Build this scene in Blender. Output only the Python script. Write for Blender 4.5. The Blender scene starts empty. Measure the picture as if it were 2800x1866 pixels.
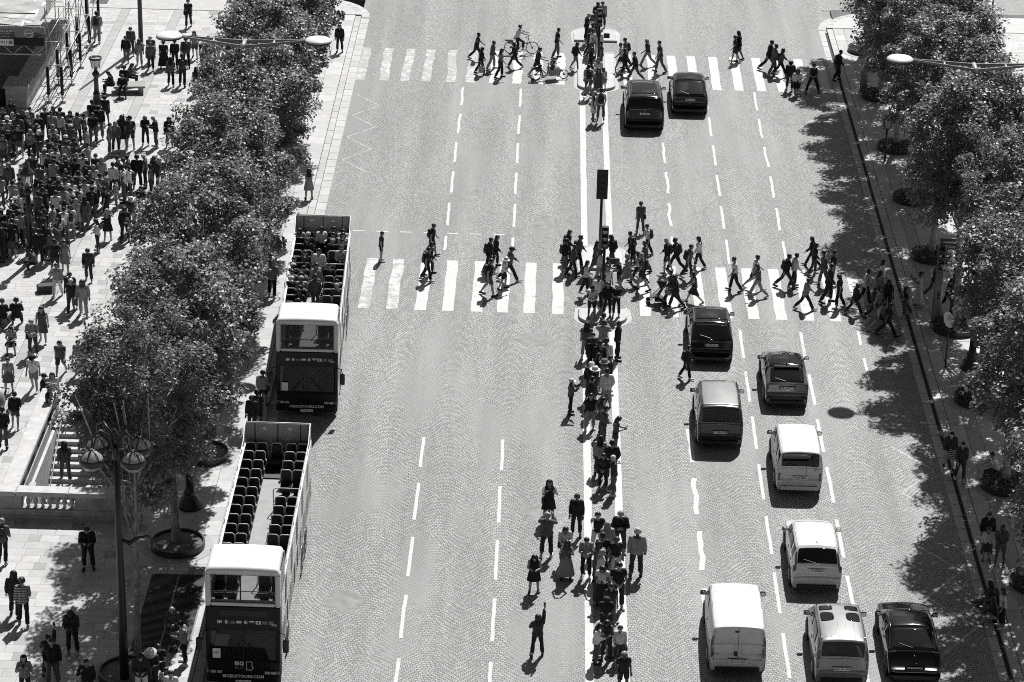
import bpy, bmesh, math, random
import numpy as np
from mathutils import Vector, Matrix, Euler
R = math.radians
SC = bpy.context.scene
COL = SC.collection
rnd = random.Random(7)

# ---------------------------------------------------------------- camera
cam_d = bpy.data.cameras.new('camera')
cam = bpy.data.objects.new('camera', cam_d)
COL.objects.link(cam)
cam_d.sensor_width = 36.0
cam_d.lens = 7541.0 / 2800.0 * 36.0
cam_d.clip_start = 1.0
cam_d.clip_end = 3000.0
_f = 7541.0
_vy = Vector((160.0, -3283.0, _f)).normalized()        # avenue direction seen in the camera (right, down, forward)
_dn = Vector((-426.0, 17300.0, _f)).normalized()
_dn = (_dn - _vy * _dn.dot(_vy)).normalized()
_up = -_dn
_vx = _vy.cross(_up)
# rows of world axes in camera (right, down, forward) -> blender camera axes (right, up, back)
_w = Matrix(((_vx.x, -_vx.y, -_vx.z), (_vy.x, -_vy.y, -_vy.z), (_up.x, -_up.y, -_up.z)))
cam.matrix_world = Matrix.Translation((0, 0, 48.0)) @ _w.to_4x4()
SC.camera = cam

# ---------------------------------------------------------------- sky, sun, exposure
SUN_EL, SUN_AZ = 52.5, 15.0          # azimuth to the right of the avenue axis (+Y)
world = bpy.data.worlds.new('World')
SC.world = world
world.use_nodes = True
wn, wl = world.node_tree.nodes, world.node_tree.links
wn.clear()
w_out = wn.new('ShaderNodeOutputWorld')
w_bg = wn.new('ShaderNodeBackground')
w_sky = wn.new('ShaderNodeTexSky')
w_sky.sky_type = 'NISHITA'
w_sky.sun_disc = False
w_sky.sun_elevation = R(SUN_EL)
w_sky.sun_rotation = R(SUN_AZ)
w_sky.altitude = 60
w_sep = wn.new('ShaderNodeSeparateColor')      # monochrome film behind a red filter: only the red of the sky counts
wl.new(w_sky.outputs['Color'], w_sep.inputs['Color'])
w_cl = wn.new('ShaderNodeTexNoise')            # fair weather clouds
w_cl.inputs['Scale'].default_value = 3.2
w_cl.inputs['Detail'].default_value = 6
w_tc = wn.new('ShaderNodeTexCoord')
wl.new(w_tc.outputs['Generated'], w_cl.inputs['Vector'])
w_rmp = wn.new('ShaderNodeMapRange')
w_rmp.inputs['From Min'].default_value = 0.56
w_rmp.inputs['From Max'].default_value = 0.70
w_rmp.inputs['To Min'].default_value = 1.0
w_rmp.inputs['To Max'].default_value = 3.2
wl.new(w_cl.outputs['Fac'], w_rmp.inputs['Value'])
w_mul = wn.new('ShaderNodeMath'); w_mul.operation = 'MULTIPLY'
wl.new(w_sep.outputs[0], w_mul.inputs[0])
wl.new(w_rmp.outputs['Result'], w_mul.inputs[1])
wl.new(w_mul.outputs[0], w_bg.inputs['Color'])
w_bg.inputs['Strength'].default_value = 0.052
wl.new(w_bg.outputs[0], w_out.inputs[0])

sun_d = bpy.data.lights.new('sun', 'SUN')
sun_d.energy = 4.6
sun_d.angle = R(0.53)
sun_d.color = (1.0, 0.995, 0.985)
sun = bpy.data.objects.new('sun', sun_d)
COL.objects.link(sun)
_sd = Vector((math.sin(R(SUN_AZ)) * math.cos(R(SUN_EL)), math.cos(R(SUN_AZ)) * math.cos(R(SUN_EL)), math.sin(R(SUN_EL))))
sun.rotation_euler = _sd.to_track_quat('Z', 'Y').to_euler()
sun.location = (0, 100, 80)
SC.view_settings.view_transform = 'Standard'
SC.view_settings.look = 'None'
SC.view_settings.gamma = 1.0
SC.view_settings.use_curve_mapping = False
SC.view_settings.exposure = 0.55
SC.render.engine = 'CYCLES'
SC.cycles.max_bounces = 6
SC.cycles.diffuse_bounces = 2
SC.cycles.glossy_bounces = 3
SC.cycles.transparent_max_bounces = 12
SC.cycles.use_denoising = False
SC.cycles.filter_width = 1.0

# ---------------------------------------------------------------- helpers
class MB:
    """collects geometry, then links it as ONE mesh object"""
    def __init__(s):
        s.v = []; s.f = []
    def add(s, vs, fs):
        o = len(s.v)
        s.v.extend([tuple(v) for v in vs])
        s.f.extend([tuple(i + o for i in f) for f in fs])
        return s
    def box(s, c, d, rz=0.0, rx=0.0, ry=0.0, top=1.0, bottom=True):
        """box centred at c with full sizes d; top scales the upper face"""
        hx, hy, hz = d[0] / 2, d[1] / 2, d[2] / 2
        vs = [Vector((x * hx * (top if z > 0 else 1), y * hy * (top if z > 0 else 1), z * hz)) for z in (-1, 1) for x, y in ((-1, -1), (1, -1), (1, 1), (-1, 1))]
        if rz or rx or ry:
            m = Euler((rx, ry, rz)).to_matrix()
            vs = [m @ v for v in vs]
        cc = Vector(c)
        fs = [(4, 5, 6, 7), (0, 1, 5, 4), (1, 2, 6, 5), (2, 3, 7, 6), (3, 0, 4, 7)]
        if bottom: fs.append((3, 2, 1, 0))
        return s.add([v + cc for v in vs], fs)
    def bbox(s, c, d, b=0.02, rz=0.0):
        """box with chamfered vertical and top edges"""
        hx, hy, hz = d[0] / 2, d[1] / 2, d[2] / 2
        def ring(ix, z):
            x, y = hx - ix, hy - ix
            k = b
            return [(-x, -y + k, z), (-x + k, -y, z), (x - k, -y, z), (x, -y + k, z), (x, y - k, z), (x - k, y, z), (-x + k, y, z), (-x, y - k, z)]
        vs = ring(0, -hz) + ring(0, hz - b) + ring(b * .8, hz)
        m = Matrix.Rotation(rz, 3, 'Z'); cc = Vector(c)
        vs = [m @ Vector(v) + cc for v in vs]
        fs = [tuple(range(16, 24)), tuple(range(7, -1, -1))]
        for r0 in (0, 8):
            for i in range(8):
                j = (i + 1) % 8
                fs.append((r0 + i, r0 + j, r0 + 8 + j, r0 + 8 + i))
        return s.add(vs, fs)
    def tube(s, pts, rad, n=8, cap=True):
        """swept tube through points; rad is one radius or one per point"""
        P = [Vector(p) for p in pts]
        if not hasattr(rad, '__len__'): rad = [rad] * len(P)
        vs, fs = [], []
        t0 = (P[1] - P[0]).normalized()
        ref = Vector((0, 0, 1)) if abs(t0.z) < .9 else Vector((1, 0, 0))
        a = t0.cross(ref).normalized()
        for i, p in enumerate(P):
            t = (P[min(i + 1, len(P) - 1)] - P[max(i - 1, 0)]).normalized()
            a = (a - t * a.dot(t)).normalized()
            b = t.cross(a)
            for k in range(n):
                an = 2 * math.pi * k / n
                vs.append(p + (a * math.cos(an) + b * math.sin(an)) * rad[i])
        for i in range(len(P) - 1):
            for k in range(n):
                k2 = (k + 1) % n
                fs.append((i * n + k, i * n + k2, (i + 1) * n + k2, (i + 1) * n + k))
        if cap:
            fs.append(tuple(range(n - 1, -1, -1)))
            fs.append(tuple((len(P) - 1) * n + k for k in range(n)))
        return s.add(vs, fs)
    def lathe(s, prof, n=16, c=(0, 0, 0), sx=1.0, sy=1.0, cap=True):
        """profile of (radius, z) turned round z"""
        vs = [(c[0] + r * sx * math.cos(2 * math.pi * k / n), c[1] + r * sy * math.sin(2 * math.pi * k / n), c[2] + z) for r, z in prof for k in range(n)]
        fs = []
        for i in range(len(prof) - 1):
            for k in range(n):
                k2 = (k + 1) % n
                fs.append((i * n + k, i * n + k2, (i + 1) * n + k2, (i + 1) * n + k))
        if cap:
            fs.append(tuple(range(n - 1, -1, -1)))
            fs.append(tuple((len(prof) - 1) * n + k for k in range(n)))
        return s.add(vs, fs)
    def disc_y(s, c, r, depth, n=20, axis='X'):
        """cylinder with its axis along X (or Y) centred at c"""
        d = Vector((depth / 2, 0, 0)) if axis == 'X' else Vector((0, depth / 2, 0))
        return s.tube([Vector(c) - d, Vector(c) + d], r, n)
    def poly(s, pts, z0, z1):
        """vertical prism over a plan polygon"""
        n = len(pts)
        vs = [(x, y, z0) for x, y in pts] + [(x, y, z1) for x, y in pts]
        fs = [tuple(range(n, 2 * n)), tuple(range(n - 1, -1, -1))]
        fs += [(i, (i + 1) % n, n + (i + 1) % n, n + i) for i in range(n)]
        return s.add(vs, fs)
    def mesh(s, name, m=None, smooth=False):
        me = bpy.data.meshes.new(name)
        me.from_pydata(s.v, [], s.f)
        if m: me.materials.append(m)
        if smooth:
            me.polygons.foreach_set('use_smooth', [True] * len(me.polygons))
        return me
    def build(s, name, m=None, parent=None, smooth=False, loc=None):
        return link(name, s.mesh(name, m, smooth), parent, loc)

def link(name, me, parent=None, loc=None, rz=0.0):
    o = bpy.data.objects.new(name, me)
    COL.objects.link(o)
    if parent is not None: o.parent = parent
    if loc is not None: o.location = loc
    if rz: o.rotation_euler = (0, 0, rz)
    return o
def smooth_angle(o, deg=35):
    me = o.data
    me.polygons.foreach_set('use_smooth', [True] * len(me.polygons))
    bm = bmesh.new(); bm.from_mesh(me)
    for e in bm.edges:
        if len(e.link_faces) == 2 and e.calc_face_angle(0) > R(deg): e.smooth = False
    bm.to_mesh(me); bm.free()
    return o
def tag(o, label, cat, group=None):
    o['label'] = label; o['category'] = cat
    if group: o['group'] = group
    return o
def thing(name, label, cat, loc=(0, 0, 0), rz=0.0, group=None):
    o = bpy.data.objects.new(name, None); COL.objects.link(o)
    o.location = loc; o.rotation_euler = (0, 0, rz)
    return tag(o, label, cat, group)
def struct(o):
    o['kind'] = 'structure'; return o
def stuff(o):
    o['kind'] = 'stuff'; return o
def copy_tree(o, parent=None):
    c = o.copy(); COL.objects.link(c)
    if parent is not None: c.parent = parent
    for ch in list(o.children): copy_tree(ch, c)
    return c
def text_mesh(txt, size, depth=0.004, align='CENTER', bold=0.0):
    cu = bpy.data.curves.new('lettering', 'FONT')
    cu.body = txt; cu.size = size; cu.align_x = align; cu.align_y = 'CENTER'
    cu.extrude = depth / 2; cu.resolution_u = 2; cu.offset = bold
    ob = bpy.data.objects.new('lettering', cu)
    COL.objects.link(ob)
    me = bpy.data.meshes.new_from_object(ob.evaluated_get(bpy.context.evaluated_depsgraph_get()))
    bpy.data.objects.remove(ob); bpy.data.curves.remove(cu)
    return me
def lettering(txt, size, m, parent, loc, rot, depth=0.004, align='CENTER', bold=0.0, name='lettering'):
    me = text_mesh(txt, size, depth, align, bold)
    me.materials.clear(); me.materials.append(m)
    o = link(name, me, parent, loc); o.rotation_euler = rot
    return o

# ---------------------------------------------------------------- materials
def new_mat(name):
    m = bpy.data.materials.new(name); m.use_nodes = True
    return m, m.node_tree.nodes, m.node_tree.links, m.node_tree.nodes['Principled BSDF']
def g3(v): return (v, v, v, 1)
def mat(name, base, rough=.6, var=.15, scale=6.0, bump=0.0, bscale=None, metal=0.0, coat=0.0, spec=.5, detail=4):
    m, n, l, b = new_mat(name)
    b.inputs['Roughness'].default_value = rough
    b.inputs['Metallic'].default_value = metal
    b.inputs['Coat Weight'].default_value = coat
    b.inputs['Coat Roughness'].default_value = .03
    b.inputs['Specular IOR Level'].default_value = spec
    tc = n.new('ShaderNodeTexCoord')
    nz = n.new('ShaderNodeTexNoise'); nz.inputs['Scale'].default_value = scale; nz.inputs['Detail'].default_value = detail
    l.new(tc.outputs['Object'], nz.inputs['Vector'])
    mr = n.new('ShaderNodeMapRange')
    mr.inputs['From Min'].default_value = .3; mr.inputs['From Max'].default_value = .7
    mr.inputs['To Min'].default_value = base * (1 - var); mr.inputs['To Max'].default_value = base * (1 + var)
    l.new(nz.outputs['Fac'], mr.inputs['Value'])
    l.new(mr.outputs['Result'], b.inputs['Base Color'])
    if bump:
        n2 = n.new('ShaderNodeTexNoise'); n2.inputs['Scale'].default_value = bscale or scale * 3
        l.new(tc.outputs['Object'], n2.inputs['Vector'])
        bp = n.new('ShaderNodeBump'); bp.inputs['Strength'].default_value = bump; bp.inputs['Distance'].default_value = .02
        l.new(n2.outputs['Fac'], bp.inputs['Height']); l.new(bp.outputs['Normal'], b.inputs['Normal'])
    return m
def math_n(n, l, op, a, b=None, c=None):
    x = n.new('ShaderNodeMath'); x.operation = op
    for i, v in enumerate((a, b, c)):
        if v is None: continue
        if isinstance(v, (int, float)): x.inputs[i].default_value = v
        else: l.new(v, x.inputs[i])
    return x.outputs[0]

def cobble_mat():
    """segmental arc sett paving: rows of 11 cm setts bent into shallow arcs side by side"""
    m, n, l, b = new_mat('cobble_setts')
    geo = n.new('ShaderNodeNewGeometry')
    sep = n.new('ShaderNodeSeparateXYZ'); l.new(geo.outputs['Position'], sep.inputs[0])
    X, Y = sep.outputs[0], sep.outputs[1]
    big = n.new('ShaderNodeTexNoise'); big.inputs['Scale'].default_value = .35; big.inputs['Detail'].default_value = 2
    l.new(geo.outputs['Position'], big.inputs['Vector'])
    wob = math_n(n, l, 'MULTIPLY_ADD', big.outputs['Fac'], .9, -.45)
    xw = math_n(n, l, 'ADD', X, wob)
    t = math_n(n, l, 'SUBTRACT', math_n(n, l, 'FRACT', math_n(n, l, 'DIVIDE', xw, 2.35)), .5)
    sag = math_n(n, l, 'MULTIPLY', math_n(n, l, 'MULTIPLY', t, t), 2.9)
    v = math_n(n, l, 'SUBTRACT', Y, sag)
    cmb = n.new('ShaderNodeCombineXYZ')
    l.new(xw, cmb.inputs[0]); l.new(v, cmb.inputs[1])
    # slight warp so that no two setts are alike
    nz = n.new('ShaderNodeTexNoise'); nz.inputs['Scale'].default_value = 1.9
    l.new(geo.outputs['Position'], nz.inputs['Vector'])
    mix = n.new('ShaderNodeVectorMath'); mix.operation = 'MULTIPLY_ADD'
    l.new(nz.outputs['Color'], mix.inputs[0]); mix.inputs[1].default_value = (.16, .13, 0); l.new(cmb.outputs[0], mix.inputs[2])
    br = n.new('ShaderNodeTexBrick')
    br.inputs['Scale'].default_value = 1.0
    br.inputs['Brick Width'].default_value = .135
    br.inputs['Row Height'].default_value = .125
    br.inputs['Mortar Size'].default_value = .013
    br.inputs['Mortar Smooth'].default_value = .25
    br.inputs['Color1'].default_value = g3(.31); br.inputs['Color2'].default_value = g3(.19)
    br.inputs['Mortar'].default_value = g3(.05)
    l.new(mix.outputs[0], br.inputs['Vector'])
    # where joints are filled with bitumen the surface reads smooth
    fill = n.new('ShaderNodeTexNoise'); fill.inputs['Scale'].default_value = .22; fill.inputs['Detail'].default_value = 5; fill.inputs['Roughness'].default_value = .62
    mp = n.new('ShaderNodeMapping'); mp.inputs['Scale'].default_value = (1.6, .42, 1)
    l.new(geo.outputs['Position'], mp.inputs['Vector']); l.new(mp.outputs[0], fill.inputs['Vector'])
    fr = n.new('ShaderNodeMapRange'); fr.inputs['From Min'].default_value = .50; fr.inputs['From Max'].default_value = .60
    l.new(fill.outputs['Fac'], fr.inputs['Value'])
    fillc = math_n(n, l, 'MULTIPLY', fr.outputs['Result'], .75)
    mx = n.new('ShaderNodeMix'); mx.data_type = 'RGBA'
    l.new(fillc, mx.inputs['Factor']); l.new(br.outputs['Color'], mx.inputs[6]); mx.inputs[7].default_value = g3(.205)
    # long tyre-worn lanes and stains
    st = n.new('ShaderNodeTexNoise'); st.inputs['Scale'].default_value = 1.0; st.inputs['Detail'].default_value = 6
    mp2 = n.new('ShaderNodeMapping'); mp2.inputs['Scale'].default_value = (.9, .06, 1)
    l.new(geo.outputs['Position'], mp2.inputs['Vector']); l.new(mp2.outputs[0], st.inputs['Vector'])
    sr = n.new('ShaderNodeMapRange'); sr.inputs['From Min'].default_value = .3; sr.inputs['From Max'].default_value = .7
    sr.inputs['To Min'].default_value = .78; sr.inputs['To Max'].default_value = 1.16
    l.new(st.outputs['Fac'], sr.inputs['Value'])
    mm = n.new('ShaderNodeMix'); mm.data_type = 'RGBA'; mm.blend_type = 'MULTIPLY'; mm.inputs['Factor'].default_value = 1
    l.new(mx.outputs[2], mm.inputs[6]); l.new(sr.outputs['Result'], mm.inputs[7])
    l.new(mm.outputs[2], b.inputs['Base Color'])
    b.inputs['Roughness'].default_value = .62
    bp = n.new('ShaderNodeBump'); bp.inputs['Strength'].default_value = .6; bp.inputs['Distance'].default_value = .03
    inv = math_n(n, l, 'SUBTRACT', 1.0, br.outputs['Fac'])
    l.new(inv, bp.inputs['Height']); l.new(bp.outputs['Normal'], b.inputs['Normal'])
    return m
def slab_mat(name, base, spread, rough=.6):
    """stone whose tone differs from piece to piece"""
    m, n, l, b = new_mat(name)
    geo = n.new('ShaderNodeNewGeometry'); oi = n.new('ShaderNodeObjectInfo')
    r = math_n(n, l, 'FRACT', math_n(n, l, 'ADD', geo.outputs['Random Per Island'], oi.outputs['Random']))
    nz = n.new('ShaderNodeTexNoise'); nz.inputs['Scale'].default_value = 2.5; nz.inputs['Detail'].default_value = 6
    l.new(geo.outputs['Position'], nz.inputs['Vector'])
    v = math_n(n, l, 'MULTIPLY_ADD', r, spread, base - spread / 2)
    k = math_n(n, l, 'MULTIPLY_ADD', nz.outputs['Fac'], .5, .75)
    v = math_n(n, l, 'MULTIPLY', v, k)
    l.new(v, b.inputs['Base Color'])
    b.inputs['Roughness'].default_value = rough
    return m
def worn_paint(name='road_paint', lo=.77, hi=.86):
    """thermoplastic road paint, worn through in places to the setts below"""
    m, n, l, b = new_mat(name)
    geo = n.new('ShaderNodeNewGeometry')
    nz = n.new('ShaderNodeTexNoise'); nz.inputs['Scale'].default_value = 2.6; nz.inputs['Detail'].default_value = 9; nz.inputs['Roughness'].default_value = .7
    l.new(geo.outputs['Position'], nz.inputs['Vector'])
    nb = n.new('ShaderNodeTexNoise'); nb.inputs['Scale'].default_value = .25
    l.new(geo.outputs['Position'], nb.inputs['Vector'])
    s = math_n(n, l, 'MULTIPLY_ADD', nb.outputs['Fac'], .35, nz.outputs['Fac'])
    mr = n.new('ShaderNodeMapRange'); mr.inputs['From Min'].default_value = lo; mr.inputs['From Max'].default_value = hi
    mr.inputs['To Min'].default_value = .46; mr.inputs['To Max'].default_value = .28
    l.new(s, mr.inputs['Value'])
    l.new(mr.outputs['Result'], b.inputs['Base Color'])
    b.inputs['Roughness'].default_value = .7
    return m
def tone_mat(name, rough=.75, pattern=None):
    """cloth, skin or hair: the tone is the object's own colour"""
    m, n, l, b = new_mat(name)
    oi = n.new('ShaderNodeObjectInfo')
    tc = n.new('ShaderNodeTexCoord')
    if pattern == 'stripe':
        wv = n.new('ShaderNodeTexWave'); wv.bands_direction = 'Z'; wv.inputs['Scale'].default_value = 3.6; wv.inputs['Distortion'].default_value = .4
        l.new(tc.outputs['Object'], wv.inputs['Vector'])
        k = n.new('ShaderNodeMapRange'); k.inputs['From Min'].default_value = .55; k.inputs['From Max'].default_value = .7
        k.inputs['To Min'].default_value = 1.0; k.inputs['To Max'].default_value = .12
        l.new(wv.outputs['Fac'], k.inputs['Value']); kk = k.outputs['Result']
    elif pattern == 'print':
        vo = n.new('ShaderNodeTexVoronoi'); vo.inputs['Scale'].default_value = 13
        l.new(tc.outputs['Object'], vo.inputs['Vector'])
        k = n.new('ShaderNodeMapRange'); k.inputs['From Min'].default_value = .3; k.inputs['From Max'].default_value = .45
        k.inputs['To Min'].default_value = .22; k.inputs['To Max'].default_value = 1.15
        l.new(vo.outputs['Distance'], k.inputs['Value']); kk = k.outputs['Result']
    else:
        nz = n.new('ShaderNodeTexNoise'); nz.inputs['Scale'].default_value = 7; nz.inputs['Detail'].default_value = 3
        l.new(tc.outputs['Object'], nz.inputs['Vector'])
        kk = math_n(n, l, 'MULTIPLY_ADD', nz.outputs['Fac'], .5, .75)
    mx = n.new('ShaderNodeMix'); mx.data_type = 'RGBA'; mx.blend_type = 'MULTIPLY'; mx.inputs['Factor'].default_value = 1
    l.new(oi.outputs['Color'], mx.inputs[6]); l.new(kk, mx.inputs[7])
    l.new(mx.outputs[2], b.inputs['Base Color'])
    b.inputs['Roughness'].default_value = rough
    b.inputs['Specular IOR Level'].default_value = .35
    return m
def leaf_mat():
    m, n, l, b = new_mat('plane_leaf')
    geo = n.new('ShaderNodeNewGeometry')
    v = math_n(n, l, 'MULTIPLY_ADD', geo.outputs['Random Per Island'], .07, .10)
    l.new(v, b.inputs['Base Color'])
    b.inputs['Roughness'].default_value = .42
    b.inputs['Specular IOR Level'].default_value = .5
    tr = n.new('ShaderNodeBsdfTranslucent')
    l.new(math_n(n, l, 'MULTIPLY', v, 1.3), tr.inputs['Color'])
    ms = n.new('ShaderNodeMixShader'); ms.inputs[0].default_value = .38
    l.new(b.outputs[0], ms.inputs[1]); l.new(tr.outputs[0], ms.inputs[2])
    l.new(ms.outputs[0], n['Material Output'].inputs['Surface'])
    return m
def glass_mat(name, opacity, tint=.02, rough=.03):
    m, n, l, b = new_mat(name)
    b.inputs['Base Color'].default_value = g3(tint); b.inputs['Roughness'].default_value = rough
    b.inputs['Specular IOR Level'].default_value = .5
    if opacity < 1:
        tr = n.new('ShaderNodeBsdfTransparent'); tr.inputs['Color'].default_value = g3(.86)
        ms = n.new('ShaderNodeMixShader'); ms.inputs[0].default_value = opacity
        l.new(tr.outputs[0], ms.inputs[1]); l.new(b.outputs[0], ms.inputs[2])
        l.new(ms.outputs[0], n['Material Output'].inputs['Surface'])
    return m

M = {}
M['cobble'] = cobble_mat()
M['slab'] = slab_mat('granite_slab', .36, .09)
M['sett'] = slab_mat('pale_paving', .38, .06)
M['dark_slab'] = slab_mat('dark_granite', .25, .05)
M['band'] = slab_mat('band_granite', .29, .04)
M['kerb'] = slab_mat('kerb_granite', .34, .08)
M['gutter'] = slab_mat('gutter_granite', .36, .07)
M['joint'] = mat('joint_mortar', .12, .9)
M['earth'] = mat('ground_earth', .3, .9, .2, .4)
M['paint'] = worn_paint()
M['faded_paint'] = worn_paint('faded_road_paint', .60, .72)
M['stone'] = mat('limestone', .42, .7, .14, 3.0, .15, 30)
M['stone_dark'] = mat('weathered_limestone', .30, .75, .25, 2.5, .15, 30)
M['iron'] = mat('black_cast_iron', .012, .38, .3, 9)
M['dark_steel'] = mat('dark_painted_steel', .03, .4, .2, 5)
M['grey_steel'] = mat('grey_painted_steel', .20, .4, .12, 4)
M['galv'] = mat('galvanised_steel', .42, .4, .2, 8, metal=.5)
M['white_metal'] = mat('white_enamel', .62, .35, .06, 3)
M['globe'] = mat('opal_glass', .32, .15, .06, 3)
M['bark'] = mat('plane_bark', .22, .85, .55, 5.0, .3, 20)
M['soil'] = mat('planting_soil', .12, .95, .4, 4, .5, 20)
M['black_foam'] = mat('black_foam', .012, .8, .2, 8)
M['black'] = mat('black_plastic', .012, .35, .15, 8)
M['rubber'] = mat('tyre_rubber', .016, .75, .2, 12)
M['plate'] = mat('plate_white', .78, .4, .05, 5)
M['ink'] = mat('black_lettering', .01, .5, .1, 5)
M['white_ink'] = mat('white_lettering', .7, .5, .05, 5)
M['chrome'] = mat('chrome', .55, .12, .1, 6, metal=1.0)
M['lamp_red'] = mat('tail_lamp', .07, .12, .25, 30, coat=1)
M['lamp_clear'] = mat('clear_lamp', .4, .1, .25, 30, coat=1)
M['car_glass'] = glass_mat('tinted_car_glass', 1.0, .006, .02)
M['bus_glass'] = glass_mat('clear_bus_glass', .16, .02, .02)
M['bus_half_glass'] = glass_mat('shaded_bus_glass', .5, .012, .02)  # darker copy of the clear glass: shade behind the screen put into its opacity
M['bus_dark_glass'] = glass_mat('dark_bus_glass', .82, .01, .02)
M['lantern_glass'] = glass_mat('lantern_glass', .35, .5, .1)
M['cloth'] = tone_mat('cloth')
M['cloth_stripe'] = tone_mat('striped_cloth', pattern='stripe')
M['cloth_print'] = tone_mat('printed_cloth', pattern='print')
M['skin'] = tone_mat('skin', .5)
M['hair'] = tone_mat('hair', .45)
M['bag'] = mat('bag_fabric', .018, .6, .3, 14)
M['pale_bag'] = mat('pale_bag_fabric', .35, .7, .2, 10)
M['leaf'] = leaf_mat()
# ================================================================ ground, road, pavements
def rect(mb, x0, x1, y0, y1, z):
    mb.add([(x0, y0, z), (x1, y0, z), (x1, y1, z), (x0, y1, z)], [(0, 1, 2, 3)])
KL, KR = -10.92, 16.66                    # kerb faces
PIT = (-19.25, -15.3, 92.36, 101.0)       # stair well (x0,x1,y0,y1)
METRO = (-40.0, -28.42, 139.3, 152.0)     # metro opening
mb = MB()
for a in ((-900, KL, -300, 60), (-900, KL, 175, 1500), (-900, -45, 60, 175), (KR, 900, -300, 1500)):
    rect(mb, *a, -.03)
rect(mb, KL, KR, -300, 60, -.03); rect(mb, KL, KR, 175, 1500, -.03)
struct(mb.build('ground', M['earth']))
mb = MB(); rect(mb, KL, KR, 60, 175, 0.0)
rect(mb, KL - 40, KL, 161.2, 175, 0.0); rect(mb, KR, KR + 40, 161.6, 175, 0.0)
struct(mb.build('road', M['cobble']))
# pavement bases (mortar bed under the slabs)
mb = MB()
L0, L1 = -45.0, KL - .35
for a in ((L0, L1, 60, PIT[2]), (L0, PIT[0], PIT[2], PIT[3]), (PIT[1], L1, PIT[2], PIT[3]), (L0, L1, PIT[3], METRO[2]), (METRO[1], L1, METRO[2], METRO[3]), (L0, L1, METRO[3], 157.8)):
    rect(mb, *a, .122)
pav_l = struct(mb.build('left_pavement', M['joint']))
mb = MB(); rect(mb, KR + .35, 46, 60, 157.6, .122)
mb.box((31.9, 159.5, .06), (29.4, 3.8, .124))
pav_r = struct(mb.build('right_pavement', M['joint']))

def inside(r, x, y, m=.0): return r[0] - m < x < r[1] + m and r[2] - m < y < r[3] + m
slabs = {'slab': [], 'sett': [], 'dark_slab': [], 'band': []}
def lay(kind, x0, x1, y0, y1, par):
    slabs[kind].append((x0, x1, y0, y1, par))
def lay_rows(xa, xb, ya, yb, dy, wmin, wmax, par, kind, dark_every=0):
    y = ya; row = 0
    while y < yb - .02:
        x = xa; k = row * 2
        y1 = min(y + dy, yb)
        while x < xb - .02:
            w = rnd.uniform(wmin, wmax)
            kd = kind
            if dark_every:
                k += 1
                if k % dark_every == 0 and row % 2 == 0: w, kd = .42, 'dark_slab'
            x1 = min(x + w, xb)
            if xb - x1 < .15: x1 = xb
            cx, cy = (x + x1) / 2, (y + y1) / 2
            if not inside(PIT, cx, cy, .35) and not inside(METRO, cx, cy, .5): lay(kd, x, x1, y, y1, par)
            x = x1
        y = y1; row += 1
# left pavement: edge strip, big slabs with dark inlays, granite bands framing fields of small paving
lay_rows(KL - 1.25, KL - .36, 76, 157.6, 1.15, .9, .9, pav_l, 'slab')
lay_rows(-21.5, KL - 1.26, 76, 157.6, .54, .55, 1.05, pav_l, 'slab', 3)
lay_rows(-22.02, -21.51, 76, 157.6, 1.0, .6, .6, pav_l, 'band')
yb = [76.0, 88.8, 99.4, 109.4, 119.6, 130.2, 140.75, 154.45, 157.6]
for a, b2 in zip(yb[:-1], yb[1:]):
    lay_rows(-33.0, -22.03, a, min(a + .5, b2), .5, .9, 1.1, pav_l, 'band')
    lay_rows(-24.62, -22.03, a + .51, b2, .30, .5, .75, pav_l, 'sett')
    lay_rows(-25.13, -24.63, a + .51, b2, 1.0, .6, .6, pav_l, 'band')
    lay_rows(-33.0, -25.14, a + .51, b2, .30, .5, .75, pav_l, 'sett')
# right pavement: pale strip, darker strip, slabs
lay_rows(KR + .36, KR + .95, 76, 157.5, 1.1, .6, .6, pav_r, 'slab')
lay_rows(KR + .96, KR + 1.5, 76, 157.5, 1.1, .6, .6, pav_r, 'band')
lay_rows(KR + 1.51, 20.6, 76, 157.5, .54, .7, 1.1, pav_r, 'slab')
lay_rows(20.61, 21.1, 76, 157.5, 1.0, .6, .6, pav_r, 'band')
lay_rows(21.11, 30.0, 76, 157.5, .54, .7, 1.1, pav_r, 'slab')
G1 = .010
slab_mesh = {}
def slab_box(mb_, x0, x1, y0, y1, dz=0.0):
    mb_.box(((x0 + x1) / 2, (y0 + y1) / 2, .121 + (.02 + dz) / 2), (x1 - x0 - G1, y1 - y0 - G1, .02 + dz), bottom=False)
for par in (pav_l, pav_r):
    allp = [(k, q) for k in slabs for q in slabs[k] if q[4] is par]
    allp.sort(key=lambda t: (t[1][2] - 80.0) ** 2 + ((t[1][0]) * .35) ** 2 if t[1][2] > 79 else 1e9)
    near, rest = allp[:295], allp[295:]
    for k, q in near:
        w, d = round((q[1] - q[0]) * 10) / 10, round((q[3] - q[2]) * 20) / 20
        key = (k, w, d)
        if key not in slab_mesh:
            t = MB(); t.box((0, 0, 0), (1, 1, 1), bottom=False)
            slab_mesh[key] = t.mesh('paving_slab', M[k])
        o = link('paving_slab', slab_mesh[key], par, ((q[0] + q[1]) / 2, (q[2] + q[3]) / 2, .131 + rnd.uniform(-.001, .001)))
        o.scale = (q[1] - q[0] - G1, q[3] - q[2] - G1, .02)
    for k in slabs:
        t = MB()
        for kk, q in rest:
            if kk == k: slab_box(t, *q[:4], rnd.uniform(-.001, .001))
        if t.f: stuff(t.build('paving', M[k], par))
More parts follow.
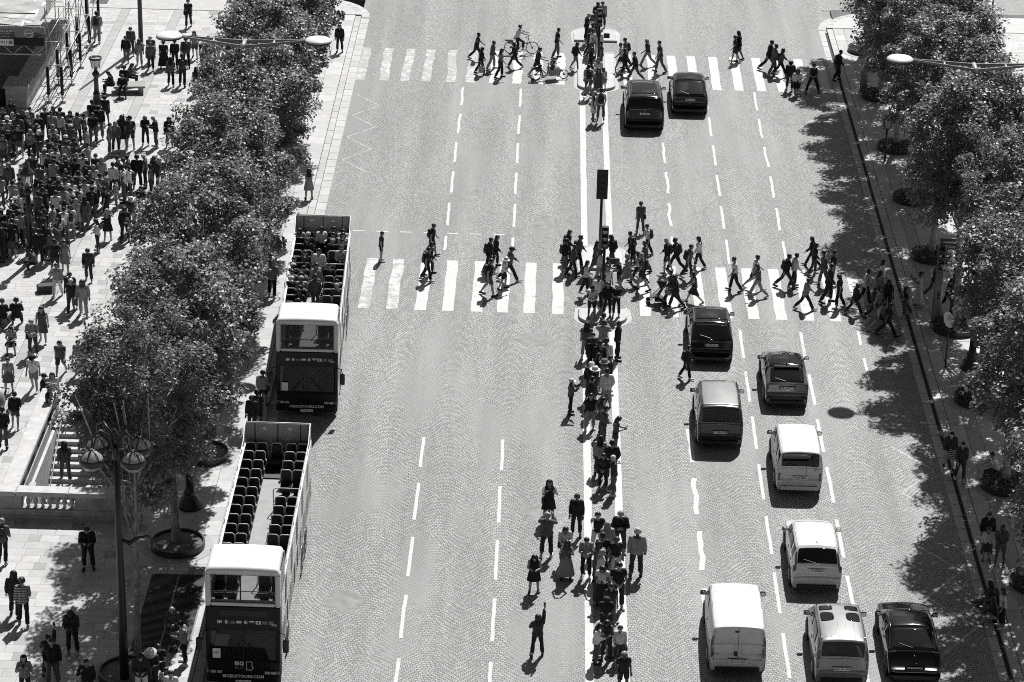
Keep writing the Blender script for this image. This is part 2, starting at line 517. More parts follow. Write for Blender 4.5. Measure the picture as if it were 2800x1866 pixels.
# kerb and gutter stones
def kerbs(xf, sgn, par, y0, y1):
    km, gm = MB(), MB()
    km.bbox((0, 0, 0), (.34, 1.02, .30), .015); gm.box((0, 0, 0), (.47, .98, .04))
    kme, gme = km.mesh('kerb_stone', M['kerb']), gm.mesh('gutter_slab', M['gutter'])
    y = y0
    while y < y1:
        link('kerb_stone', kme, par, (xf + sgn * .17, y + .515, -.007 + rnd.uniform(-.004, .004)))
        link('gutter_slab', gme, par, (xf - sgn * .24, y + .515, -.014 + rnd.uniform(-.003, .003)))
        y += 1.03
kerbs(KL, -1, pav_l, 76.0, 157.2)
kerbs(KR, 1, pav_r, 76.0, 157.0)
t = MB(); t.box((KR - .075, 116.5, .006), (.13, 81, .012)); t.build('drain_channel', M['joint'] if False else M['black_foam'], pav_r)  # flat strip; the shade inside the recessed channel is painted as its dark colour
# rounded kerb corners into the side streets
def corner(xf, yc, sgn, par):
    r = 3.4
    for i in range(7):
        a0, a1 = R(i * 13), R((i + 1) * 13 - .6)
        cx, cy = xf + sgn * r, yc
        def pt(a, rr): return (cx - sgn * rr * math.cos(a), cy + rr * math.sin(a))
        q = [pt(a0, r), pt(a0, r - .34), pt(a1, r - .34), pt(a1, r)]
        if sgn > 0: q = q[::-1]
        MB().poly(q, -.1, .142).build('kerb_stone', M['kerb'], par)
        q = [pt(a0, r + .48), pt(a0, r + .01), pt(a1, r + .01), pt(a1, r + .48)]
        if sgn > 0: q = q[::-1]
        MB().poly(q, -.1, .006).build('gutter_slab', M['gutter'], par)
    pts = [(cx_, cy_) for cx_, cy_ in [pt(R(a), r - .35) for a in range(0, 91, 10)]]
    pts += [(xf + sgn * 34, yc + r - .35), (xf + sgn * 34, yc + .02), (xf + sgn * .36, yc + .02)]
    if sgn > 0: pts = pts[::-1]
    t = MB(); t.poly(pts, -.05, .139); t.build('corner_paving', M['sett'], par)
corner(KL, 157.7, -1, pav_l); corner(KR, 157.6, 1, pav_r)

# painted markings, children of the road
road = bpy.data.objects['road']
def mark(name, x0, x1, y0, y1, wob=.02, z=.005, m='paint'):
    n = max(2, int((y1 - y0) / .5)); pl, pr = [], []
    d = 0.0
    for i in range(n + 1):
        y = y0 + (y1 - y0) * i / n
        d = d * .6 + rnd.uniform(-wob, wob)
        pl.append((x0 + d, y, z)); pr.append((x1 + d + rnd.uniform(-wob, wob) * .3, y, z))
    vs = pl + pr; k = n + 1
    t = MB(); t.add(vs, [(i, k + i, k + i + 1, i + 1) for i in range(n)])
    return t.build(name, M[m], road)
for x in (-10.4, -9.15, -7.95, -6.75, -5.48, -4.28, -3.0, -1.76, -.58, .65):
    mark('crosswalk_stripe', x, x + .5, 145.75 + (x + 10) * .015, 151.7, .06, .005, 'faded_paint' if x < -3.5 else 'paint')
for x in (4.45, 5.85, 7.0, 8.13, 9.36, 10.59, 11.83, 13.0, 14.26, 15.45):
    mark('crosswalk_stripe', x, x + .5, 145.7, 151.75, .02)
for x in (-9.25, -8.0, -6.77, -5.46, -4.25, -2.97, -1.79, -.6, .67):
    mark('crosswalk_stripe', x, x + .51, 113.3, 119.35, .025, .005, 'faded_paint' if x < -6 else 'paint')
for x in (4.6, 5.84, 7.04, 8.22, 9.41, 10.67, 11.87, 13.1, 14.3):
    mark('crosswalk_stripe', x, x + .5, 113.35, 119.4, .02)
def dashes(x, y0, y1, start, w=.13, wob=.015, on=3.1, per=4.5):
    y = start
    while y > y0: y -= per
    while y < y1:
        a, b2 = max(y, y0), min(y + on, y1)
        if b2 - a > .4: mark('lane_dash', x - w / 2, x + w / 2, a, b2, wob)
        y += per
dashes(-4.43, 120.6, 145.4, 141.85, .13, .03); dashes(-4.42, 76, 100.2, 92.95)
dashes(-1.25, 120.6, 145.4, 141.9); dashes(-1.24, 76, 100.2, 92.9)
dashes(6.34, 119.9, 137.0, 133.6, .14, .05); dashes(6.36, 86.0, 102.8, 98.6, .2, .06)
dashes(8.92, 119.8, 145.4, 137.9); dashes(8.97, 76, 112.6, 109.0)
dashes(11.62, 119.8, 145.5, 142.4, .13, .03); dashes(11.65, 76, 112.6, 95.4, .14)
dashes(14.2, 104.5, 112.3, 106.3)
for i in range(7):
    x = -8.9 + i * 1.12
    t = MB(); rect(t, x, x + .55, 122.75, 122.87, .005); t.build('stop_line_dash', M['paint'], road)
# solid lines of the central reservation and a thin scribed line
for a in ((76, 111.9), (121.7, 144.8)):
    mark('solid_line', 2.0, 2.3, *a, .008); mark('solid_line', 3.2, 3.5, *a, .008)
# bus-stop zigzags by the kerbs (pale, worn)
M['old_paint'] = mat('old_road_paint', .36, .8, .3, 3)
def stroke(pts, w, m='old_paint', name='zigzag_line'):
    for a, b2 in zip(pts[:-1], pts[1:]):
        a, b2 = Vector((a[0], a[1], .0045)), Vector((b2[0], b2[1], .0045))
        d = (b2 - a).normalized(); nrm = Vector((-d.y, d.x, 0)) * w / 2
        a = a + d * .02; b2 = b2 - d * .02
        t = MB(); t.add([a - nrm, b2 - nrm, b2 + nrm, a + nrm], [(0, 1, 2, 3)]); t.build(name, M[m], road)
zz = [(14.2 if i % 2 == 0 else 16.1, 144.85 - 2.12 * i) for i in range(12)]
stroke(zz, .1)
stroke([(14.4 if i % 2 == 0 else 15.9, 100.6 - 2.1 * i) for i in range(9)], .1)
stroke([(-10.2 if i % 2 == 0 else -8.8, 143.2 - 1.75 * i) for i in range(8)], .08)
# refuge islands
def island(pts, label, grp='refuge islands in the middle of the avenue'):
    t = thing('refuge_island', label, 'traffic island', (0, 0, 0), 0, grp)
    c = np.mean(np.array(pts), 0)
    def off(k): return [tuple(c + (np.array(p) - c) * (1 + k / max(.3, np.linalg.norm(np.array(p) - c)))) for p in pts]
    MB().poly(off(-.12), -.02, .128).build('island_top', M['slab'], t)
    o1, o2 = off(0), off(-.118); n = len(pts)
    for i in range(n):
        j = (i + 1) % n
        if np.linalg.norm(np.array(o1[i]) - np.array(o1[j])) < .02: continue
        MB().poly([o1[i], o1[j], o2[j], o2[i]], -.02, .14).build('kerb_stone', M['kerb'], t)
    MB().poly(off(.22), -.03, .0035).build('apron', M['gutter'], t)
    return t
def half_round(xc, y0, y1, r, d):
    """d=-1 rounded towards the camera, +1 rounded away"""
    pts = []
    if d < 0:
        pts = [(xc + r, y1), (xc - r, y1), (xc - r, y0 + r * .8)]
        pts += [(xc - r * math.cos(R(a)), y0 + r * .8 - r * .8 * math.sin(R(a))) for a in range(15, 180, 15)]
        pts += [(xc + r, y0 + r * .8)]
    else:
        pts = [(xc - r, y0), (xc + r, y0), (xc + r, y1 - r * .8)]
        pts += [(xc + r * math.cos(R(a)), y1 - r * .8 + r * .8 * math.sin(R(a))) for a in range(15, 180, 15)]
        pts += [(xc - r, y1 - r * .8)]
    return pts
island(half_round(2.93, 112.1, 113.9, 1.08, -1), 'rounded stone refuge end holding the near traffic signal, camera side of the near crossing')
island(half_round(2.98, 118.6, 121.6, 1.02, 1), 'rounded stone refuge end on the far side of the near crossing')
island(half_round(2.93, 144.9, 151.6, 1.05, -1), 'long stone refuge end between the black SUV and the far crossing')
island(half_round(2.95, 153.9, 156.6, 1.25, 1), 'rounded stone refuge end beyond the far crossing, beside standing men')
for xa in (2.15, 3.75):
    pass
t = MB(); rect(t, 3.1, 3.45, 146.2, 151.3, .1335); t.build('tactile_strip', M['dark_slab'], bpy.data.objects['refuge_island.002'])
# flat ground plates
gr = thing('floor_grating', 'large dark metal floor grating set in the paving beside the front bus', 'grating', (-12.66, 85.05, 0))
MB().box((0, 0, .137), (2.0, 5.6, .02)).build('pit_cover', M['ink'], gr)
t = MB()
for i in range(70):
    t.box((0, -2.75 + i * .0797, .1535), (1.96, .028, .012))
stuff(t.build('grating_bar', M['dark_steel'], gr))
for x in (-1.0, 0, 1.0):
    MB().box((x, 0, .1545), (.05, 5.66, .016)).build('grating_frame', M['grey_steel'], gr)
mh = thing('manhole_cover', 'rectangular lettered metal access cover in the pale paving beyond the scaffold', 'manhole cover', (-26.72, 158.95, 0))
MB().box((0, 0, .145), (1.05, .95, .012)).build('lid', M['dark_steel'], mh)
t = MB()
for i in range(6):
    for j in range(5): t.bbox((-.42 + i * .165, -.36 + j * .18, .154), (.1, .1, .008), .01)
stuff(t.build('raised_pattern', M['grey_steel'], mh))
# side street crosswalk at the top right corner
for i in range(4):
    t = MB(); rect(t, 25.2, 27.6, 161.95 + i * .95, 162.45 + i * .95, .006); t.build('crosswalk_stripe', M['paint'], road)

# smooth bitumen patches laid over the setts
M['patch'] = mat('bitumen_patch', .205, .8, .25, 2.5)
for cx, cy, rx, ry in ((.45, 93.7, .9, .8), (-.1, 110.3, .9, .8), (10.4, 149.3, .9, .35), (12.4, 148.7, 1.2, .5), (13.1, 141.2, .8, 1.6), (-6.6, 86.5, .7, .8), (.2, 123.4, .6, 2.2), (5.2, 122.6, 1.5, 1.3)):
    pts = []
    for k in range(18):
        a = 2 * math.pi * k / 18; q = rnd.uniform(.7, 1.1)
        pts.append((cx + rx * q * math.cos(a), cy + ry * q * math.sin(a), .0035))
    t = MB(); t.add(pts, [tuple(range(18))]); t.build('road_patch', M['patch'], road)
# ================================================================ plane trees clipped into a high curtain
def leaf_shape(mb, c, nrm, up, s):
    """a plane leaf: five-pointed blade, slightly folded"""
    n = nrm.normalized(); a = n.cross(up)
    if a.length < 1e-3: a = Vector((1, 0, 0))
    a.normalize(); b = a.cross(n)
    pts = ((0, -.55), (.30, -.42), (.52, -.02), (.24, .10), (.30, .42), (.0, .62), (-.30, .42), (-.24, .10), (-.52, -.02), (-.30, -.42))
    o = len(mb.v)
    for x, y in pts: mb.v.append(tuple(c + (a * x + b * y + n * (abs(x) * .18 - .05)) * s))
    mb.f.append(tuple(range(o, o + 10)))
def crown_mesh(seed, nclump=205, per=165, hx=3.3, hy=4.1, hz=3.5):
    r = random.Random(seed); mb = MB(); clumps = []
    while len(clumps) < nclump:
        # flattened box-like volume, clumps mostly near its surface
        u = Vector((r.uniform(-1, 1), r.uniform(-1, 1), r.uniform(-1, 1)))
        q = (abs(u.x) ** 3.2 + abs(u.y) ** 3 + abs(u.z) ** 2.6)
        if q > 1 or (q < .30 and r.random() < .75): continue
        lump = .86 + .16 * math.sin(u.x * 4.3 + seed) * math.cos(u.y * 5.1 + seed * 2) + r.uniform(-.05, .06)
        p = Vector((u.x * hx, u.y * hy, u.z * hz)) * lump
        if any((p - c).length < .42 for c in clumps[-90:]): continue
        clumps.append(p)
    for p in clumps:
        out = Vector((p.x / hx ** 1.2, p.y / hy ** 1.2, p.z / hz + .55)).normalized()
        cr = r.uniform(.38, .80)
        for _ in range(int(per * r.uniform(.7, 1.25))):
            d = Vector((r.gauss(0, 1), r.gauss(0, 1), r.gauss(0, 1))).normalized() * cr * r.random() ** .45
            d.z *= .72
            n = (out * .4 + d.normalized() * .4 + Vector((r.gauss(0, .5), r.gauss(0, .5), .85 + r.gauss(0, .4))))
            leaf_shape(mb, p + d, n, Vector((r.gauss(0, 1), r.gauss(0, 1), r.gauss(0, 1))), r.uniform(.085, .155))
    return mb, clumps
CROWNS = []
for sd in (3, 11, 23, 37):
    mb, cl = crown_mesh(sd)
    CROWNS.append((mb.mesh('crown', M['leaf']), cl))
def trunk(mb, h0, rad, clumps, rr, off):
    lean = (rr.uniform(-.15, .15), rr.uniform(-.15, .15))
    top = Vector((lean[0], lean[1], h0))
    mb.tube([(0, 0, -.1), (0, 0, .12), (lean[0] * .4, lean[1] * .4, h0 * .5), top], [rad * 1.5, rad * 1.05, rad * .9, rad * .75], 10)
    mid = Vector((lean[0] * 1.5, lean[1] * 1.5, off - .6))
    mb.tube([top, mid, mid + Vector((.2, .1, 2.4))], [rad * .72, rad * .5, rad * .12], 8)
    sel = rr.sample(clumps, 22)
    for i, c in enumerate(sel):
        e = Vector(c) * .78 + Vector((0, 0, off))
        s = top.lerp(mid, rr.random()) + Vector((0, 0, rr.uniform(0, .6)))
        k = s.lerp(e, .5) + Vector((rr.uniform(-.25, .25), rr.uniform(-.25, .25), rr.uniform(-.5, .1)))
        mb.tube([s, k, e], [rad * rr.uniform(.3, .5), rad * .22, .018], 6)
ring_l, soil_l, ring_r = MB(), MB(), MB()
ring_l.lathe([(.96, -.02), (1.0, .0), (1.0, .26), (.93, .26), (.92, .14)], 36, cap=False); ring_lm = ring_l.mesh('planter_ring', M['dark_steel'], False)
soil_l.lathe([(.93, .0), (.93, .15), (.6, .19), (.001, .22)], 30, cap=False); soil_lm = soil_l.mesh('soil', M['soil'])
apr = MB(); apr.lathe([(1.35, -.005), (1.35, .012), (1.02, .012)], 36, cap=False); apr_m = apr.mesh('paving_ring', M['band'])
def ivy_mesh(seed):
    r = random.Random(seed); mb = MB()
    for _ in range(900):
        an, q = r.uniform(0, 2 * math.pi), .93 * r.random() ** .5
        leaf_shape(mb, Vector((q * math.cos(an), q * math.sin(an), .2 + .26 * (1 - q * .6) * r.random() ** .6)), Vector((r.gauss(0, .6), r.gauss(0, .6), 1)), Vector((r.gauss(0, 1), r.gauss(0, 1), 0)), r.uniform(.07, .13))
    return mb.mesh('ground_cover', M['leaf'])
IVY = [ivy_mesh(5), ivy_mesh(9)]
LT = [82.2, 90.0, 97.6, 105.5, 113.4, 121.4, 129.4, 137.2]
RT = [81.0, 89.0, 97.0, 105.0, 112.5, 121.1, 128.8, 136.4, 144.8, 153.2]
nth = ['first', 'second', 'third', 'fourth', 'fifth', 'sixth', 'seventh', 'eighth', 'ninth', 'tenth']
def tree(x, y, i, side, sx=1.0, sy=1.0, zc=8.75, sz=1.0, dx=0.0, dy=0.0):
    rr = random.Random(i * 7 + (0 if side == 'left' else 100))
    nm = 'clipped leafy plane tree, ' + ('nearest of the row on the %s pavement' % side if i == 0 else '%s from the near end of the %s row' % (nth[i], side))
    t = thing('plane_tree', nm, 'tree', (x, y, .14), 0, 'clipped plane trees along the %s pavement' % side)
    me, cl = CROWNS[(i + (0 if side == 'left' else 2)) % 4]
    mb = MB(); trunk(mb, 3.4 + rr.uniform(-.3, .4), .17 if not (side == 'left' and i == 0) else .12, cl, rr, zc)
    mb.build('trunk', M['bark'], t, True)
    c = stuff(link('crown', me, t, (dx, dy, zc), rr.choice([0, math.pi])))
    c.scale = (sx, sy, sz)
    return t
def planter(x, y, lab, ivy, grp):
    p = thing('tree_planter', lab, 'planter', (x, y, .14), rnd.uniform(0, 6), grp)
    link('planter_ring', ring_lm, p); link('soil', soil_lm, p); link('paving_ring', apr_m, p)
    if ivy: stuff(link('ground_cover', IVY[rnd.randrange(2)], p))
for i, y in enumerate(LT):
    tree(-13.05 if i else -13.35, y, i, 'left', .85 if i else .78, 1.04 if i else .60, 8.7 if i else 8.9, .97, .22 if i else .12, 0 if i else 1.25)
    if i in (1, 2): planter(-13.0, y, 'low round metal tree planter of bare soil round the %s trunk of the left row' % nth[i], False, 'round planters on the left pavement')
for i, y in enumerate(RT):
    sx = {3: .74, 0: 1.0, 2: .95, 5: .95}.get(i, 1.0)
    tree(18.5, y, i, 'right', sx * .98, .93, 8.6 if i < 8 else 8.4, 1.0, .15 + (1 - sx) * 2.6)
    if i < 10: planter(18.5, y, 'round planter of dark ground cover round the %s trunk of the right row' % nth[i], True, 'round planters on the right pavement')
planter(-13.45, 80.6, 'round planter ring at the foot of the tall lamp mast with four bowls', False, 'round planters on the left pavement')
# ================================================================ vehicles
def pchip(P, k):
    """monotone cubic through the rows of P (n, m), k samples per interval"""
    P = np.asarray(P, float); n = len(P)
    d = np.diff(P, axis=0); s = np.zeros_like(P)
    a, b = d[:-1], d[1:]
    ok = (a * b) > 0
    s[1:-1] = np.where(ok, 2 * a * b / np.where(ok, a + b, 1), 0)
    s[0], s[-1] = d[0], d[-1]
    out = []
    for i in range(n - 1):
        for j in range(k):
            t = j / k
            h = ((1 + 2 * t) * (1 - t) ** 2, t * (1 - t) ** 2, t * t * (3 - 2 * t), t * t * (t - 1))
            out.append(h[0] * P[i] + h[1] * s[i] + h[2] * P[i + 1] + h[3] * s[i + 1])
    out.append(P[-1])
    return np.array(out)
KU, KV = 6, 4
class Shell:
    """smooth car skin S(u, v): u over cross sections from tail to nose, v from left sill over the roof to right sill"""
    def __init__(s, rings):
        R_ = []
        for rg in rings:
            half = list(rg)                         # (x, y, z) from the sill up to the centre line
            R_.append(half + [(-x, y, z) for x, y, z in half[-2::-1]])
        A = np.array(R_, float)
        A[:, :, 0] *= -1                            # left side first
        nu, nv, _ = A.shape
        A = pchip(A.reshape(nu, -1), KU).reshape(-1, nv, 3)
        A = pchip(A.transpose(1, 0, 2).reshape(nv, -1), KV).reshape((nv - 1) * KV + 1, -1, 3).transpose(1, 0, 2)
        s.A = A; s.nu, s.nv = nu, nv
        du = np.gradient(A, axis=0); dv = np.gradient(A, axis=1)
        n = np.cross(du, dv); L = np.linalg.norm(n, axis=2, keepdims=True)
        s.N = n / np.maximum(L, 1e-9)
        c = A.mean(axis=(0, 1))
        if ((A - c) * s.N).sum() < 0: s.N = -s.N
    def at(s, u, v, off=0.0):
        x, y = min(max(u * KU, 0), s.A.shape[0] - 1.001), min(max(v * KV, 0), s.A.shape[1] - 1.001)
        i, j = int(x), int(y); a, b = x - i, y - j
        p = (s.A[i, j] * (1 - a) + s.A[i + 1, j] * a) * (1 - b) + (s.A[i, j + 1] * (1 - a) + s.A[i + 1, j + 1] * a) * b
        n = (s.N[i, j] * (1 - a) + s.N[i + 1, j] * a) * (1 - b) + (s.N[i, j + 1] * (1 - a) + s.N[i + 1, j + 1] * a) * b
        return Vector(p + n * off)
    def body(s, name, m, parent):
        nu, nv = s.A.shape[:2]; mb = MB()
        mb.v = [tuple(p) for p in s.A.reshape(-1, 3)]
        mb.f = [(i * nv + j, i * nv + j + 1, (i + 1) * nv + j + 1, (i + 1) * nv + j) for i in range(nu - 1) for j in range(nv - 1)]
        mb.f.append(tuple(range(nv - 1, -1, -1))); mb.f.append(tuple((nu - 1) * nv + j for j in range(nv)))
        mb.f += [(i * nv, (i + 1) * nv, (i + 1) * nv + nv - 1, i * nv + nv - 1) for i in range(nu - 1)]     # floor
        o = mb.build(name, m, parent, True)
        return smooth_angle(o, 50)
    def patch(s, name, m, parent, u0, u1, v0, v1, off=.006, rnd_=.18, nu=10, nv=10, taper=0.0, edge=.012):
        mb = MB(); P = []
        for i in range(nu + 1):
            for j in range(nv + 1):
                a, b = 2 * i / nu - 1, 2 * j / nv - 1
                aa = a * math.sqrt(1 - rnd_ * b * b * b * b) if rnd_ else a
                bb = b * math.sqrt(1 - rnd_ * a * a * a * a) if rnd_ else b
                bb = bb * (1 - taper * (aa + 1) / 2)
                P.append((u0 + (u1 - u0) * (aa + 1) / 2, v0 + (v1 - v0) * (bb + 1) / 2, off))
        W = nv + 1
        mb.v = [tuple(s.at(*q)) for q in P]
        mb.f = [(i * W + j, i * W + j + 1, (i + 1) * W + j + 1, (i + 1) * W + j) for i in range(nu) for j in range(nv)]
        rim = [j for j in range(nv)] + [i * W + nv for i in range(nu)] + [nu * W + j for j in range(nv, 0, -1)] + [i * W for i in range(nu, 0, -1)]
        o = len(mb.v)
        mb.v += [tuple(s.at(P[k][0], P[k][1], off - edge)) for k in rim]
        n = len(rim)
        mb.f += [(rim[k], o + k, o + (k + 1) % n, rim[(k + 1) % n]) for k in range(n)]
        return mb.build(name, m, parent, True)
    def strip(s, name, m, parent, pts, r=.008, off=.004, n=6):
        return MB().tube([s.at(u, v, off) for u, v in pts], r, n).build(name, m, parent, True)
def wheel(parent, x, y, r, w, rim_m):
    t = MB(); sg = 1 if x > 0 else -1
    prof = [(r * .62, -w / 2), (r * .93, -w / 2), (r, -w * .36), (r, w * .36), (r * .93, w / 2), (r * .62, w / 2)]
    t.lathe(prof, 24)
    t.v = [(v[2], v[0], v[1]) for v in t.v]
    o = t.build('wheel', M['rubber'], parent, True, (x, y, r))
    q = MB(); q.disc_y((sg * w * .40, 0, 0), r * .63, .02, 20)
    for k in range(5):
        a = 2 * math.pi * k / 5
        q.tube([(sg * w * .46, math.cos(a) * r * .08, math.sin(a) * r * .08), (sg * w * .46, math.cos(a) * r * .6, math.sin(a) * r * .6)], r * .085, 5)
    q.build('rim', rim_m, o)
    return o
def car(name, label, cat, x, y, L, W, H, paint, roof=None, kind='suv', plate='', belt=1.0, hood=1.0, tail=None, rake=.3, glass_w=.78, rail=None, mirror=None, lamps='corner', gc=.2, rw=None, bumper=None):
    """x,y: rear bumper centre on the ground; the car points along the avenue (+Y)"""
    t = thing(name, label, cat, (x, y, 0), 0, 'vehicles queuing in the right lanes')
    w = W / 2
    roof_w = w * (rw or .80)
    z0 = gc + .02
    yr = tail or dict(suv=(.06, .62), van=(.03, .12), box=(.02, .06), hatch=(.1, .95), sedan=(.1, 1.75))[kind]     # belt and roof distance from the tail
    yb, yro = yr
    zb = belt
    zbump = .62 if kind not in ('sedan',) else .55
    wsb, wst = L - 1.25, L - 2.05                       # windscreen base and top
    if kind in ('van', 'box'): wsb, wst = L - .85, L - 1.75
    def ring(yy, zt, wt, k, zbelt=None, cr=.035, zs=z0):
        zbl = min(zbelt or zb, zt - .03)
        wk = w * k
        return [(wk * .93, yy, zs), (wk * .985, yy, zs + .14), (wk, yy, (zs + zbl) / 2 + .08), (wk * .985, yy, zbl), (max(wt, .05), yy, zt - .05 if zt > zbl + .1 else zt - .012), (wt * .80, yy, zt), (0, yy, zt + cr)]
    rg = []
    rg.append(ring(.05, zbump - .12, w * .84, .93, zbump - .2, .0))       # below bumper
    rg.append(ring(.0, zbump, w * .88, .955, zbump - .1, .005))
    rg.append(ring(.05 + yb * .3, zbump + .07, w * .88, .97, zbump, .01))
    rg.append(ring(yb + .03, zb - .04, w * .86, .985, zb - .1, .02))
    rg.append(ring(yb + .06, zb + .03, w * (.84 if kind != 'box' else .9), .99, zb - .03, .02))
    rg.append(ring(yro - .05, H - .075, roof_w * .985, 1.0, zb, .03))
    rg.append(ring(yro + .09, H - .02, roof_w, 1.0, zb, .04))
    rg.append(ring((yro + wst) / 2, H, roof_w * 1.02, 1.0, zb, .045))
    rg.append(ring(wst, H - .035, roof_w * .99, 1.0, zb, .04))
    rg.append(ring(wsb, hood + .04, w * .86, .99, zb - .08, .04))
    rg.append(ring(wsb + .12, hood - .0, w * .85, .985, hood - .06, .05))
    rg.append(ring(L - .35, hood - .16, w * .80, .95, hood - .24, .05))
    rg.append(ring(L - .06, hood - .42, w * .72, .86, hood - .5, .03))
    rg.append(ring(L, .50, w * .66, .80, .42, .0))
    S = Shell(rg)
    S.body('body', M[paint], t)
    nv = S.nv - 1; vc = nv / 2
    # u indices: 1 bumper .. 3-4 belt, 5 roof edge, 6 roof, 8 windscreen top, 9 base
    rim = M['dark_steel'] if paint.startswith('black') else M['galv']
    # glass
    rwv = dict(box=1.45, van=1.85).get(kind, 1.8)
    if kind != 'box':
        S.patch('rear_window', M['car_glass'], t, 4.12, 4.95, vc - rwv, vc + rwv, .007, .16, taper=.04)
        g0 = S.at(4.2, vc, .02); g1 = S.at(4.45, vc + .9, .02)
        MB().tube([S.at(4.15, vc - .1, .018), S.at(4.35, vc - .75, .02)], .008, 5).build('rear_wiper', M['black'], t)
    S.patch('windscreen', M['car_glass'], t, 8.12, 8.92, vc - 1.85, vc + 1.85, .006, .1)
    for sg in (-1, 1):
        vb = vc + sg * 2.93; vt = vc + sg * 2.2
        segs = [(5.25, 6.55), (6.62, 7.5), (7.56, 8.35)] if kind not in ('box',) else [(7.45, 8.4)]
        for a, b in segs:
            S.patch('side_window', M['car_glass'], t, a, b, min(vb, vt), max(vb, vt), .006, .12, 8, 6)
        # wheel arches and wheels
        for yy in (.86 if kind not in ('box',) else .95, L - .88):
            rr = .345
            MB().disc_y((sg * (w * .955), yy, rr), rr + .055, .1, 24).build('wheel_arch', M['black'], t)
            wheel(t, sg * (w - .088), yy, rr, .22, rim)
        # mirrors
        mm = M[mirror or paint]
        q = MB(); q.bbox((0, 0, 0), (.21, .12, .15), .04)
        mo = q.build('mirror', mm, t, True, (sg * (w + .085), wsb - .42, zb + .09))
        smooth_angle(mo, 60)
        MB().box((sg * (w - .03), wsb - .40, zb + .04), (.12, .05, .05)).build('mirror_arm', M['black'], t)
        MB().box((sg * .0, -.0625, 0), (.17, .006, .115)).build('mirror_glass', M['chrome'], mo)
        S.strip('door_seam', M['ink'], t, [(6.58, vc + sg * 2.1), (6.58, vc + sg * 3.0), (6.6, vc + sg * 5.2)], .004, .0005, 4)
        dh = MB(); dh.bbox((0, 0, 0), (.03, .18, .03), .008)
        for u in (6.35, 7.35):
            p = S.at(u, vc + sg * 3.35, .01)
            dh2 = dh.build('door_handle', M[paint], t, False, p)
        # lamps
        if lamps == 'corner':      # triangular corner lamps wrapping into the flank
            S.patch('tail_lamp', M['lamp_red'], t, 2.55, 3.9, vc + sg * 1.75, vc + sg * 2.95, .010, .25, 6, 6)
        elif lamps == 'tall':      # upright pillar lamps
            S.patch('tail_lamp', M['lamp_red'], t, 2.2, 4.6, vc + sg * 2.02, vc + sg * 2.75, .010, .2, 8, 5)
            S.patch('reversing_lamp', M['lamp_clear'], t, 2.75, 3.3, vc + sg * 2.12, vc + sg * 2.5, .016, .2, 4, 4)
        elif lamps == 'slim':
            S.patch('tail_lamp', M['lamp_red'], t, 3.0, 3.75, vc + sg * .9, vc + sg * 2.9, .010, .2, 5, 8)
        elif lamps == 'box':
            S.patch('tail_lamp', M['lamp_clear'], t, 2.35, 3.15, vc + sg * 1.8, vc + sg * 2.1, .012, .1, 5, 4)
            S.patch('tail_lamp_core', M['lamp_red'], t, 2.5, 3.0, vc + sg * 1.88, vc + sg * 2.02, .018, .1, 4, 4)
        elif lamps == 'low':
            S.patch('tail_lamp', M['lamp_red'], t, 1.6, 2.6, vc + sg * 1.7, vc + sg * 2.5, .010, .15, 5, 5)
        S.patch('headlamp', M['lamp_clear'], t, 11.3, 12.1, vc + sg * 1.5, vc + sg * 2.8, .008, .3, 5, 5)
        if rail:
            S.strip('roof_rail', M[rail], t, [(5.9, vc + sg * 1.72), (6.2, vc + sg * 1.75), (7.9, vc + sg * 1.75), (8.05, vc + sg * 1.72)], .022, .03, 6)
    # tail details
    bm_ = M[bumper] if bumper else M['black']
    MB().bbox((0, -.012, gc + .12), (W * .80, .05, .16), .02).build('lower_bumper', bm_, t)
    if kind != 'sedan':
        S.strip('tailgate_seam', M['ink'], t, [(2.05, vc - 1.9), (2.0, vc), (2.05, vc + 1.9)], .005, .0, 4)
    zp = {'box': .60, 'sedan': .60}.get(kind, .80 if kind != 'van' else .74)
    if kind in ('suv', 'hatch'): zp = zb - .17
    py = -.02
    best = None
    for k in range(0, 60):
        q = S.at(1.0 + k * .06, vc)
        if best is None or abs(q.z - zp) < abs(best.z - zp): best = q
    po = MB().bbox((0, 0, 0), (.52, .022, .112), .006).build('number_plate', M['plate'], t, False, (0, best.y - .03, best.z))
    lettering(plate, .105, M['ink'], po, (0, -.0135, .0), (R(90), 0, 0), .004, bold=.002)
    MB().bbox((0, best.y + .0, best.z), (.7, .035, .17), .02).build('plate_recess', M[paint], t)
    return t, S, vc
M['black_paint'] = mat('black_car_paint', .006, .13, .1, 3, coat=.5, spec=.3)
M['white_paint'] = mat('white_car_paint', .60, .3, .04, 2, coat=.8)
M['white_van_paint'] = mat('dusty_white_paint', .56, .4, .08, 2, coat=.3)
M['silver_paint'] = mat('silver_car_paint', .27, .32, .06, 2, metal=.35, coat=.8)
M['grey_paint'] = mat('mid_grey_car_paint', .12, .26, .06, 2, metal=.3, coat=1)
M['dark_grey_paint'] = mat('dark_grey_car_paint', .05, .26, .08, 2, metal=.3, coat=1)
def fin(t, S, u, vc, dv=0.0):
    p = S.at(u, vc + dv)
    MB().add([(-.022, -.07, 0), (.022, -.07, 0), (.022, .09, 0), (-.022, .09, 0), (-.006, -.07, .07), (.006, -.07, .07), (.004, -.02, .07), (-.004, -.02, .07)], [(4, 5, 6, 7), (0, 1, 5, 4), (1, 2, 6, 5), (2, 3, 7, 6), (3, 0, 4, 7)]).build('roof_antenna', M['black'], t, False, p - Vector((0, 0, .006)))
def chevrons(t, p, m='chrome'):
    e = thing_part('emblem', t, p)
    q = MB()
    for dz in (0, -.045): q.tube([(-.075, 0, -.02 + dz), (0, 0, .025 + dz), (.075, 0, -.02 + dz)], .009, 5)
    q.build('emblem', M[m], t, True, p)
def thing_part(n, t, p): return None
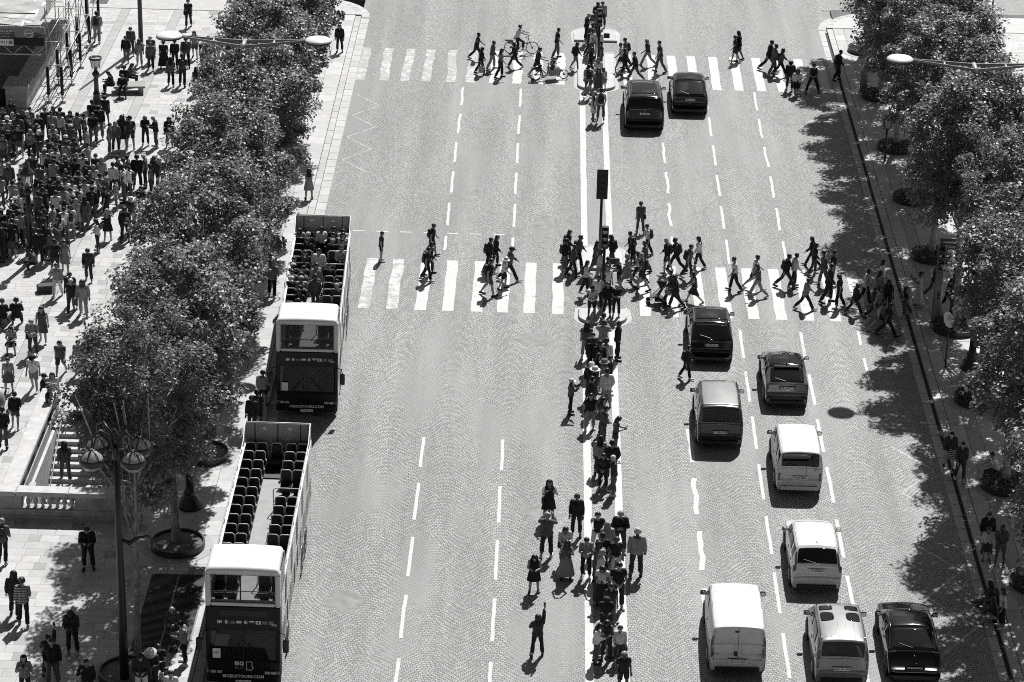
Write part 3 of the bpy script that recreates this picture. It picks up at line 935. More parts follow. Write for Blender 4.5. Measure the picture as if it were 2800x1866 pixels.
def ring_emblem(t, p, r, inner):
    q = MB(); n = 18
    q.tube([(r * math.cos(2 * math.pi * k / n), 0, r * math.sin(2 * math.pi * k / n)) for k in range(n + 1)], .008, 5)
    for a in inner: q.tube([(x * r, 0, z * r) for x, z in a], .008, 5)
    q.build('emblem', M['chrome'], t, True, p)

# 1 black luxury SUV
t, S, vc = car('parked_car', 'tall black SUV with upright tail lamps and plate LJ20 DME, stopped by the far refuge', 'car', 5.38, 138.35, 5.3, 2.06, 1.83, 'black_paint', kind='suv', plate='LJ20 DME', belt=1.16, hood=1.16, lamps='box', rail=None, tail=(.05, .42))
fin(t, S, 6.3, vc)
S.patch('roof_glass', M['car_glass'], t, 6.35, 7.7, vc - 1.2, vc + 1.2, .006, .1)
MB().tube([S.at(5.95, vc - 1.75, .012), S.at(7.0, vc - 1.78, .012), S.at(8.0, vc - 1.72, .012)], .012, 5).build('roof_trim', M['chrome'], t)
MB().tube([S.at(5.95, vc + 1.75, .012), S.at(7.0, vc + 1.78, .012), S.at(8.0, vc + 1.72, .012)], .012, 5).build('roof_trim', M['chrome'], t)
S.strip('tailgate_trim', M['chrome'], t, [(4.0, vc - 1.7), (3.95, vc), (4.0, vc + 1.7)], .010, .01)
ring_emblem(t, S.at(3.6, vc, .012), .045, [[(-.5, .6), (-.5, -.6)], [(.5, .6), (.5, -.6)]])
# 2 black glass-roofed crossover
t, S, vc = car('parked_car', 'black fastback crossover with glass roof and sun glinting on its rear window, beside the SUV', 'car', 7.9, 141.15, 4.75, 1.92, 1.60, 'black_paint', kind='hatch', plate='DK-131-FJ', belt=1.05, hood=1.02, lamps='corner', tail=(.12, 1.35))
S.patch('roof_glass', M['car_glass'], t, 5.6, 7.9, vc - 1.45, vc + 1.45, .006, .1)
for dv in (-.35, .35): S.strip('roof_seam', M['chrome'], t, [(6.2, vc + dv), (7.8, vc + dv * 1.2)], .004, .008, 4)
lettering('T E S L A', .05, M['chrome'], t, S.at(2.0, vc, .012), (R(90), 0, 0), .003)
# 3 black SUV with silver roof rails
t, S, vc = car('parked_car', 'black SUV with bright roof rails and plate EV-783-DS, behind the near crossing', 'car', 7.51, 108.15, 4.64, 1.85, 1.64, 'black_paint', kind='suv', plate='EV-783-DS', belt=1.08, hood=1.03, lamps='slim', rail='chrome', tail=(.1, .85))
fin(t, S, 6.25, vc); ring_emblem(t, S.at(3.75, vc, .012), .055, [[(.3, .5), (-.3, -.5), (.5, -.5)]])
S.patch('roof_glass', M['car_glass'], t, 6.4, 7.8, vc - 1.4, vc + 1.4, .006, .06)
for sg in (-1, 1): MB().tube([(sg * .82, -.01, .5), (sg * .74, -.035, .36), (sg * .45, -.045, .36)], .010, 5).build('bumper_trim', M['chrome'], t)
# 4 grey coupe crossover with black roof
t, S, vc = car('parked_car', 'mid-grey coupe-like crossover with black roof and plate EB-143-TT', 'car', 10.43, 103.9, 4.36, 1.79, 1.55, 'grey_paint', kind='hatch', plate='EB-143-TT', belt=1.06, hood=1.0, lamps='corner', tail=(.12, 1.05), mirror='black')
S.patch('roof_panel', M['black_paint'], t, 4.98, 8.02, vc - 1.98, vc + 1.98, .004, .03, 14, 10)
S.patch('roof_glass', M['car_glass'], t, 5.9, 7.8, vc - 1.3, vc + 1.3, .008, .08)
fin(t, S, 6.0, vc)
sp = MB(); sp.bbox((0, S.at(5.0, vc).y - .06, S.at(5.0, vc).z + .02), (1.05, .2, .04), .015); sp.build('roof_spoiler', M['black_paint'], t)
S.strip('tail_bar', M['chrome'], t, [(3.95, vc - 2.0), (3.9, vc), (3.95, vc + 2.0)], .018, .012)
ring_emblem(t, S.at(3.6, vc, .014), .06, [[(-.6, .3), (.6, .3)], [(0, .3), (0, -.9)]])
for sg in (-1, 1): MB().bbox((sg * .72, -.02, .52), (.2, .05, .09), .02).build('bumper_vent', M['black'], t)
S.strip('bumper_crease', M['grey_paint'], t, [(1.1, vc - 1.9), (1.5, vc - 1.0), (1.5, vc + 1.0), (1.1, vc + 1.9)], .012, .012)
# 5 dark grey people carrier
t, S, vc = car('parked_car', 'dark grey tall people carrier with double chevron badge and plate 1-LPH-134', 'car', 7.46, 99.85, 4.42, 1.84, 1.82, 'dark_grey_paint', kind='van', plate='1-LPH-134', belt=1.08, hood=1.06, lamps='low', rail='black', mirror='black', tail=(.05, .22), rw=.84)
S.patch('roof_panel', M['silver_paint'], t, 6.05, 8.0, vc - 1.55, vc + 1.55, .004, .03, 12, 10)
chevrons(t, S.at(3.72, vc, .015))
S.strip('tailgate_edge', M['ink'], t, [(1.3, vc - 1.75), (3.2, vc - 2.12), (4.9, vc - 2.0)], .006, .001, 4); S.strip('tailgate_edge', M['ink'], t, [(1.3, vc + 1.75), (3.2, vc + 2.12), (4.9, vc + 2.0)], .006, .001, 4)
# 6 white small van
t, S, vc = car('parked_van', 'small white delivery van with black mirrors and plate FE-637-MK', 'van', 10.34, 95.95, 4.4, 1.79, 1.81, 'white_van_paint', kind='van', plate='FE-637-MK', belt=1.12, hood=1.05, lamps='low', mirror='black', tail=(.05, .2), rw=.84, bumper='white_van_paint')
ring_emblem(t, S.at(3.0, vc + .95, .015), .06, [[(-.6, .7), (-.2, -.6), (0, .1), (.2, -.6), (.6, .7)]])
S.strip('door_split', M['ink'], t, [(1.6, vc + .35), (3.0, vc + .35), (4.9, vc + .3)], .006, .004, 4)
for sg in (-1, 1): S.strip('roof_gutter', M['ink'], t, [(5.9, vc + sg * 1.95), (7.0, vc + sg * 1.97), (8.0, vc + sg * 1.93)], .006, .002, 4)
# 7 white SUV
t, S, vc = car('parked_car', 'white SUV with steep dark rear window and Swiss plate RS 100858', 'car', 10.36, 88.0, 4.53, 1.82, 1.67, 'white_paint', kind='suv', plate='VS\u00b7100858', belt=1.10, hood=1.02, lamps='corner', tail=(.08, .62))
fin(t, S, 6.2, vc)
for sg in (-1, 1):
    S.patch('pillar_lamp', M['lamp_red'], t, 4.0, 4.85, vc + sg * 1.9, vc + sg * 2.35, .009, .15, 6, 4)
e = MB(); e.tube([(-.05, 0, .045), (-.035, 0, -.045)], .008, 5); e.tube([(.05, 0, .045), (.035, 0, -.045)], .008, 5); e.tube([(-.04, 0, 0), (.04, 0, 0)], .008, 5); e.build('emblem', M['chrome'], t, True, S.at(3.85, vc, .015))
for sg in (-1, 1): S.strip('roof_gutter', M['ink'], t, [(6.0, vc + sg * 1.78), (7.0, vc + sg * 1.8), (8.0, vc + sg * 1.76)], .006, .002, 4)
lettering('HYBRID', .05, M['chrome'], t, S.at(3.6, vc - 1.3, .014), (R(90), 0, 0), .003)
# 8 white panel van
t, S, vc = car('parked_van', 'white high panel van with windowless rear doors and plate CK-915-QA', 'van', 7.16, 81.95, 4.8, 1.92, 1.96, 'white_van_paint', kind='box', plate='CK-915-QA', belt=1.25, hood=1.12, lamps='tall', mirror='black', tail=(.02, .06), rw=.88)
S.strip('door_split', M['ink'], t, [(1.7, vc), (3.0, vc), (4.9, vc)], .007, .004, 4)
for sg in (-1, 1):
    S.strip('door_edge', M['ink'], t, [(1.7, vc + sg * 1.7), (3.5, vc + sg * 1.98), (4.95, vc + sg * 1.75)], .006, .002, 4)
    S.patch('door_panel', M['white_van_paint'], t, 2.3, 3.9, vc + sg * .14, vc + sg * 1.65, .008, .08)
    S.strip('roof_gutter', M['ink'], t, [(5.6, vc + sg * 1.8), (7.0, vc + sg * 1.82), (8.0, vc + sg * 1.78)], .007, .002, 4)
MB().bbox(S.at(2.4, vc - .1, .02), (.1, .04, .17), .015).build('door_handle', M['black'], t)
MB().bbox(S.at(4.7, vc - .1, .02), (.12, .04, .05), .012).build('door_handle', M['black'], t)
MB().bbox(S.at(1.75, vc - .25, .03), (.24, .05, .06), .012).build('door_handle', M['black'], t)
lettering('Trafic', .075, M['ink'], t, S.at(2.42, vc + 1.3, .014), (R(90), 0, 0), .003)
lettering('RENAULT', .055, M['ink'], t, S.at(2.42, vc - 1.3, .014), (R(90), 0, 0), .003)
for k in range(4): S.strip('roof_swage', M['white_van_paint'], t, [(6.1 + k * .5, vc - 1.2), (6.1 + k * .5, vc + 1.2)], .012, .002, 5)
# 9 silver people carrier with roof windows
t, S, vc = car('parked_car', 'silver people carrier with ribbed roof, four roof windows and plate AH-191-PK', 'car', 10.67, 81.4, 4.38, 1.81, 1.80, 'silver_paint', kind='van', plate='AH-191-PK', belt=1.10, hood=1.06, lamps='tall', rail='chrome', mirror='black', tail=(.05, .2), rw=.83)
for sg in (-1, 1):
    S.patch('roof_window', M['car_glass'], t, 7.0, 7.5, vc + sg * .3, vc + sg * 1.3, .008, .3, 8, 8)
    S.patch('roof_window', M['car_glass'], t, 7.62, 7.92, vc + sg * .3, vc + sg * 1.35, .008, .2, 6, 8)
for k in range(6): S.strip('roof_rib', M['grey_paint'], t, [(6.05, vc - 1.0 + k * .4), (6.9, vc - 1.0 + k * .4)], .007, .0, 4)
chevrons(t, S.at(3.65, vc, .015))
lettering('CITRO\u00cbN', .055, M['chrome'], t, S.at(3.6, vc - 1.2, .014), (R(90), 0, 0), .003); lettering('Berlingo', .06, M['chrome'], t, S.at(3.6, vc + 1.2, .014), (R(90), 0, 0), .003)
# 10 black saloon
t, S, vc = car('parked_car', 'low black saloon with sun glare on its boot and plate EA-504-NN', 'car', 13.2, 81.75, 4.7, 1.83, 1.45, 'black_paint', kind='sedan', plate='EA-504-NN', belt=1.0, hood=.96, lamps='slim', tail=(.55, 1.55))
S.strip('bumper_trim', M['chrome'], t, [(.9, vc - 1.8), (.75, vc - 1.2), (.75, vc + 1.2), (.9, vc + 1.8)], .010, .02)
S.strip('boot_seam', M['ink'], t, [(3.1, vc - 1.8), (3.1, vc), (3.1, vc + 1.8)], .005, .001, 4)
q = MB(); q.tube([(-.02, 0, -.06), (.0, 0, .0), (-.02, 0, .05), (.03, 0, .02), (.01, 0, -.02), (.045, 0, -.06)], .008, 5); q.build('emblem', M['chrome'], t, True, S.at(2.6, vc, .014))
lettering('PEUGEOT', .05, M['chrome'], t, S.at(2.2, vc, .014), (R(90), 0, 0), .003)
for sg in (-1, 1): S.strip('window_trim', M['chrome'], t, [(4.8, vc + sg * 2.3), (5.6, vc + sg * 1.98), (7.0, vc + sg * 1.95), (8.2, vc + sg * 2.1)], .010, .012, 5)
# ================================================================ open top double-decker buses (front faces the camera, local -Y)
M['bus_dark'] = mat('dark_bus_paint', .008, .3, .1, 3, coat=0, spec=.3)
M['bus_side'] = mat('printed_bus_side', .16, .16, .35, 1.3, coat=1.0)
M['bus_white'] = mat('white_bus_roof', .62, .35, .05, 2)
M['bus_deck'] = mat('grey_deck_floor', .24, .6, .12, 3)
M['bus_inner'] = mat('grey_inner_panel', .36, .5, .1, 3)
M['seat'] = mat('black_seat', .010, .5, .25, 9)
M['flag_mid'] = mat('flag_mid', .16, .5, .1, 5)
def bus_seat_meshes():
    b = MB(); b.bbox((0, .20, .62), (.40, .075, .62), .03); b.bbox((0, -.04, .36), (.40, .46, .10), .03)
    pp = MB(); pp.tube([(-.19, .16, .55), (-.19, .155, .90), (-.13, .155, .965), (.13, .155, .965), (.19, .155, .90), (.19, .16, .55)], .017, 6)
    lg = MB(); lg.box((0, .1, .16), (.3, .06, .32))
    hd = MB(); hd.tube([(.205, .02, .42), (.25, -.02, .55), (.25, .02, .66), (.205, .16, .66)], .013, 6)
    return b.mesh('seat_cushion', M['seat']), pp.mesh('piping', M['white_metal'], True), lg.mesh('seat_leg', M['dark_steel']), hd.mesh('grab_handle', M['galv'], True)
SEATM = bus_seat_meshes()
def flag(kind, parent, x, z, y):
    w, h = .17, .125
    def bx(x0, x1, z0, z1, m, d=.004, nm='flag_field'):
        MB().box((x + (x0 + x1) / 2 * w, y - d / 2, z + (z0 + z1) / 2 * h), ((x1 - x0) * w, d, (z1 - z0) * h)).build(nm, m, o)
    o = MB().box((x, y - .001, z), (w, .004, h)).build('flag', M['flag_mid'], parent)
    A, B, Cc = M['white_ink'], M['dark_steel'], M['flag_mid']
    if kind == 'uk':
        bx(-.5, .5, -.1, .1, A, .007); bx(-.08, .08, -.5, .5, A, .009)
        q = MB(); q.tube([(x - w * .48, y - .004, z - h * .46), (x + w * .48, y - .004, z + h * .46)], .009, 4); q.tube([(x + w * .48, y - .004, z - h * .46), (x - w * .48, y - .004, z + h * .46)], .009, 4); q.build('flag_field', A, o)
    elif kind == 'v3': bx(-.5, -.17, -.5, .5, B, .007); bx(-.16, .16, -.5, .5, A, .007)
    elif kind == 'h3': bx(-.5, .5, .17, .5, B, .007)
    elif kind == 'es': bx(-.5, .5, -.25, .25, A, .007)
    elif kind == 'ru': bx(-.5, .5, .17, .5, A, .007); bx(-.5, .5, -.5, -.17, B, .007)
    elif kind == 'jp':
        bx(-.5, .5, -.5, .5, A, .007); q = MB(); q.disc_y((x, y - .006, z), h * .3, .006, 14, 'Y'); q.build('flag_field', B, o)
def bus(label, x, y, rz, number, plate, ring_logo, seats, tilt=0.0, up=0.0):
    L, W = 12.4, 2.5; w = W / 2
    t = thing('sightseeing_bus', label, 'bus', (x, y, 0), rz, 'open top sightseeing buses at the left kerb')
    t.rotation_euler = (0, tilt, rz)
    zd, zw = 2.42, 3.36                    # upper deck, top of the upper side wall
    # side walls with window cut-outs built as panels between openings
    for sg in (-1, 1):
        q = MB(); q.box((sg * (w - .03), L / 2 + .2, .72), (.06, L - .5, .84)); q.build('lower_side_panel', M['bus_side'], t)
        q = MB(); q.box((sg * (w - .03), L / 2 + .2, 2.0 + (zw - 2.0) / 2), (.06, L - .42, zw - 2.0)); q.build('upper_side_panel', M['bus_side'], t)
        for k in range(8):
            y0 = 1.5 + k * 1.32
            MB().box((sg * (w - .035), y0 + .6, 1.57), (.04, 1.18, .82)).build('side_window', M['bus_dark_glass'], t)
            MB().box((sg * (w - .03), y0 + 1.26, 1.57), (.062, .14, .86)).build('window_pillar', M['bus_side'], t)
        MB().box((sg * (w - .03), .85, 1.57), (.06, 1.3, .86)).build('side_panel', M['bus_dark'], t)
        for k in range(5):
            MB().box((sg * (w + .003), 2.0 + k * 2.15, 2.72), (.012, .55, .9)).build('poster_panel', M['bus_dark'], t)
        # wheels, three axles
        for yy in (2.55, 8.3, 9.65):
            MB().disc_y((sg * (w - .04), yy, .5), .60, .1, 26).build('wheel_arch', M['black'], t)
            wheel(t, sg * (w - .13), yy, .5, .28, M['galv'])
        q = MB(); q.tube([(sg * (w - .04), 1.65, zw + .0), (sg * (w - .04), 1.75, zw + .26), (sg * (w - .04), L - .9, zw + .26), (sg * (w - .04), L - .35, zw + .62), (sg * (w - .04), L - .08, zw + .66)], .022, 7)
        q.build('side_rail', M['white_metal'], t, True)
        for k in range(7):
            yy = 2.6 + k * 1.4
            MB().tube([(sg * (w - .04), yy, zw), (sg * (w - .04), yy, zw + .25)], .014, 6).build('rail_post', M['white_metal'], t)
        MB().box((sg * (w - .055), L / 2 + .8, zw + .012), (.11, L - 1.9, .024)).build('side_capping', M['white_metal'], t)
        # rear corner wing
        q = MB(); q.add([(sg * (w - .02), L - .9, zw), (sg * (w - .02), L, zw), (sg * (w - .02), L, zw + .66), (sg * (w - .02), L - .35, zw + .62), (sg * (w - .06), L - .9, zw), (sg * (w - .06), L, zw), (sg * (w - .06), L, zw + .66), (sg * (w - .06), L - .35, zw + .62)], [(0, 1, 2, 3), (7, 6, 5, 4), (0, 3, 7, 4), (3, 2, 6, 7)]); q.build('rear_corner', M['bus_inner'], t)
    MB().box((0, L / 2 + .2, .32), (W - .2, L - .6, .08)).build('lower_floor', M['black'], t)
    dk = MB(); dk.box((0, L / 2 + .1, zd - .04), (W - .13, L - .3, .08)); dk.build('upper_deck_floor', M['bus_deck'], t)
    MB().box((.0, L - .95, zd + .04), (.9, 1.2, .02)).build('floor_mat', M['seat'], t)
    # rear wall
    MB().box((0, L - .03, 1.2), (W - .06, .06, 2.35)).build('rear_wall', M['bus_side'], t)
    MB().bbox((0, L - .04, (zd + zw + .62) / 2), (W - .1, .05, zw + .62 - zd), .02).build('rear_deck_panel', M['bus_inner'], t)
    for xx in (-.85, 0, .85): MB().box((xx, L - .072, zd + .95), (.035, .02, 1.2)).build('panel_rib', M['dark_steel'], t)
    MB().tube([(-w + .06, L - .06, zw + .66), (w - .06, L - .06, zw + .66)], .026, 7).build('rear_rail', M['white_metal'], t, True)
    for xx in (-.5, .45): MB().box((xx, L - .075, zw + .42), (.13, .012, .1)).build('notice', M['plate'], t)
    # front mask
    q = MB()
    prof = [(-.02, .22), (-.05, .45), (-.04, .95), (.0, 1.02)]
    fm = MB(); fm.bbox((0, .10, .62), (W, .26, .82), .05); fm.build('front_bumper_panel', M['bus_dark'], t)
    MB().bbox((0, -.01, .36), (W - .1, .16, .26), .04).build('bumper', M['bus_dark'], t)
    for sg in (-1, 1): MB().bbox((sg * (w - .07), .12, 1.62), (.14, .26, 1.24), .03).build('front_pillar', M['bus_dark'], t)
    MB().bbox((0, .13, 2.52 + up / 2), (W, .30, .66 + up), .05).build('destination_panel', M['bus_dark'], t)
    if up: MB().box((.02, -.024, 2.84), (1.55, .02, .22)).build('blind_window', M['black'], t)
    ws = MB(); ws.add([(-w + .15, .04, 1.03), (w - .15, .04, 1.03), (w - .15, .10, 2.2), (-w + .15, .10, 2.2), (-w + .15, .06, 1.03), (w - .15, .06, 1.03), (w - .15, .12, 2.2), (-w + .15, .12, 2.2)], [(0, 1, 2, 3), (7, 6, 5, 4), (3, 2, 6, 7), (0, 4, 5, 1)])
    ws.build('windscreen', M['bus_dark_glass'], t)
    MB().box((0, .04, 1.62), (.05, .05, 1.16)).build('windscreen_divider', M['black'], t)
    for sg in (-1, 1):
        MB().tube([(sg * .12, -.0, 1.02), (sg * .16, -.005, 1.3), (sg * .14, .02, 1.62)], .012, 5).build('wiper_arm', M['black'], t)
        MB().tube([(sg * .62, -.0, 1.05), (sg * .38, .0, 1.35), (sg * .16, .02, 1.66)], .014, 5).build('wiper_blade', M['black'], t)
        for k in range(2):
            MB().bbox((sg * (.80 + k * .2), -.075, .62), (.17, .04, .10), .02).build('headlight', M['lamp_clear'], t)
        MB().bbox((sg * (w - .09), -.045, .62), (.14, .06, .12), .02).build('indicator', M['lamp_red'], t)
        # mirrors
        ar = MB().tube([(sg * (w - .1), .02, 2.15), (sg * (w + .16), -.22, 2.2), (sg * (w + .2), -.26, 2.0)], .02, 6).build('mirror_arm', M['black'], t, True)
        MB().bbox((sg * (w + .2), -.26, 1.78), (.2, .12, .46), .04).build('mirror_housing', M['black'], ar)
    # interior behind the lower windscreen
    MB().box((0, .75, 1.0), (W - .4, .7, .12)).build('dashboard', M['dark_steel'], t)
    MB().bbox((-.55, 1.35, 1.25), (.5, .16, .8), .05).build('driver_seat', M['seat'], t)
    MB().tube([(-.72, .36, 1.2), (-.2, .34, 1.75), (-.1, .34, 1.75)], .014, 5).build('cab_rail', M['white_metal'], t)
    MB().box((-.9, -.0, 1.28), (.26, .02, .36)).build('route_card', M['plate'], t)
    # upper front: white frame and large screen, roof canopy
    zs0, zs1 = 2.86 + up, 4.05 + up
    for sg in (-1, 1): MB().bbox((sg * (w - .09), .14, (zs0 + zs1) / 2 + .03), (.18, .30, zs1 - zs0 + .12), .05).build('screen_pillar', M['bus_white'], t)
    MB().bbox((0, .14, zs0 + .03), (W - .36, .26, .13), .03).build('screen_sill', M['bus_white'], t)
    MB().box((0, .06, (zs0 + zs1) / 2 + .06), (W - .36, .02, zs1 - zs0 - .02)).build('upper_windscreen', M['bus_glass' if up else 'bus_half_glass'], t)
    if number == '358': MB().box((-.08, .05, (zs0 + zs1) / 2 + .06), (.045, .045, zs1 - zs0)).build('screen_divider', M['black'], t)
    MB().box((0, .045, zs0 + .10), (W - .34, .03, .03)).build('screen_gasket', M['black'], t)
    MB().box((0, .045, zs1 - .01), (W - .34, .03, .04)).build('screen_gasket', M['black'], t)
    MB().tube([(-w + .2, .3, zs0 + .38), (w - .2, .3, zs0 + .38)], .016, 6).build('passenger_rail', M['white_metal'], t)
    rf = MB(); RG = []
    for yy, zz, k in ((-.01, zs1 - .0, .985), (-.03, zs1 + .08, 1.0), (.05, zs1 + .2, .985), (.45, zs1 + .255, .97), (1.5, zs1 + .27, .965), (1.62, zs1 + .25, .96)):
        hw = w * k; RG.append([(-hw, yy, zs1 - .03), (-hw + .005, yy, max(zs1, zz - .13)), (-hw + .10, yy, zz - .02), (-hw + .35, yy, zz), (0, yy, zz + .02), (hw - .35, yy, zz), (hw - .10, yy, zz - .02), (hw - .005, yy, max(zs1, zz - .13)), (hw, yy, zs1 - .03)])
    A = np.array(RG); A = pchip(A.reshape(len(RG), -1), 4).reshape(-1, 9, 3); A = pchip(A.transpose(1, 0, 2).reshape(9, -1), 4).reshape(33, -1, 3).transpose(1, 0, 2)
    nu, nv = A.shape[:2]; rf.v = [tuple(p) for p in A.reshape(-1, 3)]; rf.f = [(i * nv + j, i * nv + j + 1, (i + 1) * nv + j + 1, (i + 1) * nv + j) for i in range(nu - 1) for j in range(nv - 1)]
    rf.f.append(tuple(range(nv))); rf.f.append(tuple((nu - 1) * nv + j for j in range(nv - 1, -1, -1)))
    rf.f += [(i * nv + nv - 1, i * nv, (i + 1) * nv, (i + 1) * nv + nv - 1) for i in range(nu - 1)]
    smooth_angle(rf.build('roof_canopy', M['bus_white'], t, True), 50)
    for sg in (-1, 1):
        MB().box((sg * (w - .03), .95, (zw + zs1) / 2 + .0), (.03, 1.25, zs1 - zw)).build('canopy_side_glass', M['bus_dark_glass'], t)
        MB().bbox((sg * (w - .04), 1.58, (zw + zs1) / 2 + .04), (.07, .08, zs1 - zw + .1), .015).build('canopy_post', M['bus_white'], t)
        MB().bbox((sg * (w - .32), -.02, zs1 + .02), (.09, .03, .035), .008).build('marker_lamp', M['lamp_clear'], t)
    # writing
    yf = -.025
    for i, k in enumerate(('uk', 'v3', 'h3', 'es', 'v3', 'ru', 'jp', 'cn', 'br')): flag(k, t, -.78 + i * .215, 2.50, yf)
    rot = (R(90), 0, 0)
    lettering(number, .12, M['white_ink'], t, (w - .22, yf - .004, 2.42), rot)
    lettering('BIGBUSTOURS.COM', .155, M['white_ink'], t, (0, -.096, .44 if number == '375' else .46), rot, bold=.004)
    if ring_logo:
        lettering('BIG', .20, M['white_ink'], t, (-.14, -.036, .92), rot, bold=.006); lettering('BUS', .17, M['flag_mid'], t, (-.14, -.036, .76), rot)
        q = MB(); q.tube([(.1, -.034, .68), (.1, -.034, 1.0), (.27, -.034, 1.0), (.31, -.034, .93), (.27, -.034, .85), (.33, -.034, .76), (.28, -.034, .68), (.1, -.034, .68)], .014, 5); q.build('logo', M['white_ink'], t)
        lettering('RED', .1, M['ink'], t, (-.9, -.014, 1.3), rot)
    po = MB().bbox((0, -.105, .27), (.52, .02, .11), .006).build('number_plate', M['plate'], t)
    lettering(plate, .095, M['ink'], po, (0, -.117, .27), rot)
    # seats
    for xx, yy in seats:
        s = link('seat', SEATM[0], t, (xx, yy, zd)); link('piping', SEATM[1], s); link('seat_leg', SEATM[2], s)
        if abs(xx) < .7: 
            h = link('grab_handle', SEATM[3], s)
            if xx > 0: h.scale = (-1, 1, 1)
    # stairwell guard rails
    for yy in (2.75, 8.3):
        q = MB(); q.tube([(.22, yy, zd), (.22, yy, zd + .85), (.3, yy, zd + .92), (w - .12, yy, zd + .92), (w - .1, yy, zd + .4)], .022, 7); q.build('stair_rail', M['white_metal'], t, True)
    MB().box((.68, 6.2, zd + .012), (1.0, .7, .02)).build('stairwell_floor', M['black'], t)
    q = MB(); q.tube([(.22, 5.9, zd + .55), (.75, 6.5, zd + .2)], .018, 6); q.build('stair_rail', M['white_metal'], t, True)
    return t
def seat_plan(front=2.0):
    S_ = []
    ys = [11.75, 11.05, 10.3, 9.55, 8.82, 8.1, 7.38, 6.66, 5.94, 5.2, 4.48, 3.76, 3.04, 2.32, 1.6]
    for i, yy in enumerate(ys):
        S_ += [(-.98, yy), (-.55, yy)]
        if i < 4 or 5 < i < 11 or i > 12: S_ += [(.55, yy), (.98, yy)]
    S_.append((0, 11.75))
    return S_
bus('dark open top bus full of seated passengers, white front canopy and number 375', -9.29, 101.95, R(1.7), '375', '723 PDL 75', False, seat_plan(), .010)
bus('empty dark open top bus in front with rows of black seats and number 358', -9.52, 80.35, R(.15), '358', '897 NEA 75', True, seat_plan(), .006, .25)
# ================================================================ street furniture
def double_lamp(x, y, h, rz, label):
    t = thing('street_lamp', label, 'street lamp', (x, y, .14), rz, 'tall lamps with two outstretched disc heads')
    MB().tube([(0, 0, 0), (0, 0, .9), (0, 0, h * .6), (0, 0, h - .9)], [.14, .12, .09, .075], 12).build('pole', M['dark_steel'], t, True)
    MB().tube([(0, 0, h - 1.9), (0, 0, h - .55)], .085, 10).build('pole_head', M['iron'], t, True)
    for s in (-1, 1):
        for dy in (-.38, .38):
            q = MB(); q.add([(0, dy - .03, h - .1), (0, dy + .03, h - .1), (s * 2.75, dy * .1 + .02, h + .13), (s * 2.75, dy * .1 - .02, h + .13), (0, dy - .03, h - .24), (0, dy + .03, h - .24), (s * 2.75, dy * .1 + .02, h + .05), (s * 2.75, dy * .1 - .02, h + .05)], [(0, 3, 2, 1), (4, 5, 6, 7), (0, 4, 7, 3), (1, 2, 6, 5), (2, 3, 7, 6), (0, 1, 5, 4)])
            q.build('arm', M['grey_steel'], t)
        MB().tube([(0, 0, h - 1.0), (s * .9, 0, h - .45), (s * 1.5, 0, h - .08)], .03, 6).build('brace', M['grey_steel'], t, True)
        MB().tube([(s * 1.3, -.24, h - .04), (s * 1.3, .24, h - .04)], .045, 8).build('tie_pin', M['galv'], t, True)
        q = MB(); q.lathe([(.01, .17), (.3, .16), (.5, .11), (.565, .05), (.565, .0), (.5, -.05), (.3, -.1), (.01, -.11)], 26, (s * 3.2, 0, h + .06))
        hd = q.build('lamp_head', M['white_metal'], t, True)
        MB().lathe([(.572, .03), (.58, .0), (.572, -.03)], 26, (s * 3.2, 0, h + .06), cap=False).build('rim', M['dark_steel'], hd, True)
    MB().tube([(0, -.46, h - .16), (0, .46, h - .16)], .1, 10).build('hub', M['galv'], t, True)
    return t
double_lamp(-12.9, 113.25, 12.2, R(-1), 'twin-disc lamp rising through the left tree row')
double_lamp(18.35, 112.75, 12.2, R(-2), 'twin-disc lamp rising through the right tree row')

# four-bowl mast
t = thing('lamp_mast', 'tall dark lamp mast with four glass bowls and a small curved arm lamp', 'lamp mast', (-13.5, 80.15, .14))
MB().tube([(0, 0, 0), (0, 0, 2.2), (0, 0, 5.0), (0, 0, 8.7)], [.16, .145, .12, .085], 14).build('mast', M['iron'], t, True)
MB().lathe([(.1, 0), (.125, .06), (.125, .36), (.1, .42)], 14, (0, 0, 8.35)).build('mast_cap', M['dark_steel'], t, True)
for k, (bx, by) in enumerate(((-.72, -.42), (.62, -.42), (-.70, .62), (.70, .62))):
    p = [Vector((0, 0, 8.6)), Vector((bx * .25, by * .25, 9.25)), Vector((bx * .62, by * .62, 9.5)), Vector((bx * .93, by * .93, 9.3)), Vector((bx, by, 8.95))]
    ar = MB().tube(p, .042, 8).build('arm', M['iron'], t, True)
    c = (bx, by, 8.45)
    bw = MB().lathe([(.03, .42), (.16, .38), (.33, .22), (.37, .12)], 20, c, cap=False).build('bowl_dome', M['globe'], t, True)
    MB().lathe([(.37, .14), (.41, .11), (.41, -.06), (.36, -.09)], 20, c, cap=False).build('bowl_band', M['dark_steel'], t, True)
    q = MB(); q.lathe([(.36, -.06), (.33, -.14), (.2, -.27), (.02, -.31)], 20, c, cap=False); q.build('bowl_glass', M['globe'], t, True)
    q = MB()
    for a in range(3):
        an = a * math.pi / 3 + .3
        q.tube([(c[0] + math.cos(an) * r * s, c[1] + math.sin(an) * r * s, c[2] + z) for r, z, s in ((.385, .13, -1), (.30, .29, -1), (.1, .42, -1), (.1, .42, 1), (.30, .29, 1), (.385, .13, 1))], .017, 5)
    q.build('bowl_cage', M['iron'], bw, True)
    MB().lathe([(.04, .40), (.05, .46), (.03, .52)], 10, c).build('finial', M['white_metal'], bw, True)
q = MB(); q.tube([(0, 0, 5.45), (.35, -.02, 5.32), (.6, -.03, 5.52), (.95, -.04, 5.62), (1.08, -.05, 5.5)], [.05, .09, .05, .035, .03], 8); q.build('side_arm', M['iron'], t, True)
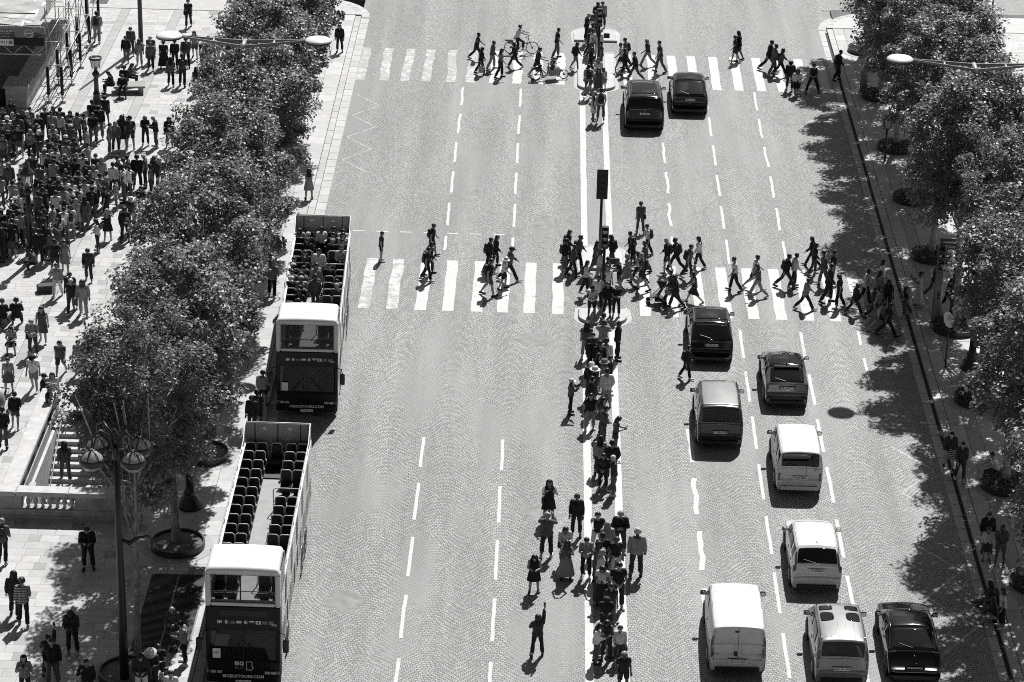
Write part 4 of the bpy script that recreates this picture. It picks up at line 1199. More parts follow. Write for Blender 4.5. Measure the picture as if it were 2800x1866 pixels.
MB().lathe([(.02, .22), (.07, .16), (.11, .0), (.09, -.1), (.02, -.14)], 14, (1.08, -.05, 5.25)).build('side_lamp', M['dark_steel'], t, True)

def candelabra_base(mb):
    mb.lathe([(.46, 0), (.46, .1), (.40, .16), (.36, .34), (.25, .5), (.21, .62), (.24, .68), (.18, .76), (.14, 1.1)], 16)
for x, y, lab in ((-12.95, 93.2, 'black ornate column with stepped round base between the left planters'), (18.65, 108.3, 'black ornate column with stepped round base among the right trees')):
    t = thing('lamp_column', lab, 'lamp column', (x, y, .14), 0, 'black ornate columns under the trees')
    q = MB(); candelabra_base(q); q.build('base', M['iron'], t, True)
    MB().tube([(0, 0, 1.0), (0, 0, 3.0), (0, 0, 6.6)], [.15, .12, .075], 12).build('shaft', M['iron'], t, True)
    MB().lathe([(.02, .0), (.2, .1), (.28, .34), (.26, .5), (.04, .75)], 12, (0, 0, 6.6)).build('lantern', M['lantern_glass'], t, True)

def lantern_post(x, y, h, label, flat=False):
    t = thing('lantern_post', label, 'lantern post', (x, y, .14), 0, 'classic glass lanterns on cast iron posts')
    q = MB(); q.lathe([(.30, 0), (.30, .12), (.22, .3), (.17, .55), (.2, .62), (.13, .8)], 14); q.build('base', M['iron'], t, True)
    MB().tube([(0, 0, .7), (0, 0, h * .5), (0, 0, h - 1.35)], [.135, .115, .105], 14).build('shaft', M['iron'], t, True)
    MB().lathe([(.11, 0), (.18, .1), (.21, .22), (.13, .32), (.08, .42), (.1, .5), (.06, .6)], 12, (0, 0, h - 1.5)).build('capital', M['iron'], t, True)
    c = (0, 0, h - .98)
    MB().lathe([(.20, 0), (.285, .52)], 8, c, cap=False).build('lantern_pane', M['lantern_glass'], t)
    for k in range(8):
        a = k * math.pi / 4
        MB().tube([(math.cos(a) * .205, math.sin(a) * .205, c[2]), (math.cos(a) * .29, math.sin(a) * .29, c[2] + .52)], .014, 5).build('lantern_bar', M['iron'], t)
    if flat:
        MB().lathe([(.33, .48), (.36, .54), (.34, .60), (.29, .58)], 18, c, cap=False).build('lantern_rim', M['iron'], t, True)
        MB().lathe([(.295, .55), (.2, .58), (.01, .59)], 18, c, cap=False).build('lantern_lid', M['globe'], t, True)
        MB().tube([(-.26, -.1, c[2] + .62), (.26, .12, c[2] + .62)], .03, 6).build('lid_bar', M['iron'], t, True)
        return t
    MB().lathe([(.34, .5), (.36, .56), (.32, .62), (.12, .86), (.09, .95), (.13, 1.0), (.05, 1.06), (.03, 1.2), (.005, 1.26)], 16, c, cap=False).build('lantern_roof', M['dark_steel'], t, True)
    for k in range(8):
        a = k * math.pi / 4
        MB().tube([(math.cos(a) * .35, math.sin(a) * .35, c[2] + .54), (math.cos(a) * .38, math.sin(a) * .38, c[2] + .74)], [.02, .004], 5).build('finial', M['iron'], t)
    return t
lantern_post(-23.35, 117.4, 4.75, 'lantern post with pointed roof standing in the middle of the crowd')
lantern_post(-23.85, 139.85, 3.05, 'lantern post between the metro scaffold and the seated group', True)
t = thing('flag_pole', 'plain dark tapering pole on the pale paving above the walking group', 'pole', (-23.0, 150.4, .14))
MB().tube([(0, 0, 0), (0, 0, 5), (0, 0, 11)], [.14, .11, .07], 14).build('shaft', M['iron'], t, True)
MB().lathe([(.22, 0), (.22, .06), (.15, .1)], 14).build('base', M['iron'], t, True)
# slim display post on the right pavement
t = thing('display_post', 'slim black post with a tapered display head by the right planters', 'display post', (17.68, 134.4, .14), R(4))
MB().tube([(0, 0, 0), (0, 0, 1.75)], .055, 10).build('post', M['iron'], t, True)
q = MB(); q.add([(-.14, -.1, 1.75), (.14, -.1, 1.75), (.14, .1, 1.75), (-.14, .1, 1.75), (-.27, -.15, 2.35), (.27, -.15, 2.35), (.27, .15, 2.35), (-.27, .15, 2.35), (-.22, -.12, 2.5), (.22, -.12, 2.5), (.22, .12, 2.5), (-.22, .12, 2.5)], [(0, 1, 5, 4), (1, 2, 6, 5), (2, 3, 7, 6), (3, 0, 4, 7), (4, 5, 9, 8), (5, 6, 10, 9), (6, 7, 11, 10), (7, 4, 8, 11), (8, 9, 10, 11), (3, 2, 1, 0)])
q.build('head', M['iron'], t)
q = MB(); q.add([(-.11, -.109, 1.82), (.11, -.109, 1.82), (.2, -.151, 2.28), (-.2, -.151, 2.28)], [(0, 1, 2, 3)]); q.build('display_face', M['globe'], t)

# traffic signals
def signal(x, y, h, label, z0=.14, body=True, board=False, arm=False, heavy=False, rz=0.0):
    t = thing('traffic_signal', label, 'traffic signal', (x, y, z0), rz, 'traffic signals of the two crossings')
    if heavy:
        MB().tube([(0, 0, 0), (0, 0, 1.2), (0, 0, h - 1.0)], [.20, .19, .165], 16).build('column', M['grey_steel'], t, True)
        MB().tube([(0, .03, 0), (0, .03, h - 1.0)], [.215, .18], 16).build('column_back', M['iron'], t, True)
        for k in range(3):
            q = MB(); q.disc_y((-.02, -.19, 1.25 + k * .13), .055, .05, 14, 'Y'); q.build('repeater_lens', M['black'], t)
        hz = h - .95
        MB().lathe([(.19, 0), (.2, .03), (.19, .08)], 16, (0, 0, h - 1.02)).build('collar', M['iron'], t, True)
    else:
        MB().tube([(0, 0, 0), (0, 0, h - .9)], [.075, .06], 12).build('pole', M['iron'], t, True)
        if not board: MB().bbox((0, 0, .45), (.24, .2, .9), .03).build('control_cabinet', M['galv'], t)
        hz = h - 1.0
    hb = MB().bbox((0, -.05 if not heavy else -.02, hz + .5), (.32, .30, 1.0), .04).build('signal_head', M['black'], t)
    for k in range(3):
        MB().lathe([(.105, 0), (.1, .02)], 16, (0, 0, 0)).build('lens', M['lamp_red'], hb, False, (0, -.21, hz + .18 + k * .31)).rotation_euler = (R(90), 0, 0)
        q = MB(); n = 10
        vs = [(math.cos(math.pi * i / n) * .125, -.2 - d, math.sin(math.pi * i / n) * .125 + (0)) for d in (0, .17) for i in range(n + 1)]
        q.add(vs, [(i, i + 1, n + 2 + i, n + 1 + i) for i in range(n)] + [(n + 1 + i, n + 2 + i, i + 1, i) for i in range(n)])
        q.build('visor', M['black'], hb, True, (0, 0, hz + .18 + k * .31))
    if board: MB().bbox((0, -.30, hz + .50), (.52, .04, 1.45), .03).build('backing_board', M['ink'], t)
    if not heavy and not board:
        for k in range(3): MB().bbox((.02, -.1, 1.1 + k * .28), (.17, .12, .22), .02).build('pedestrian_unit', M['black'], t)
        MB().bbox((.42, -.02, 2.35), (.34, .12, .26), .03).build('side_unit', M['black'], t)
    return t
signal(2.9, 113.65, 4.0, 'black traffic signal rising from the near refuge among the waiting people', .128)
signal(2.85, 120.35, 4.1, 'traffic signal seen from behind with tall black backing board, beyond the near refuge', .128, board=True)
signal(3.0, 147.3, 3.9, 'black traffic signal on the far refuge beside a man reading', .128)
signal(17.75, 113.25, 3.6, 'thick grey traffic signal column on the right kerb of the near crossing', heavy=True)
signal(17.7, 145.8, 3.4, 'thick grey traffic signal column on the right kerb of the far crossing', heavy=True)
# direction sign
t = thing('direction_sign', 'dark finger sign reading Toilettes behind the right signal column', 'sign', (17.95, 114.6, .14), R(-1))
MB().tube([(.0, .12, 0), (.0, .12, 3.3)], .05, 10).build('post', M['iron'], t, True)
for z, d in ((3.12, .30), (3.42, .12)):
    MB().bbox((.62, 0, z), (1.5, .06, d), .01).build('sign_blade', M['dark_steel'], t)
MB().box((.62, -.033, 3.29), (1.46, .008, .012)).build('sign_edge', M['galv'], t); MB().box((.62, -.033, 2.95), (1.46, .008, .012)).build('sign_edge', M['galv'], t)
lettering('Toilettes', .17, M['white_ink'], t, (.42, -.034, 3.11), (R(90), 0, 0))
t = thing('round_sign', 'round pale traffic sign seen edge-on, on a thin post by the right planter', 'sign', (17.55, 108.3, .14), R(-62))
MB().tube([(0, 0, 0), (0, 0, 2.2)], .03, 8).build('post', M['iron'], t, True)
q = MB(); q.disc_y((0, -.05, 2.25), .34, .03, 26, 'Y'); q.build('disc', M['plate'], t)
for k in range(3): MB().box((0, -.068, 2.35 - k * .1), (.34 - k * .06, .006, .03)).build('sign_text', M['grey_steel'], t)
t = thing('bollard', 'thin black bollard at the top corner of the right pavement', 'bollard', (26.8, 160.3, .12))
MB().tube([(0, 0, 0), (0, 0, 1.7), (.02, 0, 1.85)], [.06, .055, .02], 10).build('post', M['iron'], t, True)

# ---------------------------------------------------------------- stone stair well with balustrade
t = thing('stair_balustrade', 'pale stone balustrade round the pedestrian stair well on the left pavement', 'balustrade', (0, 0, 0))
x0, x1, y0, y1 = -19.3, -15.2, 92.4, 101.0
q = MB(); q.bbox((x0 - .3, (y0 + y1) / 2 + .02, .33), (.52, y1 - y0 + .0, .38), .02); q.build('plinth', M['stone_dark'], t)
q = MB(); q.bbox((x0 - .3, (y0 + y1) / 2 + .05, 1.17), (.66, y1 - y0 - .1 + .35, .17), .03); q.build('coping', M['stone'], t)
q = MB(); q.bbox(((x0 + x1) / 2 - .8, y0 - .28, .33), (x1 - x0 + 2.6, .50, .38), .02); q.build('plinth', M['stone_dark'], t)
q = MB(); q.bbox(((x0 + x1) / 2 - .8, y0 - .28, .20), (x1 - x0 + 2.7, .62, .14), .02); q.build('plinth_foot', M['stone_dark'], t)
for xa, xb in ((x0 - 2.1, x0 + .0), (x0 + .01, x0 + 1.95), (x0 + 1.96, x1 + .5)):
    q = MB(); q.bbox(((xa + xb) / 2, y0 - .28, 1.172), (xb - xa, .60, .17), .03); q.build('coping', M['stone'], t)
bal = MB(); bal.lathe([(.075, 0), (.075, .05), (.045, .08), (.085, .17), (.095, .24), (.075, .33), (.045, .43), (.055, .47), (.075, .5), (.075, .565)], 12)
balm = bal.mesh('baluster', M['stone'], True)
for i in range(7): link('baluster', balm, t, (x0 + .42 + i * .272, y0 - .28, .52))
for xa, xb in ((x0 - 2.1, x0 + .22), (x0 + 2.2, x1 + .5)):
    q = MB(); q.bbox(((xa + xb) / 2, y0 - .28, .80), (xb - xa, .40, .56), .02); q.build('pier', M['stone_dark'], t)
for k in range(4):
    for i in range(5): link('baluster', balm, t, (x0 - .3, y0 + .55 + k * 2.15 + i * .29, .52))
    q = MB(); q.bbox((x0 - .3, y0 + 2.13 + k * 2.15, .80), (.42, .58, .56), .02); q.build('pier', M['stone'], t)
q = MB(); q.bbox((x0 - .3, y1 + .1, .72), (.6, .5, 1.02), .03); q.build('end_pier', M['stone'], t)
# well walls and steps
st = thing('stairway', 'stone steps of the pedestrian underpass going down beside the balustrade', 'stairs', (0, 0, 0))
wl_ = MB(); wl_.box((x0 + .06, (y0 + y1) / 2, -2.2), (.12, y1 - y0, 4.68)); wl_.build('well_wall', M['stone'], st)
MB().box((x1 - .06, (y0 + y1) / 2, -2.2), (.12, y1 - y0, 4.68)).build('well_wall', M['stone'], st)
MB().box(((x0 + x1) / 2, y0 + .06, -2.2), (x1 - x0 - .25, .12, 4.6)).build('well_wall', M['stone_dark'], st)
step = MB(); step.bbox((0, 0, -.3), (x1 - x0 - .25, .36, .6), .01); stm = step.mesh('step', M['stone'])
for i in range(24):
    link('step', stm, st, ((x0 + x1) / 2, y1 - .2 - i * .345, .135 - i * .165))
MB().tube([(x0 + .35, y1 - .3, 1.0), (x0 + .35, y0 + .3, -3.0)], .028, 8).build('handrail', M['grey_steel'], st, True)

# ---------------------------------------------------------------- metro entrance, parapet, scaffold and canopy
t = thing('metro_parapet', 'dark stone parapet and pit of the metro entrance under the scaffold roof', 'parapet', (0, 0, 0))
MB().bbox((-27.85, 145.9, .62), (.98, 12.0, 1.0), .03).build('parapet_wall', M['stone_dark'], t)
MB().bbox((-27.95, 139.55, .72), (1.15, 1.5, 1.22), .03).build('end_pier', M['stone_dark'], t)
MB().bbox((-27.95, 139.5, 1.40), (1.35, 1.75, .14), .03).build('pier_cap', M['stone_dark'], t)
MB().box((-34.2, 152.06, -2.0), (11.4, .12, 4.3)).build('pit_wall', M['stone_dark'], t)
MB().box((-28.42, 145.7, -2.0), (.1, 12.6, 4.3)).build('pit_wall', M['stone_dark'], t)
MB().box((-34.2, 145.6, -3.6), (11.4, 12.6, .1)).build('pit_floor', M['stone_dark'], t)
for x in (-29.6, -31.2):
    es = thing('escalator', 'dim escalator %s the metro pit wall' % ('right beside' if x > -30 else 'farther from'), 'escalator', (x, 139.6, .12), 0, 'escalators down into the metro')
    for s in (-.55, .55):
        q = MB(); q.add([(s - .07, 0, .0), (s + .07, 0, .0), (s + .07, 8, -3.6), (s - .07, 8, -3.6), (s - .07, 0, .85), (s + .07, 0, .85), (s + .07, 8, -2.7), (s - .07, 8, -2.7)], [(4, 5, 6, 7), (0, 4, 7, 3), (1, 2, 6, 5), (0, 1, 5, 4)]); q.build('balustrade', M['dark_steel'], es)
        MB().tube([(s, 0, .3), (s, -.15, .6), (s, .05, .9), (s, 8, -2.64)], .045, 8).build('handrail', M['black'], es, True)
    sm_ = MB(); sm_.box((0, 0, -.1), (.95, .4, .2)); smm = sm_.mesh('step', M['grey_steel'])
    for i in range(16): link('step', smm, es, (0, .3 + i * .42, -.02 - i * .19))
t = thing('scaffold', 'steel tube scaffold tower with black foam wrapped feet beside the metro entrance', 'scaffold', (0, 0, .14))
ft = [(-26.45, 140.0), (-25.72, 140.05), (-26.45, 143.0), (-25.74, 143.1), (-26.45, 146.15), (-25.74, 146.1), (-26.42, 149.2), (-25.74, 149.3), (-26.42, 152.6), (-25.74, 152.6)]
for x, y in ft:
    s = MB().tube([(x, y, .03), (x, y, 5.3)], .027, 7).build('standard', M['galv'], t, True)
    MB().tube([(x, y, .45), (x, y, 2.0)], .085, 10).build('foam_sleeve', M['black_foam'], s, True)
    MB().bbox((x, y, .02), (.34, .3, .04), .008).build('base_plate', M['dark_steel'], s)
for z in (.32, 2.1, 3.4, 4.7):
    for xa, ya, xb, yb_ in [(ft[2 * i][0], ft[2 * i][1], ft[2 * i + 1][0], ft[2 * i + 1][1]) for i in range(5)]:
        MB().tube([(xa - .15, ya, z), (xb + .15, yb_, z)], .022, 6).build('transom', M['galv'], t, True)
    for s in (0, 1):
        MB().tube([(ft[s][0], 139.7, z + .05), (ft[s][0], 153, z + .05)], .022, 6).build('ledger', M['galv'], t, True)
for i in range(4):
    for s in (0, 1):
        a, b2 = ft[2 * i + s], ft[2 * i + 2 + s]
        MB().tube([(a[0] + .04, a[1], .5 if i % 2 else 4.6), (b2[0] + .04, b2[1], 4.6 if i % 2 else .5)], .022, 6).build('brace', M['galv'], t, True)
        MB().tube([(ft[2 * i][0], ft[2 * i][1] - .04, .5 + s * 2), (ft[2 * i + 1][0], ft[2 * i + 1][1] - .04, 2.3 + s * 2)], .02, 6).build('brace', M['galv'], t, True)
t = thing('metro_canopy', 'sheeted scaffold roof over the metro entrance with lattice girder and banners', 'canopy', (0, 0, .14))
q = MB(); nx, ny = 26, 34
for j in range(ny + 1):
    for i in range(nx + 1):
        x, y = -40 + i * 13.3 / nx, 139.9 + j * 18.0 / ny
        q.v.append((x, y, 4.35 + .07 * math.sin(x * 2.1 + y * .7) * math.sin(y * 1.3) + rnd.uniform(-.05, .05) + .02 * (y - 140)))
q.f = [(j * (nx + 1) + i, j * (nx + 1) + i + 1, (j + 1) * (nx + 1) + i + 1, (j + 1) * (nx + 1) + i) for j in range(ny) for i in range(nx)]
o = len(q.v); q.v += [(x, y, z - .03) for x, y, z in q.v[:o]]; q.f += [tuple(o + k for k in f[::-1]) for f in q.f[:nx * ny]]
q.build('roof_sheet', M['pale_sheet'] if 'pale_sheet' in M else mat('pale_tarpaulin', .36, .35, .25, 1.2, .3, 6), t)
for k in range(7):
    xa, ya = rnd.uniform(-33, -29), 141 + k * 1.9
    MB().tube([(xa, ya, 4.62), (xa + rnd.uniform(1.5, 3.0), ya + rnd.uniform(-.3, .6), 4.64)], .03, 6).build('loose_tube', M['dark_steel'], t)
for z in (2.75, 3.3): MB().tube([(-40, 139.75, z), (-26.7, 139.75, z)], .04, 8).build('girder_chord', M['galv'], t, True)
for i in range(22):
    x = -39.6 + i * .6
    MB().tube([(x, 139.75, 2.75 if i % 2 else 3.3), (x + .6, 139.75, 3.3 if i % 2 else 2.75)], .024, 6).build('girder_web', M['galv'], t, True)
MB().tube([(-40, 139.68, 4.3), (-26.5, 139.68, 4.3)], .04, 8).build('edge_tube', M['galv'], t, True)
MB().box((-33.3, 139.72, 3.49), (13.6, .05, .46)).build('fascia_sheet', M['black_foam'], t)
bn = MB().box((-29.65, 139.66, 3.875), (3.1, .03, .55)).build('banner', M['dark_steel'], t)
MB().box((-29.6, 139.655, 3.42), (2.96, .032, .36)).build('banner_foot', M['plate'], bn)
rot = (R(90), 0, 0)
lettering('SATION', .19, M['white_ink'], bn, (-28.48, 139.635, 4.04), rot, bold=.004)
lettering('DE B\u00c2TIMENT', .1, M['white_ink'], bn, (-28.52, 139.635, 3.9), rot)
lettering('eaubourg', .11, M['white_ink'], bn, (-28.55, 139.635, 3.76), rot)
lettering('10 11', .2, M['ink'], bn, (-28.66, 139.632, 3.42), rot, bold=.004)
MB().box((-28.27, 139.634, 3.42), (.2, .01, .2)).build('banner_stamp', M['grey_steel'], bn)
b2 = MB().box((-27.53, 139.66, 3.98), (1.0, .03, .54)).build('banner', M['grey_steel'], t)
q = MB(); n = 28; q.tube([(-27.29 + .21 * math.cos(2 * math.pi * k / n), 139.63, 3.96 + .21 * math.sin(2 * math.pi * k / n)) for k in range(n + 1)], .028, 5); q.build('banner_ring', M['white_ink'], b2, True)
MB().box((-27.29, 139.63, 3.96), (.34, .02, .06)).build('banner_bar', M['white_ink'], b2)
MB().bbox((-26.56, 139.6, 4.12), (.26, .12, .36), .02).build('site_speaker', M['grey_steel'], t)
# mesh panel along the canopy edge
q = MB(); q.add([(-26.6, 141.5, 4.4), (-26.6, 153, 4.4), (-26.6, 153, 5.5), (-26.6, 141.5, 5.5), (-26.63, 141.5, 4.4), (-26.63, 153, 4.4), (-26.63, 153, 5.5), (-26.63, 141.5, 5.5)], [(0, 1, 2, 3), (7, 6, 5, 4), (3, 2, 6, 7), (0, 3, 7, 4)])
q.build('guard_panel', M['globe'], t)
# benches
def bench(x, y, w, d, rz, label):
    t = thing('bench', label, 'bench', (x, y, .14), rz, 'stone benches on the left pavement')
    MB().bbox((0, 0, .4), (w, d, .1), .02).build('seat', M['dark_slab'], t)
    for s in (-1, 1): MB().bbox((s * w * .36, 0, .175), (w * .16, d * .8, .35), .02).build('leg', M['dark_slab'], t)
bench(-22.45, 142.2, 1.7, 1.0, R(8), 'low dark stone bench holding four seated people near the scaffold')
bench(-23.2, 110.9, 1.9, .7, R(80), 'low stone bench above the stair well with three seated people')
# luggage standing on the central reservation and by the crowd
t = thing('rucksack', 'grey rucksack standing on the setts between two girls and a boy', 'bag', (2.92, 83.15, 0))
MB().lathe([(.16, 0), (.2, .05), (.21, .25), (.15, .42), (.05, .46)], 14, (0, 0, 0), 1.1, .8).build('body', M['grey_steel'], t, True)
MB().bbox((.02, -.17, .2), (.24, .06, .2), .02).build('pocket', M['pale_bag'], t)
MB().tube([(-.1, .0, .44), (0, 0, .53), (.1, 0, .44)], .014, 6).build('handle', M['bag'], t)
t = thing('rucksack', 'black rucksack on the setts beside the boy in white', 'bag', (3.3, 83.3, 0))
MB().lathe([(.13, 0), (.16, .05), (.17, .25), (.12, .42), (.05, .46)], 14).build('body', M['bag'], t, True)
MB().bbox((0, -.16, .18), (.2, .06, .18), .02).build('pocket', M['black'], t)
t = thing('suitcase', 'dark wheeled suitcase lying under the seated child at the edge of the crowd', 'suitcase', (-22.05, 113.9, .14), R(15))
MB().bbox((0, 0, .2), (.8, .5, .28), .06).build('shell', M['bag'], t)
for sx in (-1, 1):
    for sy in (-1, 1): MB().disc_y((sx * .33, sy * .2, .04), .04, .04, 10).build('wheel', M['black'], t)
MB().tube([(.4, -.12, .3), (.62, -.12, .32), (.62, .12, .32), (.4, .12, .3)], .014, 6).build('pull_handle', M['galv'], t)

# ---------------------------------------------------------------- bicycles and stroller
def spoked(parent, x, y, r, m='rubber'):
    q = MB(); n = 26
    q.tube([(math.cos(2 * math.pi * k / n) * r, 0, math.sin(2 * math.pi * k / n) * r) for k in range(n + 1)], .026, 6, False)
    o = q.build('wheel', M['rubber'], parent, True, (x, y, r + .02))
    q = MB()
    for k in range(12): q.tube([(0, 0, 0), (math.cos(2 * math.pi * k / 12) * r, 0, math.sin(2 * math.pi * k / 12) * r)], .004, 4, False)
    q.build('spokes', M['galv'], o); o2 = MB(); o2.disc_y((0, 0, 0), .05, .1, 10, 'Y'); o2.build('hub', M['iron'], o)
    return o
t = thing('bicycle', 'city bicycle with rear carrier ridden across the far crossing', 'bicycle', (-1.33, 151.35, 0), R(1))
spoked(t, -.62, 0, .35); spoked(t, .62, 0, .35)
q = MB()
for a in ([(-.62, 0, .37), (-.2, 0, .32)], [(-.62, 0, .37), (-.28, 0, .74)], [(-.2, 0, .32), (-.31, 0, .86)], [(-.2, 0, .32), (.36, 0, .72)], [(-.26, 0, .55), (.38, 0, .64)], [(.62, 0, .37), (.42, 0, .78), (.36, 0, 1.0)]): q.tube(a, .022, 6)
q.build('frame', M['iron'], t, True)
MB().tube([(.18, -.28, 1.06), (.34, -.25, 1.1), (.4, 0, 1.02), (.34, .25, 1.1), (.18, .28, 1.06)], .016, 6).build('handlebar', M['iron'], t, True)
MB().bbox((-.33, 0, .91), (.26, .18, .07), .03).build('saddle', M['black'], t)
MB().bbox((-.72, 0, .79), (.48, .16, .05), .01).build('carrier', M['iron'], t); MB().bbox((-.66, 0, .68), (.3, .1, .16), .02).build('battery', M['grey_steel'], t)
q = MB(); q.disc_y((-.2, 0, .32), .1, .03, 14, 'Y'); q.build('crank', M['iron'], t)
t = thing('cargo_bicycle', 'long cargo bicycle with a child in the front box on the far crossing', 'cargo bicycle', (.28, 146.75, 0), R(14))
spoked(t, -.78, 0, .31); spoked(t, .86, 0, .25)
q = MB()
for a in ([(-.78, 0, .33), (-.35, 0, .28), (.55, 0, .22), (.72, 0, .58), (.86, 0, .27)], [(-.35, 0, .28), (-.52, 0, .82)], [(-.78, 0, .33), (-.45, 0, .62), (-.1, 0, .3)], [(-.1, 0, .3), (-.02, 0, .95)]): q.tube(a, .028, 6)
q.build('frame', M['iron'], t, True)
MB().tube([(-.2, -.28, 1.0), (-.04, -.2, 1.05), (-.02, .2, 1.05), (-.2, .28, 1.0)], .016, 6).build('handlebar', M['iron'], t, True)
q = MB(); q.add([(-.0, -.24, .28), (.5, -.2, .28), (.5, .2, .28), (.0, .24, .28), (-.06, -.3, .68), (.66, -.24, .58), (.66, .24, .58), (-.06, .3, .68)], [(3, 2, 1, 0), (0, 1, 5, 4), (1, 2, 6, 5), (2, 3, 7, 6), (3, 0, 4, 7), (4, 5, 1, 0), (5, 6, 2, 1), (6, 7, 3, 2), (7, 4, 0, 3)])
q.build('cargo_box', M['grey_steel'], t); MB().box((.3, 0, .60), (.6, .46, .03)).build('box_cover', M['black'], t)
MB().bbox((-.8, 0, .72), (.42, .2, .05), .01).build('carrier', M['iron'], t); MB().bbox((-.62, 0, .6), (.3, .12, .18), .02).build('battery', M['dark_steel'], t); MB().bbox((-.54, 0, .86), (.24, .17, .07), .03).build('saddle', M['black'], t)
t = thing('bicycle', 'bicycle cropped by the top edge, beyond the far refuge', 'bicycle', (8.6, 164.6, 0), R(-3))
spoked(t, -.6, 0, .34); spoked(t, .6, 0, .34)
q = MB()
for a in ([(-.6, 0, .36), (-.15, 0, .3), (.4, 0, .8)], [(-.6, 0, .36), (-.25, 0, .78), (.38, 0, .78)], [(-.15, 0, .3), (-.28, 0, .9)], [(.6, 0, .36), (.38, 0, .95)]): q.tube(a, .022, 6)
q.build('frame', M['iron'], t, True); MB().bbox((-.29, 0, .93), (.25, .15, .06), .02).build('saddle', M['black'], t)
MB().tube([(.3, -.25, 1.0), (.4, 0, .98), (.3, .25, 1.0)], .016, 6).build('handlebar', M['iron'], t, True)
t = thing('stroller', 'folded-hood black stroller with hanging white bag pushed over the near crossing', 'stroller', (5.35, 114.85, 0), R(90))
for sx in (-.24, .24):
    for yy, r in ((-.38, .11), (.36, .1)):
        q = MB(); q.disc_y((sx, yy, r), r, .05, 16); q.build('wheel', M['rubber'], t, True)
    MB().tube([(sx, .38, .12), (sx, -.1, .62), (sx, -.45, 1.02)], .016, 6).build('side_tube', M['dark_steel'], t, True)
    MB().tube([(sx, -.38, .12), (sx, .0, .52)], .016, 6).build('side_tube', M['dark_steel'], t, True)
MB().tube([(-.24, -.45, 1.02), (.24, -.45, 1.02)], .02, 6).build('handle', M['black'], t, True)
q = MB(); q.add([(-.2, .3, .38), (.2, .3, .38), (.2, -.05, .42), (-.2, -.05, .42), (-.2, -.3, .9), (.2, -.3, .9), (-.2, .3, .34), (.2, .3, .34), (.2, -.08, .38), (-.2, -.08, .38), (-.2, -.34, .88), (.2, -.34, .88)], [(0, 1, 2, 3), (3, 2, 5, 4), (7, 6, 9, 8), (8, 9, 10, 11), (0, 3, 9, 6), (1, 7, 8, 2), (3, 4, 10, 9), (2, 8, 11, 5)]); q.build('seat', M['bag'], t)
q = MB(); q.tube([(0, -.1, .9), (0, -.24, .98), (0, -.36, .92)], [.2, .24, .2], 10); q.build('hood', M['bag'], t, True)
MB().lathe([(.14, 0), (.2, .1), (.15, .3), (.04, .42)], 12, (.02, -.55, .45)).build('hanging_bag', M['pale_bag'], t, True)
MB().bbox((0, -.12, .24), (.36, .4, .16), .03).build('basket', M['black'], t)
t = thing('pushchair', 'dark hooded pushchair in front of the pale-topped person on the left pavement', 'pushchair', (-21.7, 100.7, .14), R(160))
q = MB(); q.lathe([(.3, 0), (.36, .25), (.3, .55), (.1, .75), (.01, .78)], 14, (0, .05, .42), 1, 1.2); q.build('hood', M['grey_steel'], t, True)
for sx in (-.28, .28):
    for yy in (-.35, .42):
        q = MB(); q.disc_y((sx, yy, .13), .13, .05, 16); q.build('wheel', M['rubber'], t, True)
    MB().tube([(sx, .42, .13), (sx, -.2, .7), (sx, -.55, 1.05)], .018, 6).build('side_tube', M['dark_steel'], t, True)
MB().tube([(-.28, -.55, 1.05), (.28, -.55, 1.05)], .02, 6).build('handle', M['black'], t, True)
PEOPLE_GROUPS=['people at the far zebra crossing', 'people at the near zebra crossing', 'people standing on the central reservation', 'people on the left pavement', 'people on the right pavement', 'people sitting at the kerb', 'people seated on benches', 'people in the packed crowd']
